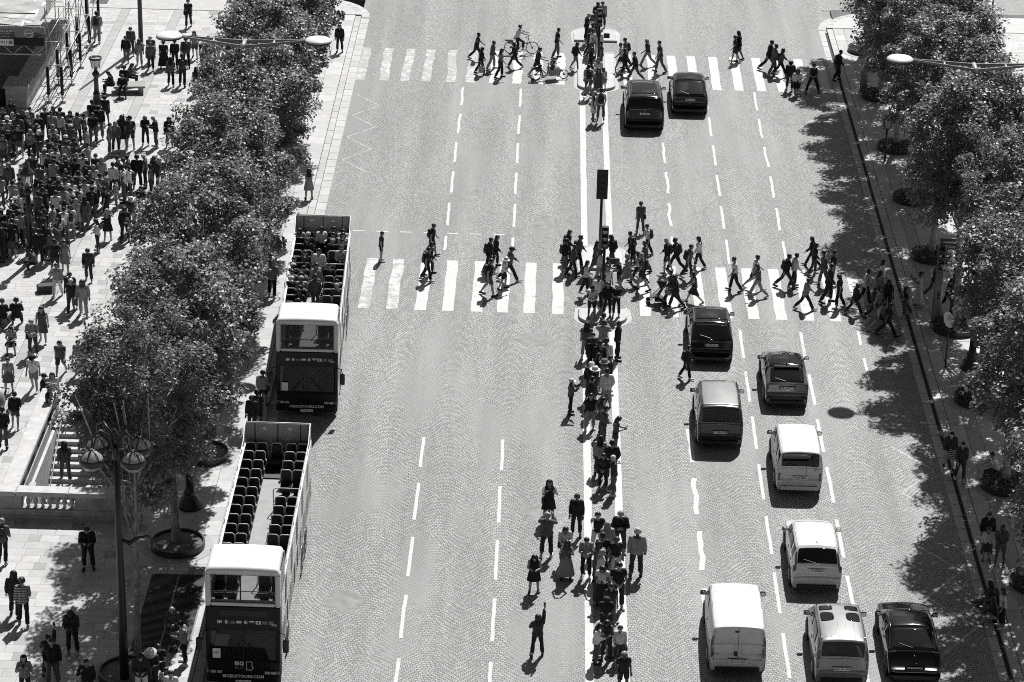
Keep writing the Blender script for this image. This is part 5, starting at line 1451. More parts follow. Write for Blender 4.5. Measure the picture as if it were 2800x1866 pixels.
PEOPLE=[
(-3.84,149.99,0.00,1.68,270,'wb','kv','kp','s','-',0,'short-haired person in black vest top, black trousers, white shirt sleeves on the far zebra crossing'),
(-3.53,147.37,0.00,1.60,270,'wa','ks','kp','l','t',0,'long-haired person in black jacket, black trousers, pale shopping bag on the far zebra crossing'),
(-2.92,148.34,0.00,1.68,270,'wc','ms','lp','s','-',0,'short-haired person in mid-grey jacket, pale grey trousers, walking right on the far zebra crossing'),
(-2.43,146.82,0.00,1.71,270,'wc','lt','kp','l','g',0,'long-haired person in pale grey T-shirt, black trousers, bag, walking right on the far zebra crossing'),
(-1.67,148.68,0.00,1.58,90,'wb','ks','kp','l','-',0,'long-haired person in black jacket, black trousers, striding left on the far zebra crossing'),
(0.70,150.72,0.00,1.80,270,'wc','kt','mp','s','-',0,'short-haired person in black T-shirt, mid-grey trousers, walking right on the far zebra crossing'),
(1.77,148.68,0.00,1.64,270,'wb','ks','lh','l','b',0,'long-haired person in black jacket, pale grey shorts, backpack, striding right on the far zebra crossing'),
(4.35,148.63,0.00,1.74,90,'wb','wt','kh','s','-',0,'short-haired person in white T-shirt, black shorts, half hidden behind a backpacker at far crossing'),
(4.59,149.38,0.00,1.74,90,'wc','mt','dp','s','b',0,'short-haired person in mid-grey T-shirt, dark grey trousers, backpack, walking left on the far zebra crossing'),
(4.55,147.93,0.00,1.58,90,'wb','ks','kp','s','-',0,'short-haired person in black jacket, black trousers, striding left on the far zebra crossing'),
(5.08,147.01,0.00,1.75,90,'wb','ks','mp','s','-',0,'short-haired person in black jacket, mid-grey trousers, striding left on the far zebra crossing'),
(5.85,149.74,0.00,1.66,90,'wb','dt','lp','y','-',0,'fair-haired person in dark grey T-shirt, pale grey trousers, arm stretched out at far crossing'),
(6.50,148.58,0.00,1.89,90,'wb','dt','mp','s','g',0,'short-haired person in dark grey T-shirt, mid-grey trousers, bag, striding left on the far zebra crossing'),
(11.08,151.14,0.00,1.79,90,'wc','ks','kh','l','-',0,'long-haired person in black jacket, black shorts, walking left on the far zebra crossing'),
(10.86,150.81,0.00,1.63,90,'wb','kt','dh','s','g',0,'short-haired person in black T-shirt, dark grey shorts, bag, striding left on the far zebra crossing'),
(12.69,149.39,0.00,1.90,270,'wb','ks','kp','s','-',0,'short-haired person in black jacket, black trousers, striding right on the far zebra crossing'),
(12.91,148.64,0.00,1.85,270,'wc','ms','mp','s','-',0,'short-haired person in mid-grey jacket, mid-grey trousers, walking right on the far zebra crossing'),
(13.29,148.51,0.00,1.70,270,'wb','ms','kp','l','b',0,'long-haired person in mid-grey jacket, black trousers, backpack, striding right on the far zebra crossing'),
(13.62,146.05,0.00,1.73,180,'wc','ks','kp','c','-',0,'dark-capped person in black jacket, black trousers, walking nearer on the far zebra crossing'),
(13.95,145.20,0.00,1.60,180,'wb','ws','kk','l','-',0,'long-haired person in white jacket, black skirt, striding nearer on the far zebra crossing'),
(14.87,145.70,0.00,1.74,180,'wd','kv','kp','s','-',0,'short-haired person in black vest top, black trousers, legs apart on the far zebra crossing'),
(16.48,148.02,0.00,1.79,270,'wc','ks','kp','s','b',0,'short-haired person in black jacket, black trousers, stepping onto the kerb on the far zebra crossing'),
(2.40,153.54,0.13,1.74,270,'ph','kt','kp','b','-',0,'grey-haired person in black T-shirt, black trousers, reading a phone by the far refuge island'),
(3.01,156.22,0.13,1.61,270,'st','ks','kp','s','b',0,'short-haired person in black jacket, black trousers, backpack, facing right by the far refuge island'),
(3.34,156.46,0.13,1.60,180,'st','lt','dp','s','-',0,'short-haired person in pale grey T-shirt, dark grey trousers, facing us by the far refuge island'),
(2.88,154.55,0.13,1.58,180,'st','ms','dp','s','-',0,'short-haired person in mid-grey jacket, dark grey trousers, facing us by the far refuge island'),
(2.52,151.00,0.13,1.64,270,'wc','ks','dp','l','-',0,'long-haired person in black jacket, dark grey trousers, walking right by the far refuge island'),
(2.65,150.53,0.13,1.74,270,'wc','wt','mp','s','b',0,'short-haired person in white T-shirt, mid-grey trousers, backpack, walking right by the far refuge island'),
(3.04,150.65,0.13,1.64,0,'st','ws','wp','l','-',0,'long-haired person in white jacket, white trousers, facing away by the far refuge island'),
(2.58,147.36,0.13,1.64,270,'wa','ks','kp','l','-',0,'long-haired person in black jacket, black trousers, walking right by the far refuge island'),
(3.17,148.16,0.13,1.74,90,'st','mt','mp','s','-',0,'short-haired person in mid-grey T-shirt, mid-grey trousers, facing left by the far refuge island'),
(2.44,143.80,0.13,1.74,0,'st','lt','mh','s','b',0,'short-haired person in pale grey T-shirt, mid-grey shorts, backpack, facing away by the far refuge island'),
(2.98,145.44,0.13,1.64,180,'st','wt','lh','l','-',0,'long-haired person in white T-shirt, pale grey shorts, facing us by the far refuge island'),
(2.98,143.65,0.13,1.64,180,'st','mD','--','l','-',0,'long-haired person in mid-grey dress, facing us by the far refuge island'),
(3.28,144.94,0.13,1.23,180,'st','wt','lk','l','-',0,'long-haired child in white T-shirt, pale grey skirt, facing us by the far refuge island'),
(2.69,139.52,0.13,1.65,270,'st','wD','--','y','-',0,'fair-haired person in white dress, facing right by the far refuge island'),
(3.08,139.60,0.13,1.80,0,'st','wt','mp','s','b',0,'short-haired person in white T-shirt, mid-grey trousers, backpack, facing away by the far refuge island'),
(-7.32,119.01,0.00,1.48,270,'st','dt','kh','s','-',1,'short-haired child in dark grey T-shirt, black shorts, alone beside the bus at near crossing'),
(-5.00,119.99,0.00,1.58,270,'wb','kt','kh','s','b',1,'short-haired person in black T-shirt, black shorts, backpack, striding right on the near zebra crossing'),
(-4.99,117.57,0.00,1.61,270,'wc','ks','dp','l','-',1,'long-haired person in black jacket, dark grey trousers, walking right on the near zebra crossing'),
(-5.07,116.72,0.00,1.69,270,'wb','kt','kp','s','b',1,'short-haired person in black T-shirt, black trousers, backpack, striding right on the near zebra crossing'),
(-2.28,117.99,0.00,1.74,270,'wc','ks','kp','s','b',1,'person in black jacket, black trousers, backpack walking right at near crossing, left one of two'),
(-2.00,118.71,0.00,1.58,270,'wc','ks','kp','l','-',1,'long-haired person in black jacket, black trousers, walking right on the near zebra crossing'),
(-2.20,115.21,0.00,1.83,270,'wb','kt','mh','s','b',1,'short-haired person in black T-shirt, mid-grey shorts, looking at a phone on the near zebra crossing'),
(-1.55,116.03,0.00,1.60,270,'wc','wt','kh','H','-',1,'white-hatted person in white T-shirt, black shorts, walking right on the near zebra crossing'),
(-1.33,117.00,0.00,1.77,270,'wb','ms','kp','c','-',1,'dark-capped person in mid-grey jacket, black trousers, striding right on the near zebra crossing'),
(1.22,118.26,0.00,1.69,270,'st','ks','mp','c','b',1,'dark-capped person in black jacket, mid-grey trousers, backpack, facing right on the near zebra crossing'),
(1.35,119.65,0.00,1.58,270,'wc','ks','kp','l','b',1,'long-haired person in black jacket, black trousers, backpack, walking right on the near zebra crossing'),
(1.84,118.66,0.00,1.74,270,'wb','ms','kp','s','b',1,'short-haired person in mid-grey jacket, black trousers, backpack, striding right on the near zebra crossing'),
(1.58,117.76,0.00,1.61,270,'wb','ms','kp','s','-',1,'short-haired person in mid-grey jacket, black trousers, striding right on the near zebra crossing'),
(4.11,116.84,0.00,1.65,90,'wb','lt','lp','y','-',1,'fair-haired person in pale grey T-shirt, pale grey trousers, wide pale trousers at near crossing'),
(4.28,119.51,0.00,1.65,90,'wc','kt','kp','s','b',1,'short-haired person in black T-shirt, black trousers, backpack, walking left on the near zebra crossing'),
(4.36,118.89,0.00,1.58,90,'wc','ks','dp','l','-',1,'long-haired person in black jacket, dark grey trousers, walking left on the near zebra crossing'),
(4.59,117.19,0.00,1.64,90,'wb','wv','kp','l','-',1,'long-haired person in white vest top, black trousers, striding left on the near zebra crossing'),
(4.93,118.43,0.00,1.61,90,'wc','ms','dp','s','-',1,'short-haired person in mid-grey jacket, dark grey trousers, walking left on the near zebra crossing'),
(4.74,116.34,0.00,1.86,90,'wb','mt','dh','b','b',1,'grey-haired person in mid-grey T-shirt, dark grey shorts, backpack, striding left on the near zebra crossing'),
(5.09,120.58,0.00,1.63,90,'wc','wt','kp','s','b',1,'short-haired person in white T-shirt, black trousers, backpack, walking left on the near zebra crossing'),
(4.83,123.63,0.00,1.58,0,'wc','mt','mp','u','g',1,'bun-haired person in mid-grey T-shirt, mid-grey trousers, bag, walking away on the near zebra crossing'),
(5.93,118.62,0.00,1.71,90,'wc','ks','dh','b','b',1,'grey-haired person in black jacket, dark grey shorts, backpack, walking left on the near zebra crossing'),
(6.37,118.79,0.00,1.74,90,'wb','dt','kp','s','b',1,'short-haired person in dark grey T-shirt, black trousers, backpack, striding left on the near zebra crossing'),
(6.91,117.88,0.00,1.74,270,'wb','mt','dp','s','b',1,'short-haired person in mid-grey T-shirt, dark grey trousers, backpack, striding right on the near zebra crossing'),
(7.45,119.30,0.00,1.58,90,'wb','ws','kp','l','-',1,'long-haired person in white jacket, black trousers, striding left on the near zebra crossing'),
(6.20,114.36,0.00,1.65,90,'pp','kt','dp','l','g',1,'long-haired person in black T-shirt, dark grey trousers, pushing the stroller on the near zebra crossing'),
(6.03,114.81,0.00,1.74,90,'wb','ms','dp','s','-',1,'short-haired person in mid-grey jacket, dark grey trousers, striding left on the near zebra crossing'),
(7.04,115.03,0.00,1.58,90,'wb','dD','--','l','-',1,'long-haired person in dark grey dress, striding left on the near zebra crossing'),
(8.95,116.55,0.00,1.71,90,'wb','wt','kp','s','-',1,'short-haired person in white T-shirt, black trousers, hand at the ear on the near zebra crossing'),
(9.88,116.84,0.00,1.77,270,'wb','wt','dh','s','-',1,'short-haired person in white T-shirt, dark grey shorts, striding right on the near zebra crossing'),
(9.98,115.99,0.00,1.67,90,'wb','mt','lp','l','-',1,'long-haired person in mid-grey T-shirt, pale grey trousers, striding left on the near zebra crossing'),
(11.34,117.13,0.00,1.74,270,'wb','ks','dp','s','b',1,'short-haired person in black jacket, dark grey trousers, backpack, striding right on the near zebra crossing'),
(11.72,117.26,0.00,1.69,270,'wc','ws','kp','s','-',1,'short-haired person in white jacket, black trousers, walking right on the near zebra crossing'),
(12.77,119.80,0.00,1.58,90,'wb','ks','kp','l','-',1,'long-haired person in black jacket, black trousers, striding left on the near zebra crossing'),
(12.76,118.84,0.00,1.58,270,'wc','ks','dp','l','g',1,'long-haired person in black jacket, dark grey trousers, bag, walking right on the near zebra crossing'),
(13.10,117.55,0.00,1.74,90,'wb','ms','mp','s','-',1,'short-haired person in mid-grey jacket, mid-grey trousers, striding left on the near zebra crossing'),
(13.50,117.55,0.00,1.77,270,'st','kt','dh','s','-',1,'short-haired person in black T-shirt, dark grey shorts, facing right on the near zebra crossing'),
(13.14,115.51,0.00,1.92,270,'wc','ds','kp','s','-',1,'short-haired person in dark grey jacket, black trousers, walking right on the near zebra crossing'),
(12.03,114.57,0.00,1.60,270,'wb','ls','kp','s','-',1,'short-haired person in pale grey jacket, black trousers, striding right on the near zebra crossing'),
(13.57,114.90,0.00,1.65,90,'wc','kt','kp','l','-',1,'long-haired person in black T-shirt, black trousers, walking left on the near zebra crossing'),
(14.21,114.18,0.00,1.58,270,'wb','ds','dp','l','-',1,'long-haired person in dark grey jacket, dark grey trousers, striding right on the near zebra crossing'),
(14.81,115.41,0.00,1.75,270,'wb','wv','kp','s','-',1,'short-haired person in white vest top, black trousers, striding right on the near zebra crossing'),
(15.36,115.50,0.00,1.64,270,'wc','ls','dp','l','-',1,'long-haired person in pale grey jacket, dark grey trousers, walking right on the near zebra crossing'),
(15.63,116.87,0.00,1.64,270,'wc','ws','dp','l','-',1,'long-haired person in white jacket, dark grey trousers, walking right on the near zebra crossing'),
(15.09,113.68,0.00,1.68,270,'wb','zt','dp','s','b',1,'short-haired person in patterned T-shirt, dark grey trousers, striped on the near zebra crossing'),
(15.70,114.53,0.00,1.64,180,'wc','kv','dp','l','-',1,'long-haired person in black vest top, dark grey trousers, walking nearer on the near zebra crossing'),
(15.13,112.35,0.00,1.64,270,'wb','lt','mh','l','g',1,'long-haired person in pale grey T-shirt, mid-grey shorts, bag, striding right on the near zebra crossing'),
(15.43,111.86,0.00,1.65,270,'wb','kt','kp','s','b',1,'short-haired person in black T-shirt, black trousers, white shoes on the near zebra crossing'),
(16.50,114.14,0.00,1.74,90,'wc','kv','mp','H','-',1,'white-hatted person in black vest top, mid-grey trousers, walking left on the near zebra crossing'),
(6.38,106.63,0.00,1.58,270,'wa','ks','kp','s','b',1,'person in black jacket, black trousers, backpack walking right at near crossing, right one of two'),
(3.49,108.46,0.00,1.81,270,'st','ks','kp','s','-',1,'short-haired person in black jacket, black trousers, white side stripe on the near zebra crossing'),
(2.15,115.56,0.13,1.58,270,'wc','ws','kp','l','b',1,'long-haired person in white jacket, black trousers, backpack, walking right by the near refuge island'),
(2.62,117.88,0.13,1.64,270,'wc','mt','mk','l','-',1,'long-haired person in mid-grey T-shirt, mid-grey skirt, walking right by the near refuge island'),
(2.80,116.87,0.13,1.64,270,'wc','ws','lp','l','-',1,'long-haired person in white jacket, pale grey trousers, walking right by the near refuge island'),
(3.38,118.70,0.13,1.64,90,'wc','ks','mp','l','b',1,'long-haired person in black jacket, mid-grey trousers, backpack, walking left by the near refuge island'),
(3.12,115.66,0.13,1.74,270,'st','mt','dp','s','b',1,'short-haired person in mid-grey T-shirt, dark grey trousers, backpack, facing right by the near refuge island'),
(3.11,114.94,0.13,1.64,180,'st','wt','lp','l','-',1,'long-haired person in white T-shirt, pale grey trousers, facing us by the near refuge island'),
(2.69,113.51,0.13,1.74,180,'st','wt','kp','s','-',1,'short-haired person in white T-shirt, black trousers, facing us by the near refuge island'),
(3.66,115.81,0.13,1.64,90,'ph','kt','dh','c','-',1,'dark-capped person in black T-shirt, dark grey shorts, reading a phone by the near refuge island'),
(2.41,112.54,0.13,1.66,180,'ph','wt','kh','s','-',1,'short-haired person in white T-shirt, black shorts, reading a phone by the near refuge island'),
(3.50,112.90,0.13,1.60,180,'ph','kt','kp','b','-',1,'grey-haired person in black T-shirt, black trousers, reading a phone by the near refuge island'),
(3.11,112.98,0.13,1.64,180,'wc','ks','kp','l','-',1,'long-haired person in black jacket, black trousers, walking nearer by the near refuge island'),
(2.82,109.14,0.13,1.74,270,'st','ms','dp','s','-',1,'short-haired person in mid-grey jacket, dark grey trousers, facing right by the near refuge island'),
(2.86,108.69,0.00,1.74,0,'pu','ls','mp','s','-',2,'short-haired person in pale grey jacket, mid-grey trousers, shoulder strap on the central reservation'),
(2.15,108.54,0.00,1.67,0,'st','mt','lp','l','-',2,'long-haired person in mid-grey T-shirt, pale grey trousers, facing away on the central reservation'),
(2.38,107.34,0.00,1.74,180,'st','ds','mp','s','-',2,'short-haired person in dark grey jacket, mid-grey trousers, facing us on the central reservation'),
(2.40,106.71,0.00,1.74,0,'st','ks','kp','s','-',2,'short-haired person in black jacket, black trousers, facing away on the central reservation'),
(2.68,106.43,0.00,1.74,0,'st','ks','kp','s','b',2,'short-haired person in black jacket, black trousers, backpack, facing away on the central reservation'),
(2.96,106.72,0.00,1.74,0,'st','ws','mp','s','-',2,'short-haired person in white jacket, mid-grey trousers, facing away on the central reservation'),
(2.58,105.36,0.00,1.64,270,'st','ks','kp','l','-',2,'long-haired person in black jacket, black trousers, white scarf on the central reservation'),
(3.08,104.95,0.00,1.74,270,'st','ks','mp','s','b',2,'short-haired person in black jacket, mid-grey trousers, backpack, facing right on the central reservation'),
(2.31,104.27,0.00,1.74,180,'st','ds','mp','C','-',2,'white-capped person in dark grey jacket, mid-grey trousers, facing us on the central reservation'),
(2.42,103.83,0.00,1.74,270,'st','ks','mk','H','-',2,'white-hatted person in black jacket, mid-grey skirt, facing right on the central reservation'),
(2.88,104.60,0.00,1.74,90,'st','ls','lp','m','-',2,'grey-hatted person in pale grey jacket, pale grey trousers, bucket hat on the central reservation'),
(2.95,103.59,0.00,1.74,0,'st','ws','lp','s','-',2,'short-haired person in white jacket, pale grey trousers, facing away on the central reservation'),
(2.29,102.77,0.00,1.74,270,'st','ks','kp','s','-',2,'short-haired person in black jacket, black trousers, facing right on the central reservation'),
(1.49,102.84,0.00,1.59,270,'pu','ms','kp','C','-',2,'white-capped person in mid-grey jacket, black trousers, hands raised filming on the central reservation'),
(2.27,101.36,0.00,1.62,180,'st','kt','lp','l','g',2,'long-haired person in black T-shirt, pale grey trousers, bag, facing us on the central reservation'),
(2.72,100.97,0.00,1.64,270,'st','mt','dp','l','-',2,'long-haired person in mid-grey T-shirt, dark grey trousers, facing right on the central reservation'),
(2.78,99.94,0.00,1.74,270,'hh','ms','mp','s','-',2,'short-haired person in mid-grey jacket, mid-grey trousers, hands clasped on the central reservation'),
(3.27,99.25,0.00,1.64,270,'ph','mt','mp','l','g',2,'long-haired person in mid-grey T-shirt, mid-grey trousers, bag, reading a phone on the central reservation'),
(2.62,97.33,0.00,1.64,0,'st','ls','dp','l','-',2,'long-haired person in pale grey jacket, dark grey trousers, facing away on the central reservation'),
(3.07,96.77,0.00,1.74,0,'st','ks','dp','s','-',2,'short-haired person in black jacket, dark grey trousers, facing away on the central reservation'),
(2.73,95.97,0.00,1.58,180,'hh','ds','kp','l','g',2,'long-haired person in dark grey jacket, black trousers, bag, hands clasped on the central reservation'),
(3.13,95.56,0.00,1.68,90,'st','ds','mp','b','-',2,'grey-haired person in dark grey jacket, mid-grey trousers, pale jacket over one arm on reservation'),
(0.65,93.16,0.00,1.73,180,'pu','kD','--','l','g',2,'long-haired person in black dress, bag, hands raised filming on the central reservation'),
(0.59,90.31,0.00,1.83,0,'pu','ms','dp','b','-',2,'grey-haired person in mid-grey jacket, dark grey trousers, hands raised filming on the central reservation'),
(1.69,91.97,0.00,1.81,180,'st','ks','kp','s','-',2,'short-haired person in black jacket, black trousers, facing us on the central reservation'),
(1.26,89.70,0.00,1.64,180,'ph','ws','mp','l','g',2,'long-haired person in white jacket, mid-grey trousers, bag, reading a phone on the central reservation'),
(1.32,88.59,0.00,1.58,180,'pu','mv','lK','l','-',2,'long-haired person in mid-grey vest top, pale grey long skirt, hands raised filming on reservation'),
(0.16,87.56,0.00,1.59,180,'ph','kD','--','l','-',2,'long-haired person in black dress, reading a phone on the central reservation'),
(2.45,90.66,0.00,1.74,180,'po','kt','wp','s','-',2,'short-haired person in black T-shirt, white trousers, arm pointing on the central reservation'),
(3.30,90.73,0.00,1.78,180,'ac','ks','dp','b','-',2,'grey-haired person in black jacket, dark grey trousers, arms crossed on the central reservation'),
(3.87,88.97,0.00,1.95,0,'st','ls','dp','b','-',2,'grey-haired person in pale grey jacket, dark grey trousers, facing away on the central reservation'),
(2.80,89.99,0.00,1.64,0,'st','ls','lp','y','-',2,'fair-haired person in pale grey jacket, pale grey trousers, facing away on the central reservation'),
(2.62,88.98,0.00,1.74,0,'st','kt','kp','s','-',2,'short-haired person in black T-shirt, black trousers, facing away on the central reservation'),
(2.03,88.72,0.00,1.75,180,'ph','ls','kp','s','-',2,'short-haired person in pale grey jacket, black trousers, reading a phone on the central reservation'),
(2.48,88.53,0.00,1.62,180,'pu','mt','mp','l','-',2,'long-haired person in mid-grey T-shirt, mid-grey trousers, hands raised filming on the central reservation'),
(2.55,87.87,0.00,1.64,270,'st','ws','wp','y','-',2,'fair-haired person in white jacket, white trousers, facing right on the central reservation'),
(3.12,88.90,0.00,1.64,180,'st','kt','wp','s','-',2,'short-haired person in black T-shirt, white trousers, facing us on the central reservation'),
(3.15,86.44,0.00,1.95,180,'hh','kt','kp','s','-',2,'short-haired person in black T-shirt, black trousers, hands clasped on the central reservation'),
(2.60,86.76,0.00,1.64,180,'ph','wt','kK','l','-',2,'long-haired person in white T-shirt, black long skirt, reading a phone on the central reservation'),
(2.88,85.37,0.00,1.64,180,'st','dt','mp','l','-',2,'long-haired person in dark grey T-shirt, mid-grey trousers, facing us on the central reservation'),
(2.70,84.33,0.00,1.74,180,'ph','kt','kp','c','-',2,'dark-capped person in black T-shirt, black trousers, reading a phone on the central reservation'),
(0.33,83.02,0.00,1.64,0,'pa','ds','kp','l','-',2,'long-haired person in dark grey jacket, black trousers, one arm high on the central reservation'),
(2.36,82.64,0.00,1.58,270,'ph','ws','mp','l','-',2,'long-haired person in white jacket, mid-grey trousers, reading a phone on the central reservation'),
(2.71,82.91,0.00,1.61,180,'ph','dv','dp','l','-',2,'long-haired person in dark grey vest top, dark grey trousers, reading a phone on reservation'),
(3.16,82.81,0.00,1.40,180,'st','ws','dp','s','-',2,'short-haired child in white jacket, dark grey trousers, facing us on the central reservation'),
(3.25,80.73,0.00,1.58,180,'st','kt','kh','y','-',2,'fair-haired person in black T-shirt, black shorts, facing us on the central reservation'),
(-19.15,88.43,0.14,1.74,0,'wc','ms','kp','b','b',3,'grey-haired person in mid-grey jacket, black trousers, backpack, walking away on the left pavement'),
(-17.99,84.48,0.14,1.75,0,'wc','ks','kp','l','-',3,'long-haired person in black jacket, black trousers, walking away on the left pavement'),
(-17.57,83.88,0.14,1.84,0,'wc','zs','kp','u','-',3,'bun-haired person in patterned jacket, black trousers, walking away on the left pavement'),
(-15.99,88.03,0.14,1.81,180,'ph','ks','kp','s','-',3,'short-haired person in black jacket, black trousers, reading a phone on the left pavement'),
(-15.55,81.95,0.14,1.78,180,'ph','ds','kp','l','b',3,'long-haired person in dark grey jacket, black trousers, backpack, reading a phone on the left pavement'),
(-16.10,80.55,0.14,1.58,0,'pa','ks','dp','s','-',3,'short-haired person in black jacket, dark grey trousers, one arm high on the left pavement'),
(-15.84,79.80,0.14,1.85,180,'st','ks','mp','s','b',3,'short-haired person in black jacket, mid-grey trousers, backpack, facing us on the left pavement'),
(-16.62,78.95,0.14,1.64,180,'pu','ls','dp','l','-',3,'long-haired person in pale grey jacket, dark grey trousers, hands raised filming on the left pavement'),
(-14.54,78.93,0.14,1.62,180,'hk','ks','dp','s','-',3,'short-haired person in black jacket, dark grey trousers, hand at face on the left pavement'),
(-12.16,82.46,0.14,1.74,180,'ph','ms','dp','b','-',3,'grey-haired person in mid-grey jacket, dark grey trousers, reading a phone on the left pavement'),
(-11.66,81.49,0.14,1.70,90,'ph','ls','kp','s','g',3,'short-haired person in pale grey jacket, black trousers, bag, reading a phone on the left pavement'),
(-12.76,79.03,0.14,1.89,180,'ph','ds','wp','s','-',3,'short-haired person in dark grey jacket, white trousers, reading a phone on the left pavement'),
(-12.50,79.58,0.14,1.74,180,'ph','ds','kp','H','-',3,'white-hatted person in dark grey jacket, black trousers, reading a phone on the left pavement'),
(-12.28,79.92,0.14,1.74,180,'ph','kt','kp','s','-',3,'short-haired person in black T-shirt, black trousers, reading a phone on the left pavement'),
(-11.90,78.80,0.14,1.45,180,'st','zt','mp','s','-',3,'short-haired child in patterned T-shirt, mid-grey trousers, facing us on the left pavement'),
(-11.68,78.39,0.14,1.58,180,'st','wt','mp','s','-',3,'short-haired person in white T-shirt, mid-grey trousers, facing us on the left pavement'),
(-20.33,115.21,0.14,1.65,180,'wc','ds','dp','s','-',3,'short-haired person in dark grey jacket, dark grey trousers, open jacket on the left pavement'),
(-21.43,113.34,0.14,1.64,180,'hk','ls','wp','s','-',3,'short-haired person in pale grey jacket, white trousers, hand at face on the left pavement'),
(-20.48,111.59,0.14,1.72,180,'wb','ks','dp','b','-',3,'grey-haired person in black jacket, dark grey trousers, striding nearer on the left pavement'),
(-20.62,112.07,0.14,1.77,180,'wc','dt','lp','s','-',3,'short-haired person in dark grey T-shirt, pale grey trousers, walking nearer on the left pavement'),
(-19.92,111.22,0.14,1.77,180,'wc','ls','lp','l','-',3,'long-haired person in pale grey jacket, pale grey trousers, walking nearer on the left pavement'),
(-21.18,108.19,0.14,1.73,180,'wc','mD','--','l','-',3,'long-haired person in mid-grey dress, walking nearer on the left pavement'),
(-21.35,106.82,0.14,1.74,180,'ph','ls','dp','b','g',3,'grey-haired person in pale grey jacket, dark grey trousers, bag, reading a phone on left pavement'),
(-19.84,104.90,0.14,1.68,180,'wb','mt','dh','s','b',3,'short-haired person in mid-grey T-shirt, dark grey shorts, backpack, striding nearer on the left pavement'),
(-19.08,105.00,0.14,1.62,180,'wc','zt','mh','s','-',3,'short-haired person in patterned T-shirt, mid-grey shorts, walking nearer on the left pavement'),
(-20.67,103.24,0.14,1.69,180,'wc','wt','lh','c','-',3,'dark-capped person in white T-shirt, pale grey shorts, walking nearer on the left pavement'),
(-19.61,101.74,0.14,1.58,180,'wc','wt','dh','l','-',3,'long-haired person in white T-shirt, dark grey shorts, walking nearer on the left pavement'),
(-19.97,101.57,0.14,1.58,270,'po','kt','kp','c','-',3,'dark-capped person in black T-shirt, black trousers, arm pointing on the left pavement'),
(-19.43,99.90,0.14,1.84,270,'ac','kt','kp','c','-',3,'dark-capped person in black T-shirt, black trousers, arms crossed on the left pavement'),
(-20.78,99.68,0.14,1.58,0,'wc','ks','mh','s','-',3,'short-haired person in black jacket, mid-grey shorts, walking away on the left pavement'),
(-20.93,97.93,0.14,1.72,0,'wc','ks','mp','s','-',3,'short-haired person in black jacket, mid-grey trousers, walking away on the left pavement'),
(-21.68,103.06,0.14,1.58,180,'st','lv','mk','s','-',3,'short-haired person in pale grey vest top, mid-grey skirt, facing us on the left pavement'),
(-25.56,150.84,0.14,1.84,0,'wc','ls','lp','s','b',3,'short-haired person in pale grey jacket, pale grey trousers, backpack, walking away on the left pavement'),
(-23.30,148.60,0.14,1.70,180,'wc','ms','dp','s','-',3,'short-haired person in mid-grey jacket, dark grey trousers, walking nearer on the left pavement'),
(-23.37,147.29,0.14,1.58,180,'wc','ks','mp','s','-',3,'short-haired person in black jacket, mid-grey trousers, walking nearer on the left pavement'),
(-22.56,146.79,0.14,1.58,180,'wc','ls','lp','l','g',3,'long-haired person in pale grey jacket, pale grey trousers, bag, walking nearer on the left pavement'),
(-21.99,147.38,0.14,1.60,180,'wc','mt','mp','C','-',3,'white-capped person in mid-grey T-shirt, mid-grey trousers, walking nearer on the left pavement'),
(-21.82,146.01,0.14,1.66,180,'wc','ms','kp','s','g',3,'short-haired person in mid-grey jacket, black trousers, bag, walking nearer on the left pavement'),
(-21.16,146.46,0.14,1.60,0,'st','kt','kK','u','-',3,'bun-haired person in black T-shirt, black long skirt, facing away on the left pavement'),
(-20.57,146.72,0.14,1.60,0,'wc','ks','kp','s','-',3,'short-haired person in black jacket, black trousers, walking away on the left pavement'),
(-19.95,146.77,0.14,1.74,0,'wc','ms','kp','s','b',3,'short-haired person in mid-grey jacket, black trousers, backpack, walking away on the left pavement'),
(-19.67,148.39,0.14,1.63,180,'wc','lt','mh','l','-',3,'long-haired person in pale grey T-shirt, mid-grey shorts, walking nearer on the left pavement'),
(-20.35,143.41,0.14,1.63,0,'wc','mt','kp','l','-',3,'long-haired person in mid-grey T-shirt, black trousers, walking away on the left pavement'),
(-19.72,143.41,0.14,1.83,0,'wc','kt','kp','s','b',3,'short-haired person in black T-shirt, black trousers, backpack, walking away on the left pavement'),
(-18.79,141.96,0.14,1.58,0,'wc','kD','--','l','-',3,'long-haired person in black dress, walking away on the left pavement'),
(-18.95,146.61,0.14,1.68,0,'wc','dt','dh','H','-',3,'white-hatted person in dark grey T-shirt, dark grey shorts, walking away on the left pavement'),
(-18.65,144.84,0.14,1.74,0,'wc','mt','lh','s','-',3,'short-haired person in mid-grey T-shirt, pale grey shorts, walking away on the left pavement'),
(-18.80,147.67,0.14,1.60,180,'wc','wt','kh','s','-',3,'short-haired person in white T-shirt, black shorts, walking nearer on the left pavement'),
(-18.35,147.61,0.14,1.58,0,'wc','ls','mp','s','-',3,'short-haired person in pale grey jacket, mid-grey trousers, walking away on the left pavement'),
(-20.76,154.18,0.14,1.74,180,'wb','kt','kp','s','g',3,'short-haired person in black T-shirt, black trousers, bag, striding nearer on the left pavement'),
(-11.66,150.28,0.14,1.64,180,'st','ks','kp','l','-',3,'long-haired person in black jacket, black trousers, beside the kerbside tree on the left pavement'),
(-11.34,126.53,0.14,1.60,0,'pu','lD','--','l','-',3,'long-haired person in pale grey dress, hands raised filming on the left pavement'),
(-11.28,99.71,0.14,1.74,180,'st','ks','dp','s','-',3,'short-haired person in black jacket, dark grey trousers, facing us on the left pavement'),
(-11.13,102.46,0.14,1.58,0,'st','ls','kh','s','g',3,'short-haired person in pale grey jacket, black shorts, bag, facing away on the left pavement'),
(-11.13,100.21,0.14,1.74,0,'st','kt','kh','s','b',3,'short-haired person in black T-shirt, black shorts, backpack, facing away on the left pavement'),
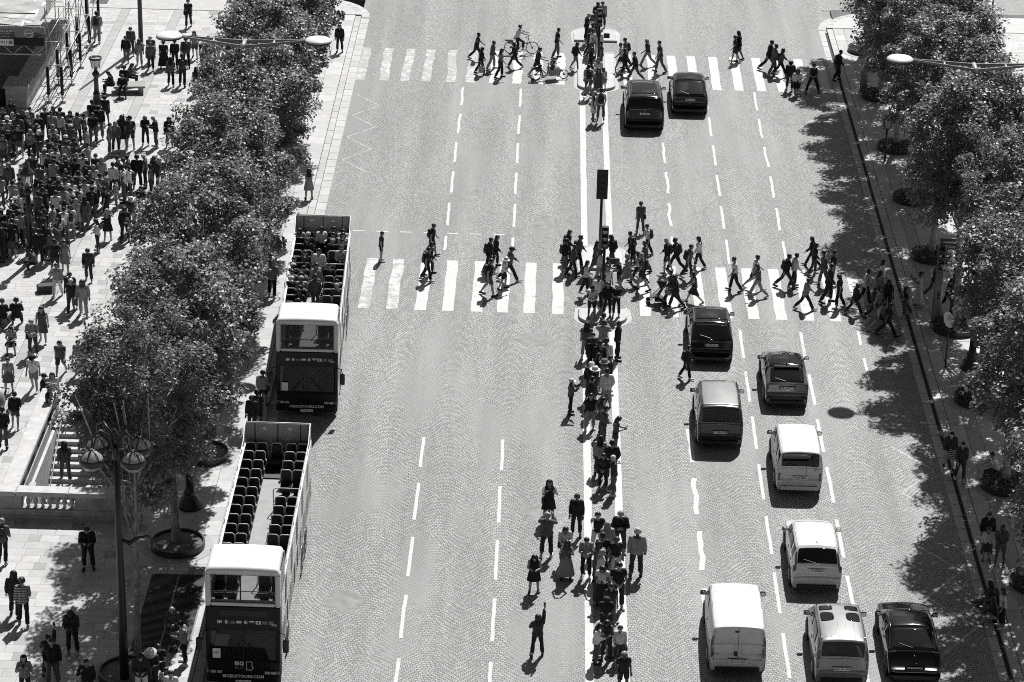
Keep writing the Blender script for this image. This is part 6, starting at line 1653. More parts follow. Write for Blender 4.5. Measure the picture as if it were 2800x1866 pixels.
(-11.90,114.06,0.14,1.74,0,'wc','ls','kp','s','-',3,'short-haired person in pale grey jacket, black trousers, walking away on the left pavement'),
(-23.00,133.39,0.14,1.80,180,'hh','kt','mp','s','-',3,'short-haired person in black T-shirt, mid-grey trousers, hands clasped on the left pavement'),
(-22.85,134.37,0.14,1.86,180,'st','ks','mp','c','-',3,'dark-capped person in black jacket, mid-grey trousers, facing us on the left pavement'),
(-23.37,135.50,0.14,1.74,0,'st','kt','mp','s','-',3,'short-haired person in black T-shirt, mid-grey trousers, facing away on the left pavement'),
(-22.91,136.77,0.14,1.58,180,'st','kt','kh','c','-',3,'dark-capped person in black T-shirt, black shorts, leaning on the lantern post on the left pavement'),
(-21.95,132.00,0.14,1.74,270,'st','mt','mp','s','-',3,'short-haired person in mid-grey T-shirt, mid-grey trousers, facing right on the left pavement'),
(-21.72,132.53,0.14,1.64,0,'st','ms','dp','y','-',3,'fair-haired person in mid-grey jacket, dark grey trousers, facing away on the left pavement'),
(-21.45,133.12,0.14,1.80,0,'pu','ks','dk','l','-',3,'long-haired person in black jacket, dark grey skirt, hands raised filming on the left pavement'),
(-21.04,132.94,0.14,1.83,0,'st','kt','dh','s','b',3,'short-haired person in black T-shirt, dark grey shorts, backpack, facing away on the left pavement'),
(-20.36,133.61,0.14,1.65,180,'hh','kt','kp','y','-',3,'fair-haired person in black T-shirt, black trousers, hands clasped on the left pavement'),
(-19.80,133.41,0.14,1.70,90,'ph','ks','mp','b','-',3,'grey-haired person in black jacket, mid-grey trousers, reading a phone on the left pavement'),
(-19.11,133.51,0.14,1.64,180,'st','ks','kp','l','g',3,'long-haired person in black jacket, black trousers, bag, facing us on the left pavement'),
(-18.70,127.11,0.14,1.74,180,'st','dt','kp','C','-',3,'white-capped person in dark grey T-shirt, black trousers, facing us on the left pavement'),
(17.16,115.11,0.14,1.66,90,'pu','wt','wK','u','-',4,'bun-haired person in white T-shirt, white long skirt, hands raised filming on the right pavement'),
(18.43,114.62,0.14,1.64,270,'wb','ks','kp','s','-',4,'short-haired person in black jacket, black trousers, striding right on the right pavement'),
(17.98,116.06,0.14,1.74,270,'wb','ks','mp','s','-',4,'short-haired person in black jacket, mid-grey trousers, striding right on the right pavement'),
(16.45,98.40,0.14,1.65,180,'wc','ds','zk','l','-',4,'long-haired person in dark grey jacket, patterned skirt, walking nearer on the right pavement'),
(16.74,97.31,0.14,1.74,180,'wc','ds','dp','s','b',4,'short-haired person in dark grey jacket, dark grey trousers, backpack, walking nearer on the right pavement'),
(16.96,91.43,0.14,1.66,180,'st','ks','dp','l','-',4,'long-haired person in black jacket, dark grey trousers, facing us on the right pavement'),
(16.87,90.75,0.14,1.39,180,'st','ws','dk','l','-',4,'long-haired child in white jacket, dark grey skirt, facing us on the right pavement'),
(17.31,90.36,0.14,1.73,180,'hh','mt','mh','s','b',4,'short-haired person in mid-grey T-shirt, mid-grey shorts, backpack, hands clasped on the right pavement'),
(16.70,85.70,0.14,1.58,90,'st','wt','kp','l','-',4,'long-haired person in white T-shirt, black trousers, facing left on the right pavement'),
(16.68,87.61,0.00,1.64,90,'cr','dt','mp','l','-',5,'long-haired person in dark grey T-shirt, mid-grey trousers, legs stretched out on the right kerb'),
(16.79,87.07,0.00,1.64,90,'cr','kt','mp','l','-',5,'long-haired person in black T-shirt, mid-grey trousers, legs stretched out on the right kerb'),
(16.59,86.42,0.00,1.64,90,'cr','dt','lp','l','-',5,'long-haired person in dark grey T-shirt, pale grey trousers, legs stretched out on the right kerb'),
(18.25,97.87,0.00,1.74,90,'cs','wt','dp','s','-',5,'short-haired person in white T-shirt, dark grey trousers, seated on the right kerb'),
(-23.34,141.91,0.14,1.64,90,'si','ks','kp','l','-',6,'long-haired person in black jacket, black trousers, seated on the bench beside the lantern'),
(-22.68,141.45,0.14,1.74,180,'si','ks','kp','s','-',6,'short-haired person in black jacket, black trousers, seated on bench by lantern, left one of two'),
(-22.65,143.42,0.14,1.64,270,'si','ms','kp','l','-',6,'long-haired person in mid-grey jacket, black trousers, seated on the bench beside the lantern'),
(-22.79,142.61,0.14,1.74,0,'si','ks','kp','s','-',6,'short-haired person in black jacket, black trousers, seated on bench by lantern, right one of two'),
(-22.61,109.83,0.14,1.74,0,'si','ks','kp','s','-',6,'short-haired person in black jacket, black trousers, seated on the bench above the stairs'),
(-23.18,109.68,0.14,1.74,0,'si','ks','dp','s','-',6,'short-haired person in black jacket, dark grey trousers, seated on the bench above the stairs'),
(-22.32,107.26,0.14,1.64,180,'si','zD','--','l','-',6,'long-haired person in patterned dress, seated on the bench above the stairs'),
(-27.26,132.72,0.14,1.74,180,'st','wt','dp','C','-',7,'white-capped person in white T-shirt, dark grey trousers, facing us in the crowd'),
(-26.65,132.38,0.14,1.95,0,'st','ms','dp','s','-',7,'short-haired person in mid-grey jacket, dark grey trousers, facing away in the crowd'),
(-26.42,131.31,0.14,1.74,180,'st','kt','mh','s','g',7,'short-haired person in black T-shirt, mid-grey shorts, bag, facing us in the crowd'),
(-25.77,131.06,0.14,1.64,180,'hh','ls','kp','y','-',7,'fair-haired person in pale grey jacket, black trousers, hands clasped in the crowd'),
(-27.14,131.89,0.14,1.24,180,'hh','kt','lp','s','-',7,'short-haired child in black T-shirt, pale grey trousers, hands clasped in the crowd'),
(-23.89,126.92,0.14,1.74,0,'st','kt','wp','s','b',7,'short-haired person in black T-shirt, white trousers, backpack, facing away in the crowd'),
(-21.87,123.81,0.14,1.74,0,'st','zt','kp','s','-',7,'short-haired person in patterned T-shirt, black trousers, facing away in the crowd'),
(-21.98,122.97,0.14,1.74,90,'pu','ws','kp','s','-',7,'short-haired person in white jacket, black trousers, hands raised filming in the crowd'),
(-21.33,122.60,0.14,1.81,0,'st','ks','mp','s','b',7,'short-haired person in black jacket, mid-grey trousers, backpack, facing away in the crowd'),
(-22.42,122.94,0.14,1.58,0,'st','wD','kK','s','-',7,'short-haired person in white dress, black long skirt, facing away in the crowd'),
(-22.79,123.11,0.14,1.58,0,'st','lt','kp','s','-',7,'short-haired person in pale grey T-shirt, black trousers, facing away in the crowd'),
(-22.96,122.06,0.14,1.74,0,'st','wt','kp','s','g',7,'short-haired person in white T-shirt, black trousers, bag, facing away in the crowd'),
(-21.87,121.38,0.14,1.64,0,'pu','zD','--','y','-',7,'fair-haired person in patterned dress, hands raised filming in the crowd'),
(-25.04,119.39,0.14,1.74,0,'st','kt','kp','s','-',7,'short-haired person in black T-shirt, black trousers, facing away in the crowd'),
(-23.52,118.15,0.14,1.66,0,'st','mt','wh','s','-',7,'short-haired person in mid-grey T-shirt, white shorts, white sweater round the shoulders in the crowd'),
(-22.75,117.73,0.14,1.69,90,'st','kt','dp','l','-',7,'long-haired person in black T-shirt, dark grey trousers, facing left in the crowd'),
(-22.48,117.43,0.14,1.64,90,'st','ms','dp','l','-',7,'long-haired person in mid-grey jacket, dark grey trousers, facing left in the crowd'),
(-22.91,117.10,0.14,1.74,0,'st','ks','kp','s','-',7,'short-haired person in black jacket, black trousers, facing away in crowd, second from left of 3'),
(-22.34,119.35,0.14,1.64,0,'st','wt','kk','l','g',7,'long-haired person in white T-shirt, black skirt, bag, facing away in the crowd'),
(-21.98,120.24,0.14,1.74,0,'st','wt','lp','s','b',7,'short-haired person in white T-shirt, pale grey trousers, backpack, facing away in the crowd'),
(-21.97,115.89,0.14,1.74,0,'st','kt','dh','s','-',7,'short-haired person in black T-shirt, dark grey shorts, facing away in the crowd'),
(-21.54,116.09,0.14,1.64,180,'wc','lD','--','l','-',7,'long-haired person in pale grey dress, walking nearer in the crowd'),
(-22.92,116.24,0.14,1.45,90,'si','ms','kp','s','-',7,'short-haired child in mid-grey jacket, black trousers, astride a dark suitcase in the crowd'),
(-24.36,118.44,0.14,1.68,0,'st','ks','kp','s','-',7,'short-haired person in black jacket, black trousers, facing away in the crowd, leftmost of 3'),
(-24.62,117.32,0.14,1.65,90,'st','ks','kp','l','g',7,'long-haired person in black jacket, black trousers, bag, facing left in the crowd'),
(-24.27,117.82,0.14,1.68,0,'st','kt','mk','l','-',7,'long-haired person in black T-shirt, mid-grey skirt, facing away in the crowd'),
(-20.48,118.81,0.14,1.64,90,'hh','wt','dp','l','-',7,'long-haired person in white T-shirt, dark grey trousers, hands clasped in the crowd'),
(-20.25,120.32,0.14,1.58,0,'pu','kD','--','y','-',7,'fair-haired person in black dress, hands raised filming in the crowd'),
(-19.41,120.20,0.14,1.74,180,'st','ks','kp','s','-',7,'short-haired person in black jacket, black trousers, facing us in the crowd'),
(-20.25,125.40,0.14,1.95,90,'st','wt','mp','c','-',7,'dark-capped person in white T-shirt, mid-grey trousers, facing left in the crowd'),
(-19.97,125.76,0.14,1.74,90,'po','ws','mp','s','b',7,'short-haired person in white jacket, mid-grey trousers, backpack, arm pointing in the crowd'),
(-19.88,127.39,0.14,1.74,0,'st','ks','kp','s','-',7,'short-haired person in black jacket, black trousers, facing away in the crowd, rightmost of 3'),
(-19.51,127.54,0.14,1.74,90,'st','mt','kp','C','-',7,'white-capped person in mid-grey T-shirt, black trousers, facing left in the crowd'),
(-20.46,124.32,0.14,1.60,90,'hh','lt','wh','s','-',7,'short-haired child in pale grey T-shirt, white shorts, hands clasped in the crowd'),
(-20.74,122.79,0.14,1.74,90,'st','kt','kp','s','b',7,'short-haired person in black T-shirt, black trousers, backpack, facing left in the crowd'),
]
CROWD=[
(-27.59,135.53,0.14,1.64,180,'st','ks','kp','l'),
(-27.73,133.89,0.14,1.74,180,'st','kt','kp','s'),
(-27.18,132.29,0.14,1.74,180,'ph','lt','mp','s'),
(-27.08,133.21,0.14,1.74,0,'st','mt','kp','b'),
(-26.67,133.89,0.14,1.64,180,'st','ks','kp','l'),
(-26.33,132.95,0.14,1.74,270,'pu','kt','kp','s'),
(-26.36,134.20,0.14,1.74,180,'st','wt','kp','s'),
(-26.14,133.61,0.14,1.64,180,'st','lt','kp','l'),
(-25.74,133.13,0.14,1.74,180,'st','ks','kp','b'),
(-25.60,134.17,0.14,1.74,180,'st','kt','kp','s'),
(-25.23,134.56,0.14,1.64,180,'pu','ks','kp','l'),
(-25.15,133.60,0.14,1.74,180,'st','zt','kp','s'),
(-24.80,134.27,0.14,1.74,180,'st','ks','kp','c'),
(-24.76,133.70,0.14,1.64,180,'st','ws','mp','l'),
(-24.26,134.03,0.14,1.64,180,'st','ms','kp','l'),
(-24.09,133.18,0.14,1.74,90,'st','mt','kp','s'),
(-23.81,133.47,0.14,1.74,0,'st','lt','kp','s'),
(-23.43,133.35,0.14,1.74,90,'st','mt','kp','s'),
(-25.55,131.63,0.14,1.74,180,'st','dt','kp','m'),
(-25.28,130.82,0.14,1.74,180,'ph','kt','mp','C'),
(-24.77,131.77,0.14,1.64,0,'st','wt','kp','y'),
(-23.84,131.62,0.14,1.74,0,'st','mt','kp','C'),
(-24.02,132.49,0.14,1.74,180,'st','dt','kp','c'),
(-22.98,131.32,0.14,1.74,90,'st','ls','kp','s'),
(-24.68,130.01,0.14,1.74,270,'po','kt','kp','s'),
(-24.47,130.50,0.14,1.64,180,'st','kt','kp','l'),
(-24.21,129.99,0.14,1.74,0,'st','dt','kp','b'),
(-23.81,129.96,0.14,1.74,0,'st','mt','kp','C'),
(-23.35,129.63,0.14,1.74,0,'pu','mt','kp','s'),
(-23.35,130.55,0.14,1.74,90,'st','dt','kp','s'),
(-23.65,129.06,0.14,1.74,0,'st','lt','kp','s'),
(-23.14,128.98,0.14,1.74,0,'st','dt','kp','s'),
(-22.53,128.97,0.14,1.74,90,'st','zt','kp','s'),
(-24.53,127.97,0.14,1.74,0,'st','wt','kp','C'),
(-24.47,128.98,0.14,1.64,0,'st','kt','kp','l'),
(-24.19,128.54,0.14,1.74,0,'pu','mt','kp','s'),
(-24.01,128.13,0.14,1.74,0,'st','wt','kp','s'),
(-22.98,128.26,0.14,1.64,0,'st','mt','kp','l'),
(-22.88,127.62,0.14,1.64,0,'st','lt','kp','y'),
(-22.52,127.43,0.14,1.74,0,'st','wt','kp','s'),
(-27.29,131.52,0.14,1.74,90,'st','ks','kp','s'),
(-26.96,130.04,0.14,1.64,180,'st','mt','kp','l'),
(-24.39,125.71,0.14,1.74,0,'st','mt','kp','s'),
(-23.23,126.49,0.14,1.64,0,'st','dt','kp','l'),
(-22.80,126.71,0.14,1.74,0,'st','kt','kp','s'),
(-22.15,126.36,0.14,1.74,0,'st','kt','kp','s'),
(-22.13,125.94,0.14,1.64,0,'st','dt','kp','l'),
(-21.75,125.76,0.14,1.74,0,'st','wt','kp','b'),
(-22.35,124.91,0.14,1.74,0,'pu','zt','kp','s'),
(-22.94,124.80,0.14,1.74,90,'pu','kt','kp','s'),
(-22.71,124.24,0.14,1.74,0,'pu','kt','kp','c'),
(-23.16,123.99,0.14,1.74,0,'st','mt','kp','b'),
(-23.07,123.56,0.14,1.74,0,'st','dt','kp','s'),
(-23.56,123.94,0.14,1.64,0,'st','ks','kp','l'),
(-23.52,123.54,0.14,1.74,0,'st','ks','kp','s'),
(-24.21,123.88,0.14,1.64,0,'st','lt','kp','l'),
(-23.91,123.62,0.14,1.64,0,'st','mt','kp','l'),
(-24.70,123.14,0.14,1.74,90,'st','ks','kp','s'),
(-24.86,122.40,0.14,1.64,90,'st','lt','kp','y'),
(-24.72,121.16,0.14,1.74,90,'pu','dt','kp','C'),
(-24.37,121.66,0.14,1.74,0,'st','wt','kp','s'),
(-22.79,123.84,0.14,1.74,0,'st','wt','kp','s'),
(-22.44,123.64,0.14,1.74,0,'st','wt','kp','s'),
(-22.32,124.34,0.14,1.64,0,'pu','dt','kp','l'),
(-21.84,124.21,0.14,1.74,0,'st','kt','kp','s'),
(-21.49,123.67,0.14,1.74,0,'st','wt','kp','s'),
(-23.72,122.88,0.14,1.74,0,'st','mt','kp','s'),
(-23.64,122.45,0.14,1.74,0,'st','kt','kp','s'),
(-23.78,121.94,0.14,1.74,0,'st','mt','kp','s'),
(-24.11,121.36,0.14,1.64,0,'st','kt','kp','l'),
(-22.22,119.93,0.14,1.74,0,'st','wt','mp','s'),
(-23.25,120.15,0.14,1.74,0,'st','kt','kp','s'),
(-23.07,119.61,0.14,1.74,0,'st','dt','kp','s'),
(-25.13,119.83,0.14,1.64,0,'st','wt','kp','l'),
(-24.75,119.70,0.14,1.64,0,'st','kt','kp','l'),
(-24.57,119.35,0.14,1.74,0,'st','kt','kp','s'),
(-24.42,120.06,0.14,1.74,0,'pu','kt','kp','s'),
(-23.82,119.46,0.14,1.74,0,'st','mt','kp','s'),
(-24.32,119.68,0.14,1.64,0,'st','dt','kp','l'),
(-24.17,119.28,0.14,1.74,0,'st','lt','kp','s'),
(-24.60,120.42,0.14,1.64,0,'st','zt','kp','l'),
(-24.38,118.93,0.14,1.74,0,'st','zt','kp','s'),
(-23.95,119.83,0.14,1.74,0,'st','dt','kp','s'),
(-23.15,119.22,0.14,1.74,0,'st','dt','kp','s'),
(-24.67,117.82,0.14,1.74,0,'st','kt','kp','s'),
(-21.90,127.43,0.14,1.74,180,'st','kt','kp','s'),
(-21.53,126.85,0.14,1.74,0,'st','lt','kp','b'),
(-20.41,126.89,0.14,1.74,90,'st','kt','kp','c'),
(-20.30,127.31,0.14,1.74,90,'st','mt','kp','c'),
(-20.88,126.19,0.14,1.74,0,'st','ws','kp','s'),
(-19.00,127.37,0.14,1.74,180,'st','dt','kp','m'),
(-19.07,126.41,0.14,1.64,90,'st','mt','kp','l'),
(-20.92,124.41,0.14,1.64,90,'pu','mt','kp','y'),
(-21.46,124.07,0.14,1.74,90,'st','lt','kp','s'),
(-19.32,121.66,0.14,1.74,180,'st','dt','kp','H'),
(-19.50,120.59,0.14,1.64,180,'st','kt','kp','l'),
(-21.03,124.98,0.14,1.74,90,'pu','lt','kp','s'),
(-21.26,124.65,0.14,1.74,0,'pu','zt','kp','s'),
(-22.09,125.54,0.14,1.64,0,'st','mt','kp','l'),
(-20.79,127.22,0.14,1.74,90,'st','dt','kp','s'),
(-19.05,123.07,0.14,1.74,180,'st','kt','kp','s'),
]
PASSENGERS=[
(-10.42,113.92,0,'l','l','long-haired passenger in pale top seated on the open top bus'),
(-9.64,114.33,0,'w','s','dark-haired passenger in white top seated on the bus, rearmost of 2'),
(-8.71,114.40,0,'w','s','dark-haired passenger in white top seated on the bus, frontmost of 2'),
(-9.16,114.23,0,'k','s','dark-haired passenger in black top seated on the bus, rearmost of 6'),
(-8.53,112.33,0,'k','s','dark-haired passenger in black top seated on the bus, second from the back of 6'),
(-8.98,110.34,0,'k','s','dark-haired passenger in black top seated on the bus, third from the back of 6'),
(-10.34,110.11,0,'k','s','dark-haired passenger in black top seated on the bus, fourth from the back of 6'),
(-9.26,109.92,0,'k','s','dark-haired passenger in black top seated on the bus, fifth from the back of 6'),
(-9.58,107.08,0,'k','s','dark-haired passenger in black top seated on the bus, frontmost of 6'),
(-10.02,112.86,0,'k','b','grey-haired passenger in black top seated on the bus, rearmost of 3'),
(-9.08,112.02,0,'k','b','grey-haired passenger in black top seated on the bus, second from the back of 3'),
(-10.46,109.86,0,'k','b','grey-haired passenger in black top seated on the bus, frontmost of 3'),
(-10.25,112.34,0,'k','l','long-haired passenger in black top seated on the bus, rearmost of 4'),
(-10.08,110.68,0,'k','l','long-haired passenger in black top seated on the bus, second from the back of 4'),
(-9.92,106.53,0,'k','l','long-haired passenger in black top seated on the bus, third from the back of 4'),
(-9.36,105.88,0,'k','l','long-haired passenger in black top seated on the bus, frontmost of 4'),
(-9.64,112.66,0,'d','s','dark-haired passenger in dark top seated on the bus, rearmost of 3'),
(-10.00,109.76,0,'d','s','dark-haired passenger in dark top seated on the bus, second from the back of 3'),
(-8.49,107.84,0,'d','s','dark-haired passenger in dark top seated on the bus, frontmost of 3'),
(-9.02,112.77,0,'w','l','long-haired passenger in white top seated on the open top bus'),
(-8.50,110.54,0,'z','s','dark-haired passenger in striped top seated on the open top bus'),
(-10.46,108.78,0,'m','s','dark-haired passenger in mid-grey top seated on the open top bus'),
(-10.07,108.94,0,'m','l','long-haired passenger in mid-grey top seated on the open top bus'),
(-9.78,108.77,0,'l','b','grey-haired passenger in pale top seated on the open top bus'),
(-10.39,107.44,0,'k','C','white-capped passenger in black top seated on the open top bus'),
(-8.51,107.24,0,'m','b','grey-haired passenger in mid-grey top seated on the open top bus'),
(-9.45,109.97,1,'w','s','dark-haired passenger in white top standing on the open top bus'),
(-9.43,108.34,1,'l','s','dark-haired passenger in pale top standing on the open top bus'),
(-9.36,107.09,1,'m','s','dark-haired passenger in mid-grey top standing on the open top bus'),
]
# ================================================================ people: one continuous body per pose, clothes and hair as children
def vdir(fl, ab, side):
    return Vector((side * math.sin(R(ab)), math.sin(R(fl)) * math.cos(R(ab)), -math.cos(R(fl)) * math.cos(R(ab))))
POSES = {
 # legs: (hip flexion, knee flexion, spread) right, left; arms: (upper flex, upper abd, fore flex, fore abd) right, left; lean, head pitch
 'st': dict(l=((3, 4, 4), (-2, 2, 5)), a=((-4, 10, 12, 4), (2, 9, 16, 2)), lean=1, hp=8),
 'st2': dict(l=((8, 14, 6), (-3, 1, 5)), a=((-8, 14, 30, -10), (4, 9, 10, 4)), lean=0, hp=4),
 'wd': dict(l=((6, 4, 20), (-4, 4, 20)), a=((12, 12, 75, -35), (12, 12, 75, -35)), lean=2, hp=10),
 'ph': dict(l=((3, 5, 4), (-2, 3, 5)), a=((22, 9, 98, -28), (20, 9, 95, -30)), lean=2, hp=32),
 'pu': dict(l=((2, 4, 5), (-3, 2, 5)), a=((58, 14, 138, -24), (55, 16, 135, -26)), lean=-2, hp=-4),
 'pa': dict(l=((5, 6, 9), (-4, 3, 9)), a=((165, 8, 172, 4), (30, 14, 80, -30)), lean=-3, hp=-12),
 'wa': dict(l=((16, 8, 3), (-14, 16, 3)), a=((-16, 9, 4, 4), (14, 8, 34, 2)), lean=4, hp=6),
 'wb': dict(l=((27, 6, 3), (-22, 22, 3)), a=((-26, 8, -10, 4), (24, 8, 48, 0)), lean=6, hp=5),
 'wc': dict(l=((-12, 12, 4), (13, 14, 4)), a=((14, 8, 40, -4), (-14, 9, 6, 4)), lean=3, hp=10),
 'pp': dict(l=((22, 8, 4), (-20, 16, 4)), a=((20, 8, 72, -4), (22, 8, 74, -4)), lean=8, hp=8),
 'ac': dict(l=((4, 4, 6), (-2, 2, 6)), a=((20, 14, 82, -62), (24, 14, 88, -58)), lean=-1, hp=10),
 'hh': dict(l=((3, 4, 5), (-2, 2, 5)), a=((14, 12, 52, -42), (14, 12, 52, -42)), lean=1, hp=16),
 'hk': dict(l=((14, 8, 4), (-12, 14, 4)), a=((48, 16, 150, -30), (-6, 9, 10, 3)), lean=3, hp=6),
 'po': dict(l=((5, 5, 8), (-4, 3, 8)), a=((82, 6, 86, 4), (20, 16, 60, -30)), lean=2, hp=4),
 'si': dict(l=((82, 80, 6), (86, 92, 8)), a=((24, 10, 92, -26), (20, 11, 86, -28)), lean=14, hp=24, sit=.45),
 'cs': dict(l=((70, 95, 9), (88, 78, 9)), a=((40, 12, 62, -18), (46, 14, 80, -30)), lean=18, hp=8, sit=.34),
 'cr': dict(l=((76, 20, 5), (92, 62, 8)), a=((28, 14, 66, -20), (-28, 16, -14, 8)), lean=8, hp=10, sit=.15),
 'bu': dict(l=((84, 84, 7), (86, 88, 6)), a=((26, 9, 84, -22), (22, 10, 80, -24)), lean=-4, hp=4, sit=.44),
 'cy': dict(l=((58, 62, 3), (12, 16, 3)), a=((58, 14, 72, -2), (58, 14, 72, -2)), lean=16, hp=-4, sit=.86),
}
LBL = ['head', 'neck', 'torso', 'pelvis', 'uarm', 'farm', 'hand', 'thigh', 'shin', 'foot']
def capsule(bm, p0, r0, p1, r1, n=10):
    """closed tapered capsule"""
    p0, p1 = Vector(p0), Vector(p1)
    ax = (p1 - p0); L = ax.length; t = ax.normalized() if L > 1e-6 else Vector((0, 0, 1))
    ref = Vector((0, 0, 1)) if abs(t.z) < .9 else Vector((1, 0, 0))
    a = t.cross(ref).normalized(); b = t.cross(a)
    rings = []
    for k in range(1, 4): an = -math.pi / 2 + k * math.pi / 8; rings.append((p0 + t * r0 * math.sin(an), r0 * math.cos(an)))
    rings.append((p0, r0)); rings.append((p1, r1))
    for k in range(1, 4): an = k * math.pi / 8; rings.append((p1 + t * r1 * math.sin(an), r1 * math.cos(an)))
    vs = []
    s0 = bm.verts.new(p0 - t * r0)
    for c, r in rings: vs.append([bm.verts.new(c + (a * math.cos(2 * math.pi * k / n) + b * math.sin(2 * math.pi * k / n)) * r) for k in range(n)])
    s1 = bm.verts.new(p1 + t * r1)
    for k in range(n):
        k2 = (k + 1) % n
        bm.faces.new((s0, vs[0][k2], vs[0][k]))
        for i in range(len(vs) - 1): bm.faces.new((vs[i][k], vs[i][k2], vs[i + 1][k2], vs[i + 1][k]))
        bm.faces.new((vs[-1][k], vs[-1][k2], s1))

def make_proto(key):
    P = POSES[key]
    caps = []                        # (p0, r0, p1, r1, label)
    legs = []
    hipz = .94
    for side, (hf, kf, sp) in zip((1, -1), P['l']):
        hip = Vector((side * .088, 0, -.02))
        knee = hip + vdir(hf, sp, side) * .43
        shin = vdir(hf - kf, sp * .6, side)
        ank = knee + shin * .42
        pitch = max(-40, min(60, (hf - kf) * .8)) if P.get('sit') is None or key == 'cr' else 0
        if P.get('sit') is None and hf - kf > 0: pitch = 12
        toe = ank + Vector((side * .03, .17 * math.cos(R(pitch)), .17 * math.sin(R(pitch)) - .035))
        heel = ank + Vector((0, -.05 * math.cos(R(pitch)), -.05 - .05 * math.sin(R(pitch)) * 0))
        legs.append((hip, knee, ank, toe, heel))
    low = min(min(l[3].z - .03, l[4].z - .038) for l in legs)
    base = -low if P.get('sit') is None else P['sit'] + .09
    if key == 'cy': base = .98
    pel = Vector((0, 0, base))
    ln = R(P['lean'])
    def tor(x, y, z):                # torso frame, leaning forward about the pelvis
        return pel + Vector((x, y * math.cos(ln) + z * math.sin(ln), z * math.cos(ln) - y * math.sin(ln)))
    for side in (1, -1):
        caps.append((tor(side * .06, -.015, -.01), .112, tor(side * .05, 0, .12), .100, 3))
        caps.append((tor(side * .055, 0, .12), .098, tor(side * .075, .005, .36), .108, 2))
        caps.append((tor(side * .075, .0, .36), .105, tor(side * .125, -.01, .455), .062, 2))
    caps.append((tor(0, -.015, .44), .062, tor(0, .01, .565), .052, 1))
    nk = tor(0, .01, .565); hp = R(P['hp'])
    def hd(x, y, z): return nk + Vector((x, y * math.cos(hp) + z * math.sin(hp), z * math.cos(hp) - y * math.sin(hp)))
    caps.append((hd(0, .005, .135), .098, hd(0, .02, .085), .085, 0))
    caps.append((hd(0, .035, .10), .072, hd(0, .055, .02), .045, 0))
    caps.append((hd(0, .10, .105), .012, hd(0, .118, .075), .018, 0))        # nose
    for side in (1, -1):
        caps.append((hd(side * .088, .01, .105), .016, hd(side * .088, .006, .075), .012, 0))
    sh = []
    for side, (uf, ua, ff, fa) in zip((1, -1), P['a']):
        s0 = tor(side * .172, -.01, .455)
        e = s0 + vdir(uf, ua, side) * .285
        w = e + vdir(ff, fa, side) * .245
        d = vdir(ff + 8, fa * .9, side)
        caps.append((s0, .054, e, .039, 4)); caps.append((e, .040, w, .027, 5))
        pm = w + d * .075
        caps.append((w, .027, pm, .034, 6))
        side_v = d.cross(Vector((0, 1, .3))).normalized()
        curl = (Vector((0, 0, -1)) - d * d.z * -1).normalized() if abs(d.z) < .8 else Vector((0, 1, 0))
        for q, (o, fl) in enumerate(((-.027, .062), (-.009, .075), (.009, .070), (.026, .055))):
            b0 = pm + side_v * o + d * .01; b1 = b0 + d * fl * .55 + curl * .006; b2 = b1 + (d * .8 + curl * .6).normalized() * fl * .5
            caps.append((b0, .0105, b1, .010, 6)); caps.append((b1, .010, b2, .009, 6))
        th = w + d * .03 - side_v * .026
        caps.append((th, .012, th + (d - side_v * .7).normalized() * .055, .0105, 6))
        sh.append((s0, e, w, pm + d * .06))
    for side, (hip, knee, ank, toe, heel) in zip((1, -1), legs):
        hip, knee, ank, toe, heel = (pel + v for v in (hip, knee, ank, toe, heel))
        caps.append((hip, .092, knee, .056, 7)); caps.append((knee, .057, knee.lerp(ank, .3) - Vector((0, .012, 0)), .056, 8))
        caps.append((knee.lerp(ank, .3) - Vector((0, .012, 0)), .056, ank, .036, 8))
        caps.append((heel, .038, toe, .032, 9)); caps.append((ank, .037, heel, .036, 9))
    bm = bmesh.new()
    for c in caps: capsule(bm, *c[:4])
    me = bpy.data.meshes.new('body'); bm.to_mesh(me); bm.free()
    ob = bpy.data.objects.new('body', me); COL.objects.link(ob)
    md = ob.modifiers.new('r', 'REMESH'); md.mode = 'VOXEL'; md.voxel_size = .0125; md.use_smooth_shade = True
    sm = ob.modifiers.new('s', 'SMOOTH'); sm.factor = .5; sm.iterations = 2
    dc = ob.modifiers.new('d', 'DECIMATE'); dc.ratio = .2
    m2 = bpy.data.meshes.new_from_object(ob.evaluated_get(bpy.context.evaluated_depsgraph_get()))
    bpy.data.objects.remove(ob); bpy.data.meshes.remove(me)
    m2.name = 'body'; m2.materials.clear(); m2.materials.append(M['skin'])
    m2.polygons.foreach_set('use_smooth', [True] * len(m2.polygons))
    nv = len(m2.vertices)
    co = np.empty(nv * 3); m2.vertices.foreach_get('co', co); co = co.reshape(-1, 3)
    no = np.empty(nv * 3); m2.vertices.foreach_get('normal', no); no = no.reshape(-1, 3)
    best = np.full(nv, 9.0); lab = np.zeros(nv, int); tt = np.zeros(nv); which = np.zeros(nv, int)
    for i, (p0, r0, p1, r1, lb) in enumerate(caps):
        a = np.array(p0); d = np.array(p1) - a; L2 = max(d @ d, 1e-9)
        t = np.clip(((co - a) @ d) / L2, 0, 1)
        dist = np.linalg.norm(co - a - t[:, None] * d, axis=1) - (r0 + (r1 - r0) * t)
        k = dist < best
        best[k] = dist[k]; lab[k] = lb; tt[k] = t[k]; which[k] = i
    # shin is two capsules: unify its parameter
    shin2 = [i for i, c in enumerate(caps) if c[4] == 8]
    for j, i in enumerate(shin2):
        k = which == i
        tt[k] = tt[k] * .3 if j % 2 == 0 else .3 + tt[k] * .7
    faces = [tuple(p.vertices) for p in m2.polygons]
    foot = [i for i, c in enumerate(caps) if c[4] == 9]
    footside = np.where(np.isin(which, foot[2:]), 1, 0)
    hl = np.array([[ (Vector(c) - nk).x, 0, 0] for c in co])
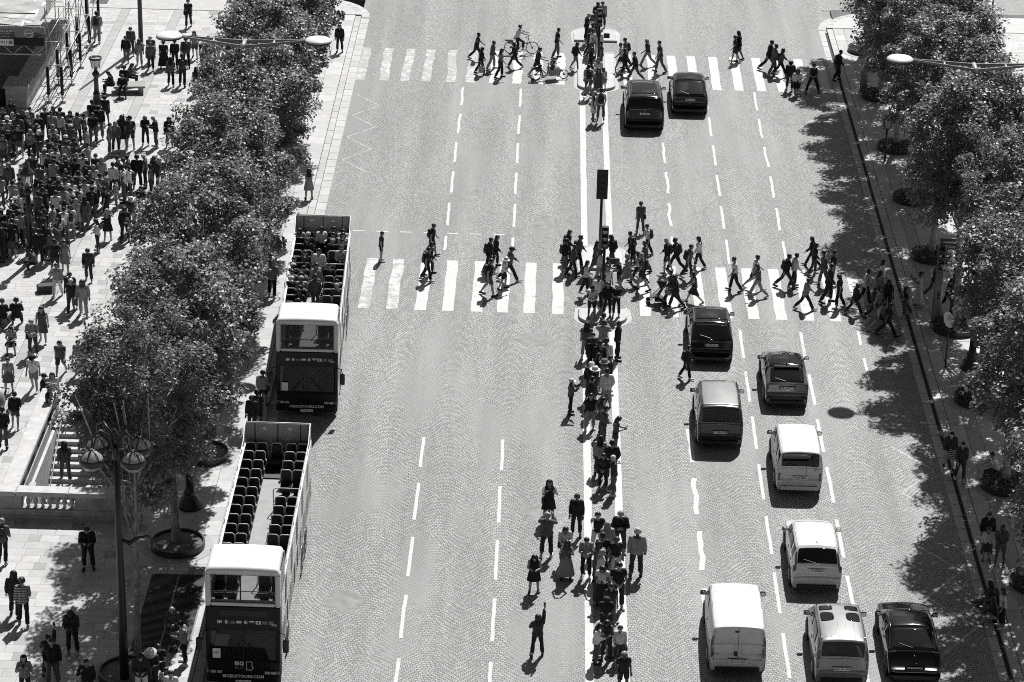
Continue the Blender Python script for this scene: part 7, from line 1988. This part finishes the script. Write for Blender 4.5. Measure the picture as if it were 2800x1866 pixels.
    rel = co - np.array(nk); cp, sp_ = math.cos(hp), math.sin(hp)
    hy = rel[:, 1] * cp - rel[:, 2] * sp_; hz = rel[:, 1] * sp_ + rel[:, 2] * cp
    torz = (co - np.array(pel)); tz = torz[:, 1] * math.sin(ln) + torz[:, 2] * math.cos(ln)
    ty = torz[:, 1] * math.cos(ln) - torz[:, 2] * math.sin(ln)
    return dict(mesh=m2, co=co, no=no, lab=lab, tt=tt, faces=faces, hy=hy, hz=hz, tz=tz, ty=ty, pel=pel, nk=nk, hp=hp, ln=ln, legs=[tuple(pel + v for v in l) for l in legs], sh=sh, tor=tor, hd=hd, footside=footside, cache={}, key=key)

def shell(pr, sel, off, name, m):
    """a garment: the chosen part of the body moved outwards"""
    fs = [f for f in pr['faces'] if all(sel[i] for i in f)]
    used = sorted({i for f in fs for i in f}); mp = {v: k for k, v in enumerate(used)}
    co, no = pr['co'], pr['no']
    ph = np.sin(co[:, 0] * 41 + co[:, 2] * 23) * np.sin(co[:, 2] * 37 + co[:, 1] * 29)
    o = off(np.arange(len(co))) if callable(off) else np.full(len(co), off)
    p = co + no * (o + ph * .006)[:, None]
    me = bpy.data.meshes.new(name)
    me.from_pydata([tuple(p[i]) for i in used], [], [tuple(mp[i] for i in f) for f in fs])
    me.materials.append(m)
    me.polygons.foreach_set('use_smooth', [True] * len(me.polygons))
    return me
def garment(pr, kind, m='cloth'):
    ck = (kind, m)
    if ck in pr['cache']: return pr['cache'][ck]
    lab, tt, tz, co = pr['lab'], pr['tt'], pr['tz'], pr['co']
    L = lambda *n: np.isin(lab, [LBL.index(x) for x in n])
    sitting = POSES[pr['key']].get('sit') is not None
    if kind == 't': sel = (L('torso') | (L('neck') & (tt < .12)) | (L('pelvis') & (tz > -.06)) | (L('uarm') & (tt < .62))); me = shell(pr, sel, .021, 'shirt', M[m])
    elif kind == 's': sel = (L('torso') | (L('neck') & (tt < .3)) | (L('pelvis') & (tz > -.10)) | L('uarm') | (L('farm') & (tt < .9)) | (L('thigh') & (tt < (.10 if not sitting else .03)))); me = shell(pr, sel, .029, 'jacket', M[m])
    elif kind == 'v': sel = ((L('torso') & (np.abs(co[:, 0]) < .165)) | (L('pelvis') & (tz > -.05))); me = shell(pr, sel, .015, 'vest_top', M[m])
    elif kind == 'p': sel = (L('pelvis') & (tz < .12)) | L('thigh') | (L('shin') & (tt < .93)); me = shell(pr, sel, lambda i: np.where(L('shin'), .014 + .022 * tt, .012), 'trousers', M[m])
    elif kind == 'h': sel = (L('pelvis') & (tz < .12)) | (L('thigh') & (tt < .82)); me = shell(pr, sel, lambda i: np.where(L('thigh'), .012 + .02 * tt, .012), 'shorts', M[m])
    elif kind in ('shoe0', 'shoe1'): sel = L('foot') & (pr['footside'] == int(kind[4])); me = shell(pr, sel, .008, 'shoe', M[m])
    elif kind in ('D', 'k', 'K'):
        # flared skirt lofted round both legs
        hem = {'D': .92, 'k': .95, 'K': 1.75}[kind]
        (h1, k1, a1, _, _), (h2, k2, a2, _, _) = pr['legs']
        def leg(h, k, a, s): return h.lerp(k, s) if s <= 1 else k.lerp(a, s - 1)
        rings = []; tor = pr['tor']
        up = [(tor(0, 0, .15), .118, .112)] + [(tor(0, 0, .02), .168, .128)]
        for c, rx, ry in up: rings.append((c, Vector((1, 0, 0)), rx, ry))
        n = 5 if kind != 'K' else 8
        for i in range(n):
            s = .12 + (hem - .12) * i / (n - 1)
            p, q = leg(h1, k1, a1, s), leg(h2, k2, a2, s)
            c = (p + q) / 2; d = p - q
            fl = .105 + .03 * s * (1.5 if kind == 'K' else 1)
            ax = d.normalized() if d.length > .05 else Vector((1, 0, 0))
            rings.append((c, ax, d.length / 2 + fl, fl + .025))
        t = MB(); K = 20; vs = []
        for j, (c, ax, rx, ry) in enumerate(rings):
            fw = (pr['legs'][0][1] - pr['legs'][0][0]).normalized() if (sitting and j > 1) else Vector((0, 0, -1))
            ay = ax.cross(fw).normalized()
            for k in range(K):
                an = 2 * math.pi * k / K
                w = 1 + (.05 * math.sin(an * 5 + j * .3) * max(0, j - 1) / len(rings))
                vs.append(c + ax * math.cos(an) * rx * w + ay * math.sin(an) * ry * w)
        fs = [(j * K + k, j * K + (k + 1) % K, (j + 1) * K + (k + 1) % K, (j + 1) * K + k) for j in range(len(rings) - 1) for k in range(K)]
        t.add(vs, fs); me = t.mesh('skirt', M[m], True)
    elif kind.startswith('hair'):
        hy, hz = pr['hy'], pr['hz']
        sel = L('head') & ((hz > .155) | ((hy < .03) & (hz > .03)) | ((hy < .055) & (hz > .12)))
        me = shell(pr, sel, .014 if kind != 'hairl' else .022, 'hair', M['hair'])
        if kind in ('hairl', 'hairu'):
            bm = bmesh.new(); bm.from_mesh(me); hd = pr['hd']; tor = pr['tor']
            if kind == 'hairl':
                b = hd(0, -.055, .10); e = tor(0, -.115, .34)
                for sx in (-1, 0, 1):
                    mid = hd(sx * .07, -.06 + abs(sx) * .035, .0)
                    capsule(bm, b + Vector((sx * .055, abs(sx) * .03, 0)), .058, mid, .056, 8)
                    capsule(bm, mid, .056, e + Vector((sx * .075, 0, abs(sx) * .03)), .036, 8)
            else:
                capsule(bm, hd(0, -.10, .17), .05, hd(0, -.115, .185), .045, 10)
            bm.to_mesh(me); bm.free()
            me.polygons.foreach_set('use_smooth', [True] * len(me.polygons))
    elif kind in ('cap', 'hat', 'beanie'):
        t = MB(); prof = [(.123, .10), (.126, .13), (.118, .175), (.09, .215), (.045, .238), (.001, .243)]
        t.lathe(prof, 14, (0, .012, 0), cap=False)
        if kind == 'hat': t.lathe([(.12, .105), (.19, .085), (.21, .07), (.205, .064), (.12, .095)], 16, (0, .012, 0), cap=False)
        if kind == 'cap':
            t.add([(-.085, .10, .118), (.085, .10, .118), (.075, .19, .095), (.03, .215, .09), (-.03, .215, .09), (-.075, .19, .095)], [(0, 1, 2, 3, 4, 5)])
            t.add([(-.085, .10, .110), (.085, .10, .110), (.075, .19, .087), (.03, .215, .082), (-.03, .215, .082), (-.075, .19, .087)], [(5, 4, 3, 2, 1, 0)])
        hd = pr['hd']; t.v = [tuple(hd(*v)) for v in t.v]
        me = t.mesh('hat', M[m], True)
    pr['cache'][ck] = me
    return me
PROTO = {}
def proto(k):
    if k not in PROTO: PROTO[k] = make_proto(k)
    return PROTO[k]
TONE = {'w': .60, 'l': .25, 'm': .085, 'd': .03, 'k': .011, 'z': .36}
def tint(o, v):
    v *= rnd.uniform(.85, 1.15); o.color = (v, v, v, 1)
def phone_mesh():
    if 'phone' not in PROTO:
        t = MB(); t.bbox((0, 0, 0), (.078, .012, .155), .006); PROTO['phone'] = t.mesh('phone', M['black'])
    return PROTO['phone']
def bag_meshes():
    if 'bags' not in PROTO:
        b = MB(); prof = [(.10, -.24), (.145, -.22), (.155, -.05), (.15, .12), (.11, .21), (.05, .235)]
        b.lathe(prof, 16, (0, 0, 0), 1.0, .62)
        pk = MB(); pk.lathe([(.07, -.13), (.1, -.12), (.1, .0), (.07, .02)], 14, (0, -.075, -.05), 1, .45)
        sr = {}
        for s in (1, -1):
            q = MB(); q.tube([(s * .09, .07, .2), (s * .1, .19, .235), (s * .11, .315, .14), (s * .12, .29, -.06), (s * .14, .08, -.2)], .019, 6); sr[s] = q.mesh('strap', M['bag'], True)
        h = MB(); h.lathe([(.06, -.16), (.13, -.15), (.145, -.04), (.11, .08), (.07, .1)], 14, (0, 0, 0), .42, 1.0)
        hs = MB(); hs.tube([(0, -.08, .08), (0, -.05, .32), (.0, .0, .40), (0, .05, .32), (0, .08, .08)], .012, 6)
        tb = MB(); tb.bbox((0, 0, 0), (.11, .30, .36), .02)
        ts = MB(); ts.tube([(0, -.07, .17), (0, -.05, .32), (0, .05, .32), (0, .07, .17)], .008, 5)
        PROTO['bags'] = dict(b=b.mesh('backpack', M['bag'], True), pk=pk.mesh('pocket', M['bag'], True), s=sr, h=h.mesh('handbag', M['bag'], True), hs=hs.mesh('strap', M['bag'], True), tb=tb.mesh('carrier_bag', M['pale_bag']), ts=ts.mesh('handle', M['pale_bag'], True))
    return PROTO['bags']
SIMPLE = {}
def person(x, y, z, h, face, pose, top, bot, hair, extra, label, group, cat='person', small=False):
    if pose == 'st' and rnd.random() < .45: pose = 'st2'
    if pose == 'wb' and rnd.random() < .35: pose = 'wa'
    pr = proto(pose)
    sc = h / 1.745
    rz = R(face + rnd.uniform(-10, 10))
    root = link('person', pr['mesh'], None, (x, y, z), rz)
    root.scale = (sc * rnd.uniform(1.0, 1.16), sc * rnd.uniform(1.0, 1.14), sc)
    tag(root, label, cat, group)
    sk = rnd.choice([.30, .26, .22, .34, .12, .07]) if True else .3
    tint(root, sk)
    cm = {'z': rnd.choice(['cloth_stripe', 'cloth_print'])}.get(top[0], 'cloth')
    if 'D' in top:
        o = link('bodice', garment(pr, 'v', cm), root); v = TONE[top[0]]; tint(o, v)
        o2 = link('skirt', garment(pr, 'D', cm), root); o2.color = o.color
    else:
        o = link({'t': 'shirt', 's': 'jacket', 'v': 'vest_top'}[top[1]], garment(pr, top[1], cm), root); tint(o, TONE[top[0]])
    if bot != '--':
        o = link({'p': 'trousers', 'h': 'shorts', 'k': 'skirt', 'K': 'long_skirt'}[bot[1]], garment(pr, bot[1], 'cloth_stripe' if bot[0] == 'z' else 'cloth'), root); tint(o, TONE[bot[0]])
    v = rnd.choice([.5, .02, .02, .3, .55])
    for q in '01':
        o = link('shoe', garment(pr, 'shoe' + q), root); o.color = (v, v, v, 1)
    if hair in 'slyu':
        o = link('hair', garment(pr, {'s': 'hairs', 'l': 'hairl', 'y': 'hairl', 'u': 'hairu'}[hair]), root); tint(o, .26 if hair == 'y' else rnd.choice([.012, .016, .03]))
    elif hair == 'b':
        o = link('hair', garment(pr, 'hairs'), root); tint(o, rnd.choice([.34, .45, .28]))
    else:
        if hair in 'cC': o = link('cap', garment(pr, 'cap'), root)
        else: o = link('hat', garment(pr, 'hat'), root)
        tint(o, {'c': .015, 'C': .6, 'H': .6, 'm': .16}[hair])
        o = link('hair', garment(pr, 'hairs'), root); tint(o, .02)
    m = Matrix.Translation((x, y, z)) @ Matrix.Rotation(rz, 4, 'Z') @ Matrix.Diagonal((sc, sc, sc, 1))
    gtxt = lambda: label.replace(' person ', ' ').replace('-haired', '')
    words = label.split()
    def short(n=9):
        i = label.find(' in '); return label
    if extra == 'b':
        bg = bag_meshes()
        p = m @ pr['tor'](0, -.175, .27)
        r = link('backpack', bg['b'], None, p, rz); r.scale = (sc,) * 3
        tag(r, bag_label('backpack on the back of the', label), 'backpack', 'backpacks worn by people')
        r.rotation_euler = (-pr['ln'], 0, rz)
        link('pocket', bg['pk'], r)
        for s in (1, -1): link('strap', bg['s'][s], r)
    elif extra == 'g':
        bg = bag_meshes()
        p = m @ pr['tor'](.235, .0, -.02)
        r = link('handbag', bg['h'], None, p, rz); r.scale = (sc,) * 3
        tag(r, bag_label('dark bag at the side of the', label), 'bag', 'bags carried by people')
        link('strap', bg['hs'], r)
    elif extra == 't':
        bg = bag_meshes(); w = m @ pr['sh'][0][3]
        r = link('carrier_bag', bg['tb'], None, w - Vector((0, 0, .33)), rz)
        tag(r, bag_label('pale carrier bag held by the', label), 'bag', 'bags carried by people')
        link('handle', bg['ts'], r)
    if pose in ('ph', 'pu', 'pa'):
        w = m @ ((pr['sh'][0][3] + pr['sh'][1][3]) / 2 if pose != 'pa' else pr['sh'][0][3])
        o = link('phone', phone_mesh(), None, w + Vector((0, 0, .05)), rz)
        o.rotation_euler = ({'ph': -.9, 'pu': 0.05, 'pa': 0.1}[pose], 0, rz)
        tag(o, bag_label('phone in the hands of the', label), 'phone', 'phones held by people')
    return root
USED = set()
def bag_label(pre, label):
    r = bag_label0(pre, label)
    if r in USED:
        w = r.split(); r = ' '.join(w[:14] + ['further', 'back'])
    USED.add(r)
    return r
def bag_label0(pre, label):
    """names the carrier by what is said of him, within sixteen words"""
    t = label
    for a, b2 in ((' person in ', ' one in '), (', backpack', ''), (', bag', ''), ('-haired child in', '-haired child in'), (' on the near zebra crossing', ' at near crossing'), (' on the far zebra crossing', ' at far crossing'), (' by the near refuge island', ' at near island'), (' by the far refuge island', ' at far island'), (' on the central reservation', ' on reservation'), (' on the left pavement', ' on left pavement'), (' in the crowd', ' in crowd'), (' reading a phone', ''), (' hands raised filming', ' filming'), (',,', ',')):
        t = t.replace(a, b2)
    w = (pre + ' ' + t).split()
    if 'left one' in label and 'left one' not in ' '.join(w[:16]): w = (pre + ' left one of two ' + t.split(',')[0]).split()
    if 'right one' in label and 'right one' not in ' '.join(w[:16]): w = (pre + ' right one of two ' + t.split(',')[0]).split()
    if len(w) > 16: w = (pre.replace(' the back of the', '').replace(' the side of the', '').replace(' the hands of the', '').replace(' by the', ' by') + ' ' + t).split()
    if len(w) > 16: w = [q for q in w if q not in ('T-shirt,', 'jacket,')]
    return ' '.join(w[:16])
# ================================================================ everybody
for r in PEOPLE:
    x, y, z, h, face, pose, top, bot, hair, ex, gi, lab = r
    person(x, y, z, h, face, pose, top, bot, hair, ex, lab, PEOPLE_GROUPS[gi])
person(-1.6, 151.36, 0, 1.72, 270, 'cy', 'wt', 'dp', 's', '-', 'person in white T-shirt riding the city bicycle over the far crossing', 'people at the far zebra crossing')
person(-.38, 147.2, 0, 1.76, 284, 'pp', 'dt', 'dh', 's', '-', 'person in dark T-shirt pushing the cargo bicycle over the far crossing', 'people at the far zebra crossing')
person(.42, 146.82, .2, 1.2, 284, 'si', 'mt', 'dh', 's', '-', 'small child sitting in the cargo bicycle box', 'people at the far zebra crossing')
person(-18.55, 98.0, -1.3, 1.7, 10, 'wc', 'ms', 'mp', 'l', '-', 'long-haired person climbing the underpass stairs beside the stone wall', 'people on the underpass stairs')
person(-17.6, 99.0, -.8, 1.7, 170, 'wc', 'ks', 'kp', 's', '-', 'dark-clad person on the underpass stairs under the leaves', 'people on the underpass stairs')
person(-29.7, 141.2, -.5, 1.75, 0, 'st', 'ks', 'kp', 's', 'b', 'dark figure with backpack going down the metro escalator', 'people on the metro escalators')
# passengers of the first bus: positions across the upper deck
BX, BY, BR = -9.29, 101.95, R(1.7)
rows_y = [11.75, 11.05, 10.3, 9.55, 8.82, 8.1, 7.38, 6.66, 5.94, 5.2, 4.48, 3.76, 3.04, 2.32, 1.6]
taken = set()
for x, y, stand, tone, hr, lab in PASSENGERS:
    lx = (x - BX) * math.cos(BR) + (y - BY) * math.sin(BR); ly = -(x - BX) * math.sin(BR) + (y - BY) * math.cos(BR)
    if not stand:
        cand = [(abs(sx - lx) * 1.6 + abs(sy - .05 - ly), sx, sy) for sx, sy in seat_plan() if (sx, sy) not in taken]
        _, sx, sy = min(cand); taken.add((sx, sy)); lx, ly = sx, sy - .06
    wx = BX + lx * math.cos(BR) - ly * math.sin(BR); wy = BY + lx * math.sin(BR) + ly * math.cos(BR)
    person(wx, wy, 2.43, 1.72, 180 + (rnd.uniform(-60, 60) if stand else 0), 'st' if stand else rnd.choice(['bu', 'bu', 'si']), tone + 's', rnd.choice('dkm') + 'p', hr, '-', lab, 'passengers on the open top bus')
# the rest of the packed crowd, heads and shoulders between the others: ONE mass
vs, fs, mi = [], [], []
mats_ = ['skin_mid', 'crowd_white', 'crowd_pale', 'crowd_mid', 'crowd_dark', 'crowd_black', 'crowd_hair', 'crowd_fair']
vals = [.22, .62, .27, .08, .03, .011, .012, .24]
CM = [mat(n_, v_, .7, .3, 6) for n_, v_ in zip(mats_, vals)]
ti = {'w': 1, 'l': 2, 'm': 3, 'd': 4, 'k': 5, 'z': 2}
more = []
occ = [(q[0], q[1]) for q in PEOPLE] + [(q[0], q[1]) for q in CROWD]
tries = 0
while len(more) < 60 and tries < 6000:
    tries += 1
    fx, fy = rnd.uniform(-30.5, -20.0), rnd.uniform(115.0, 137.5)
    lim = -20.6 - abs(fy - 124) * .16
    if fx > lim or fy > 137.6 - (fx + 31) * .9 - rnd.uniform(0, 2) or fy < 116 + (fx + 31) * .35 - 3: continue
    if fx < -25.0 and 127.2 < fy < 131.0: continue
    if min((fx - a) ** 2 + (fy - b2) ** 2 for a, b2 in occ) < .40 ** 2: continue
    occ.append((fx, fy)); more.append((fx, fy, .14, rnd.uniform(1.6, 1.84), rnd.choice([0, 0, 20, 90, 150, 200]), rnd.choice(['st', 'st', 'pu', 'ph', 'hh']), rnd.choice('kkkkddmwl') + rnd.choice('ts'), rnd.choice('kkdm') + 'p', rnd.choice('sslly')))
for x, y, z, h, face, pose, top, bot, hair in CROWD + more:
    pr = proto(pose); sc = h / 1.745
    mt = Matrix.Translation((x, y, z)) @ Matrix.Rotation(R(face + rnd.uniform(-14, 14)), 4, 'Z') @ Matrix.Scale(sc, 4)
    parts = [(pr['mesh'], 0), (garment(pr, top[1] if top[1] in 'tsv' else 'v'), ti[top[0]])]
    if top[1] == 'D': parts.append((garment(pr, 'D'), ti[top[0]]))
    if bot != '--': parts.append((garment(pr, bot[1]), ti[bot[0]]))
    parts += [(garment(pr, 'shoe0'), 5), (garment(pr, 'shoe1'), 5)]
    if hair in 'slyub': parts.append((garment(pr, {'s': 'hairs', 'b': 'hairs', 'u': 'hairu'}.get(hair, 'hairl')), 7 if hair == 'y' else 2 if hair == 'b' else 6))
    else: parts.append((garment(pr, 'cap' if hair in 'cC' else 'hat'), {'c': 5, 'C': 1, 'H': 1, 'm': 3}[hair])); parts.append((garment(pr, 'hairs'), 6))
    for me, k in parts:
        o = len(vs)
        vs += [tuple(mt @ v.co) for v in me.vertices]
        fs += [tuple(i + o for i in p.vertices) for p in me.polygons]; mi += [k] * len(me.polygons)
me = bpy.data.meshes.new('crowd'); me.from_pydata(vs, [], fs)
for c in CM: me.materials.append(c)
me.polygons.foreach_set('material_index', mi); me.polygons.foreach_set('use_smooth', [True] * len(fs))
stuff(link('crowd', me))
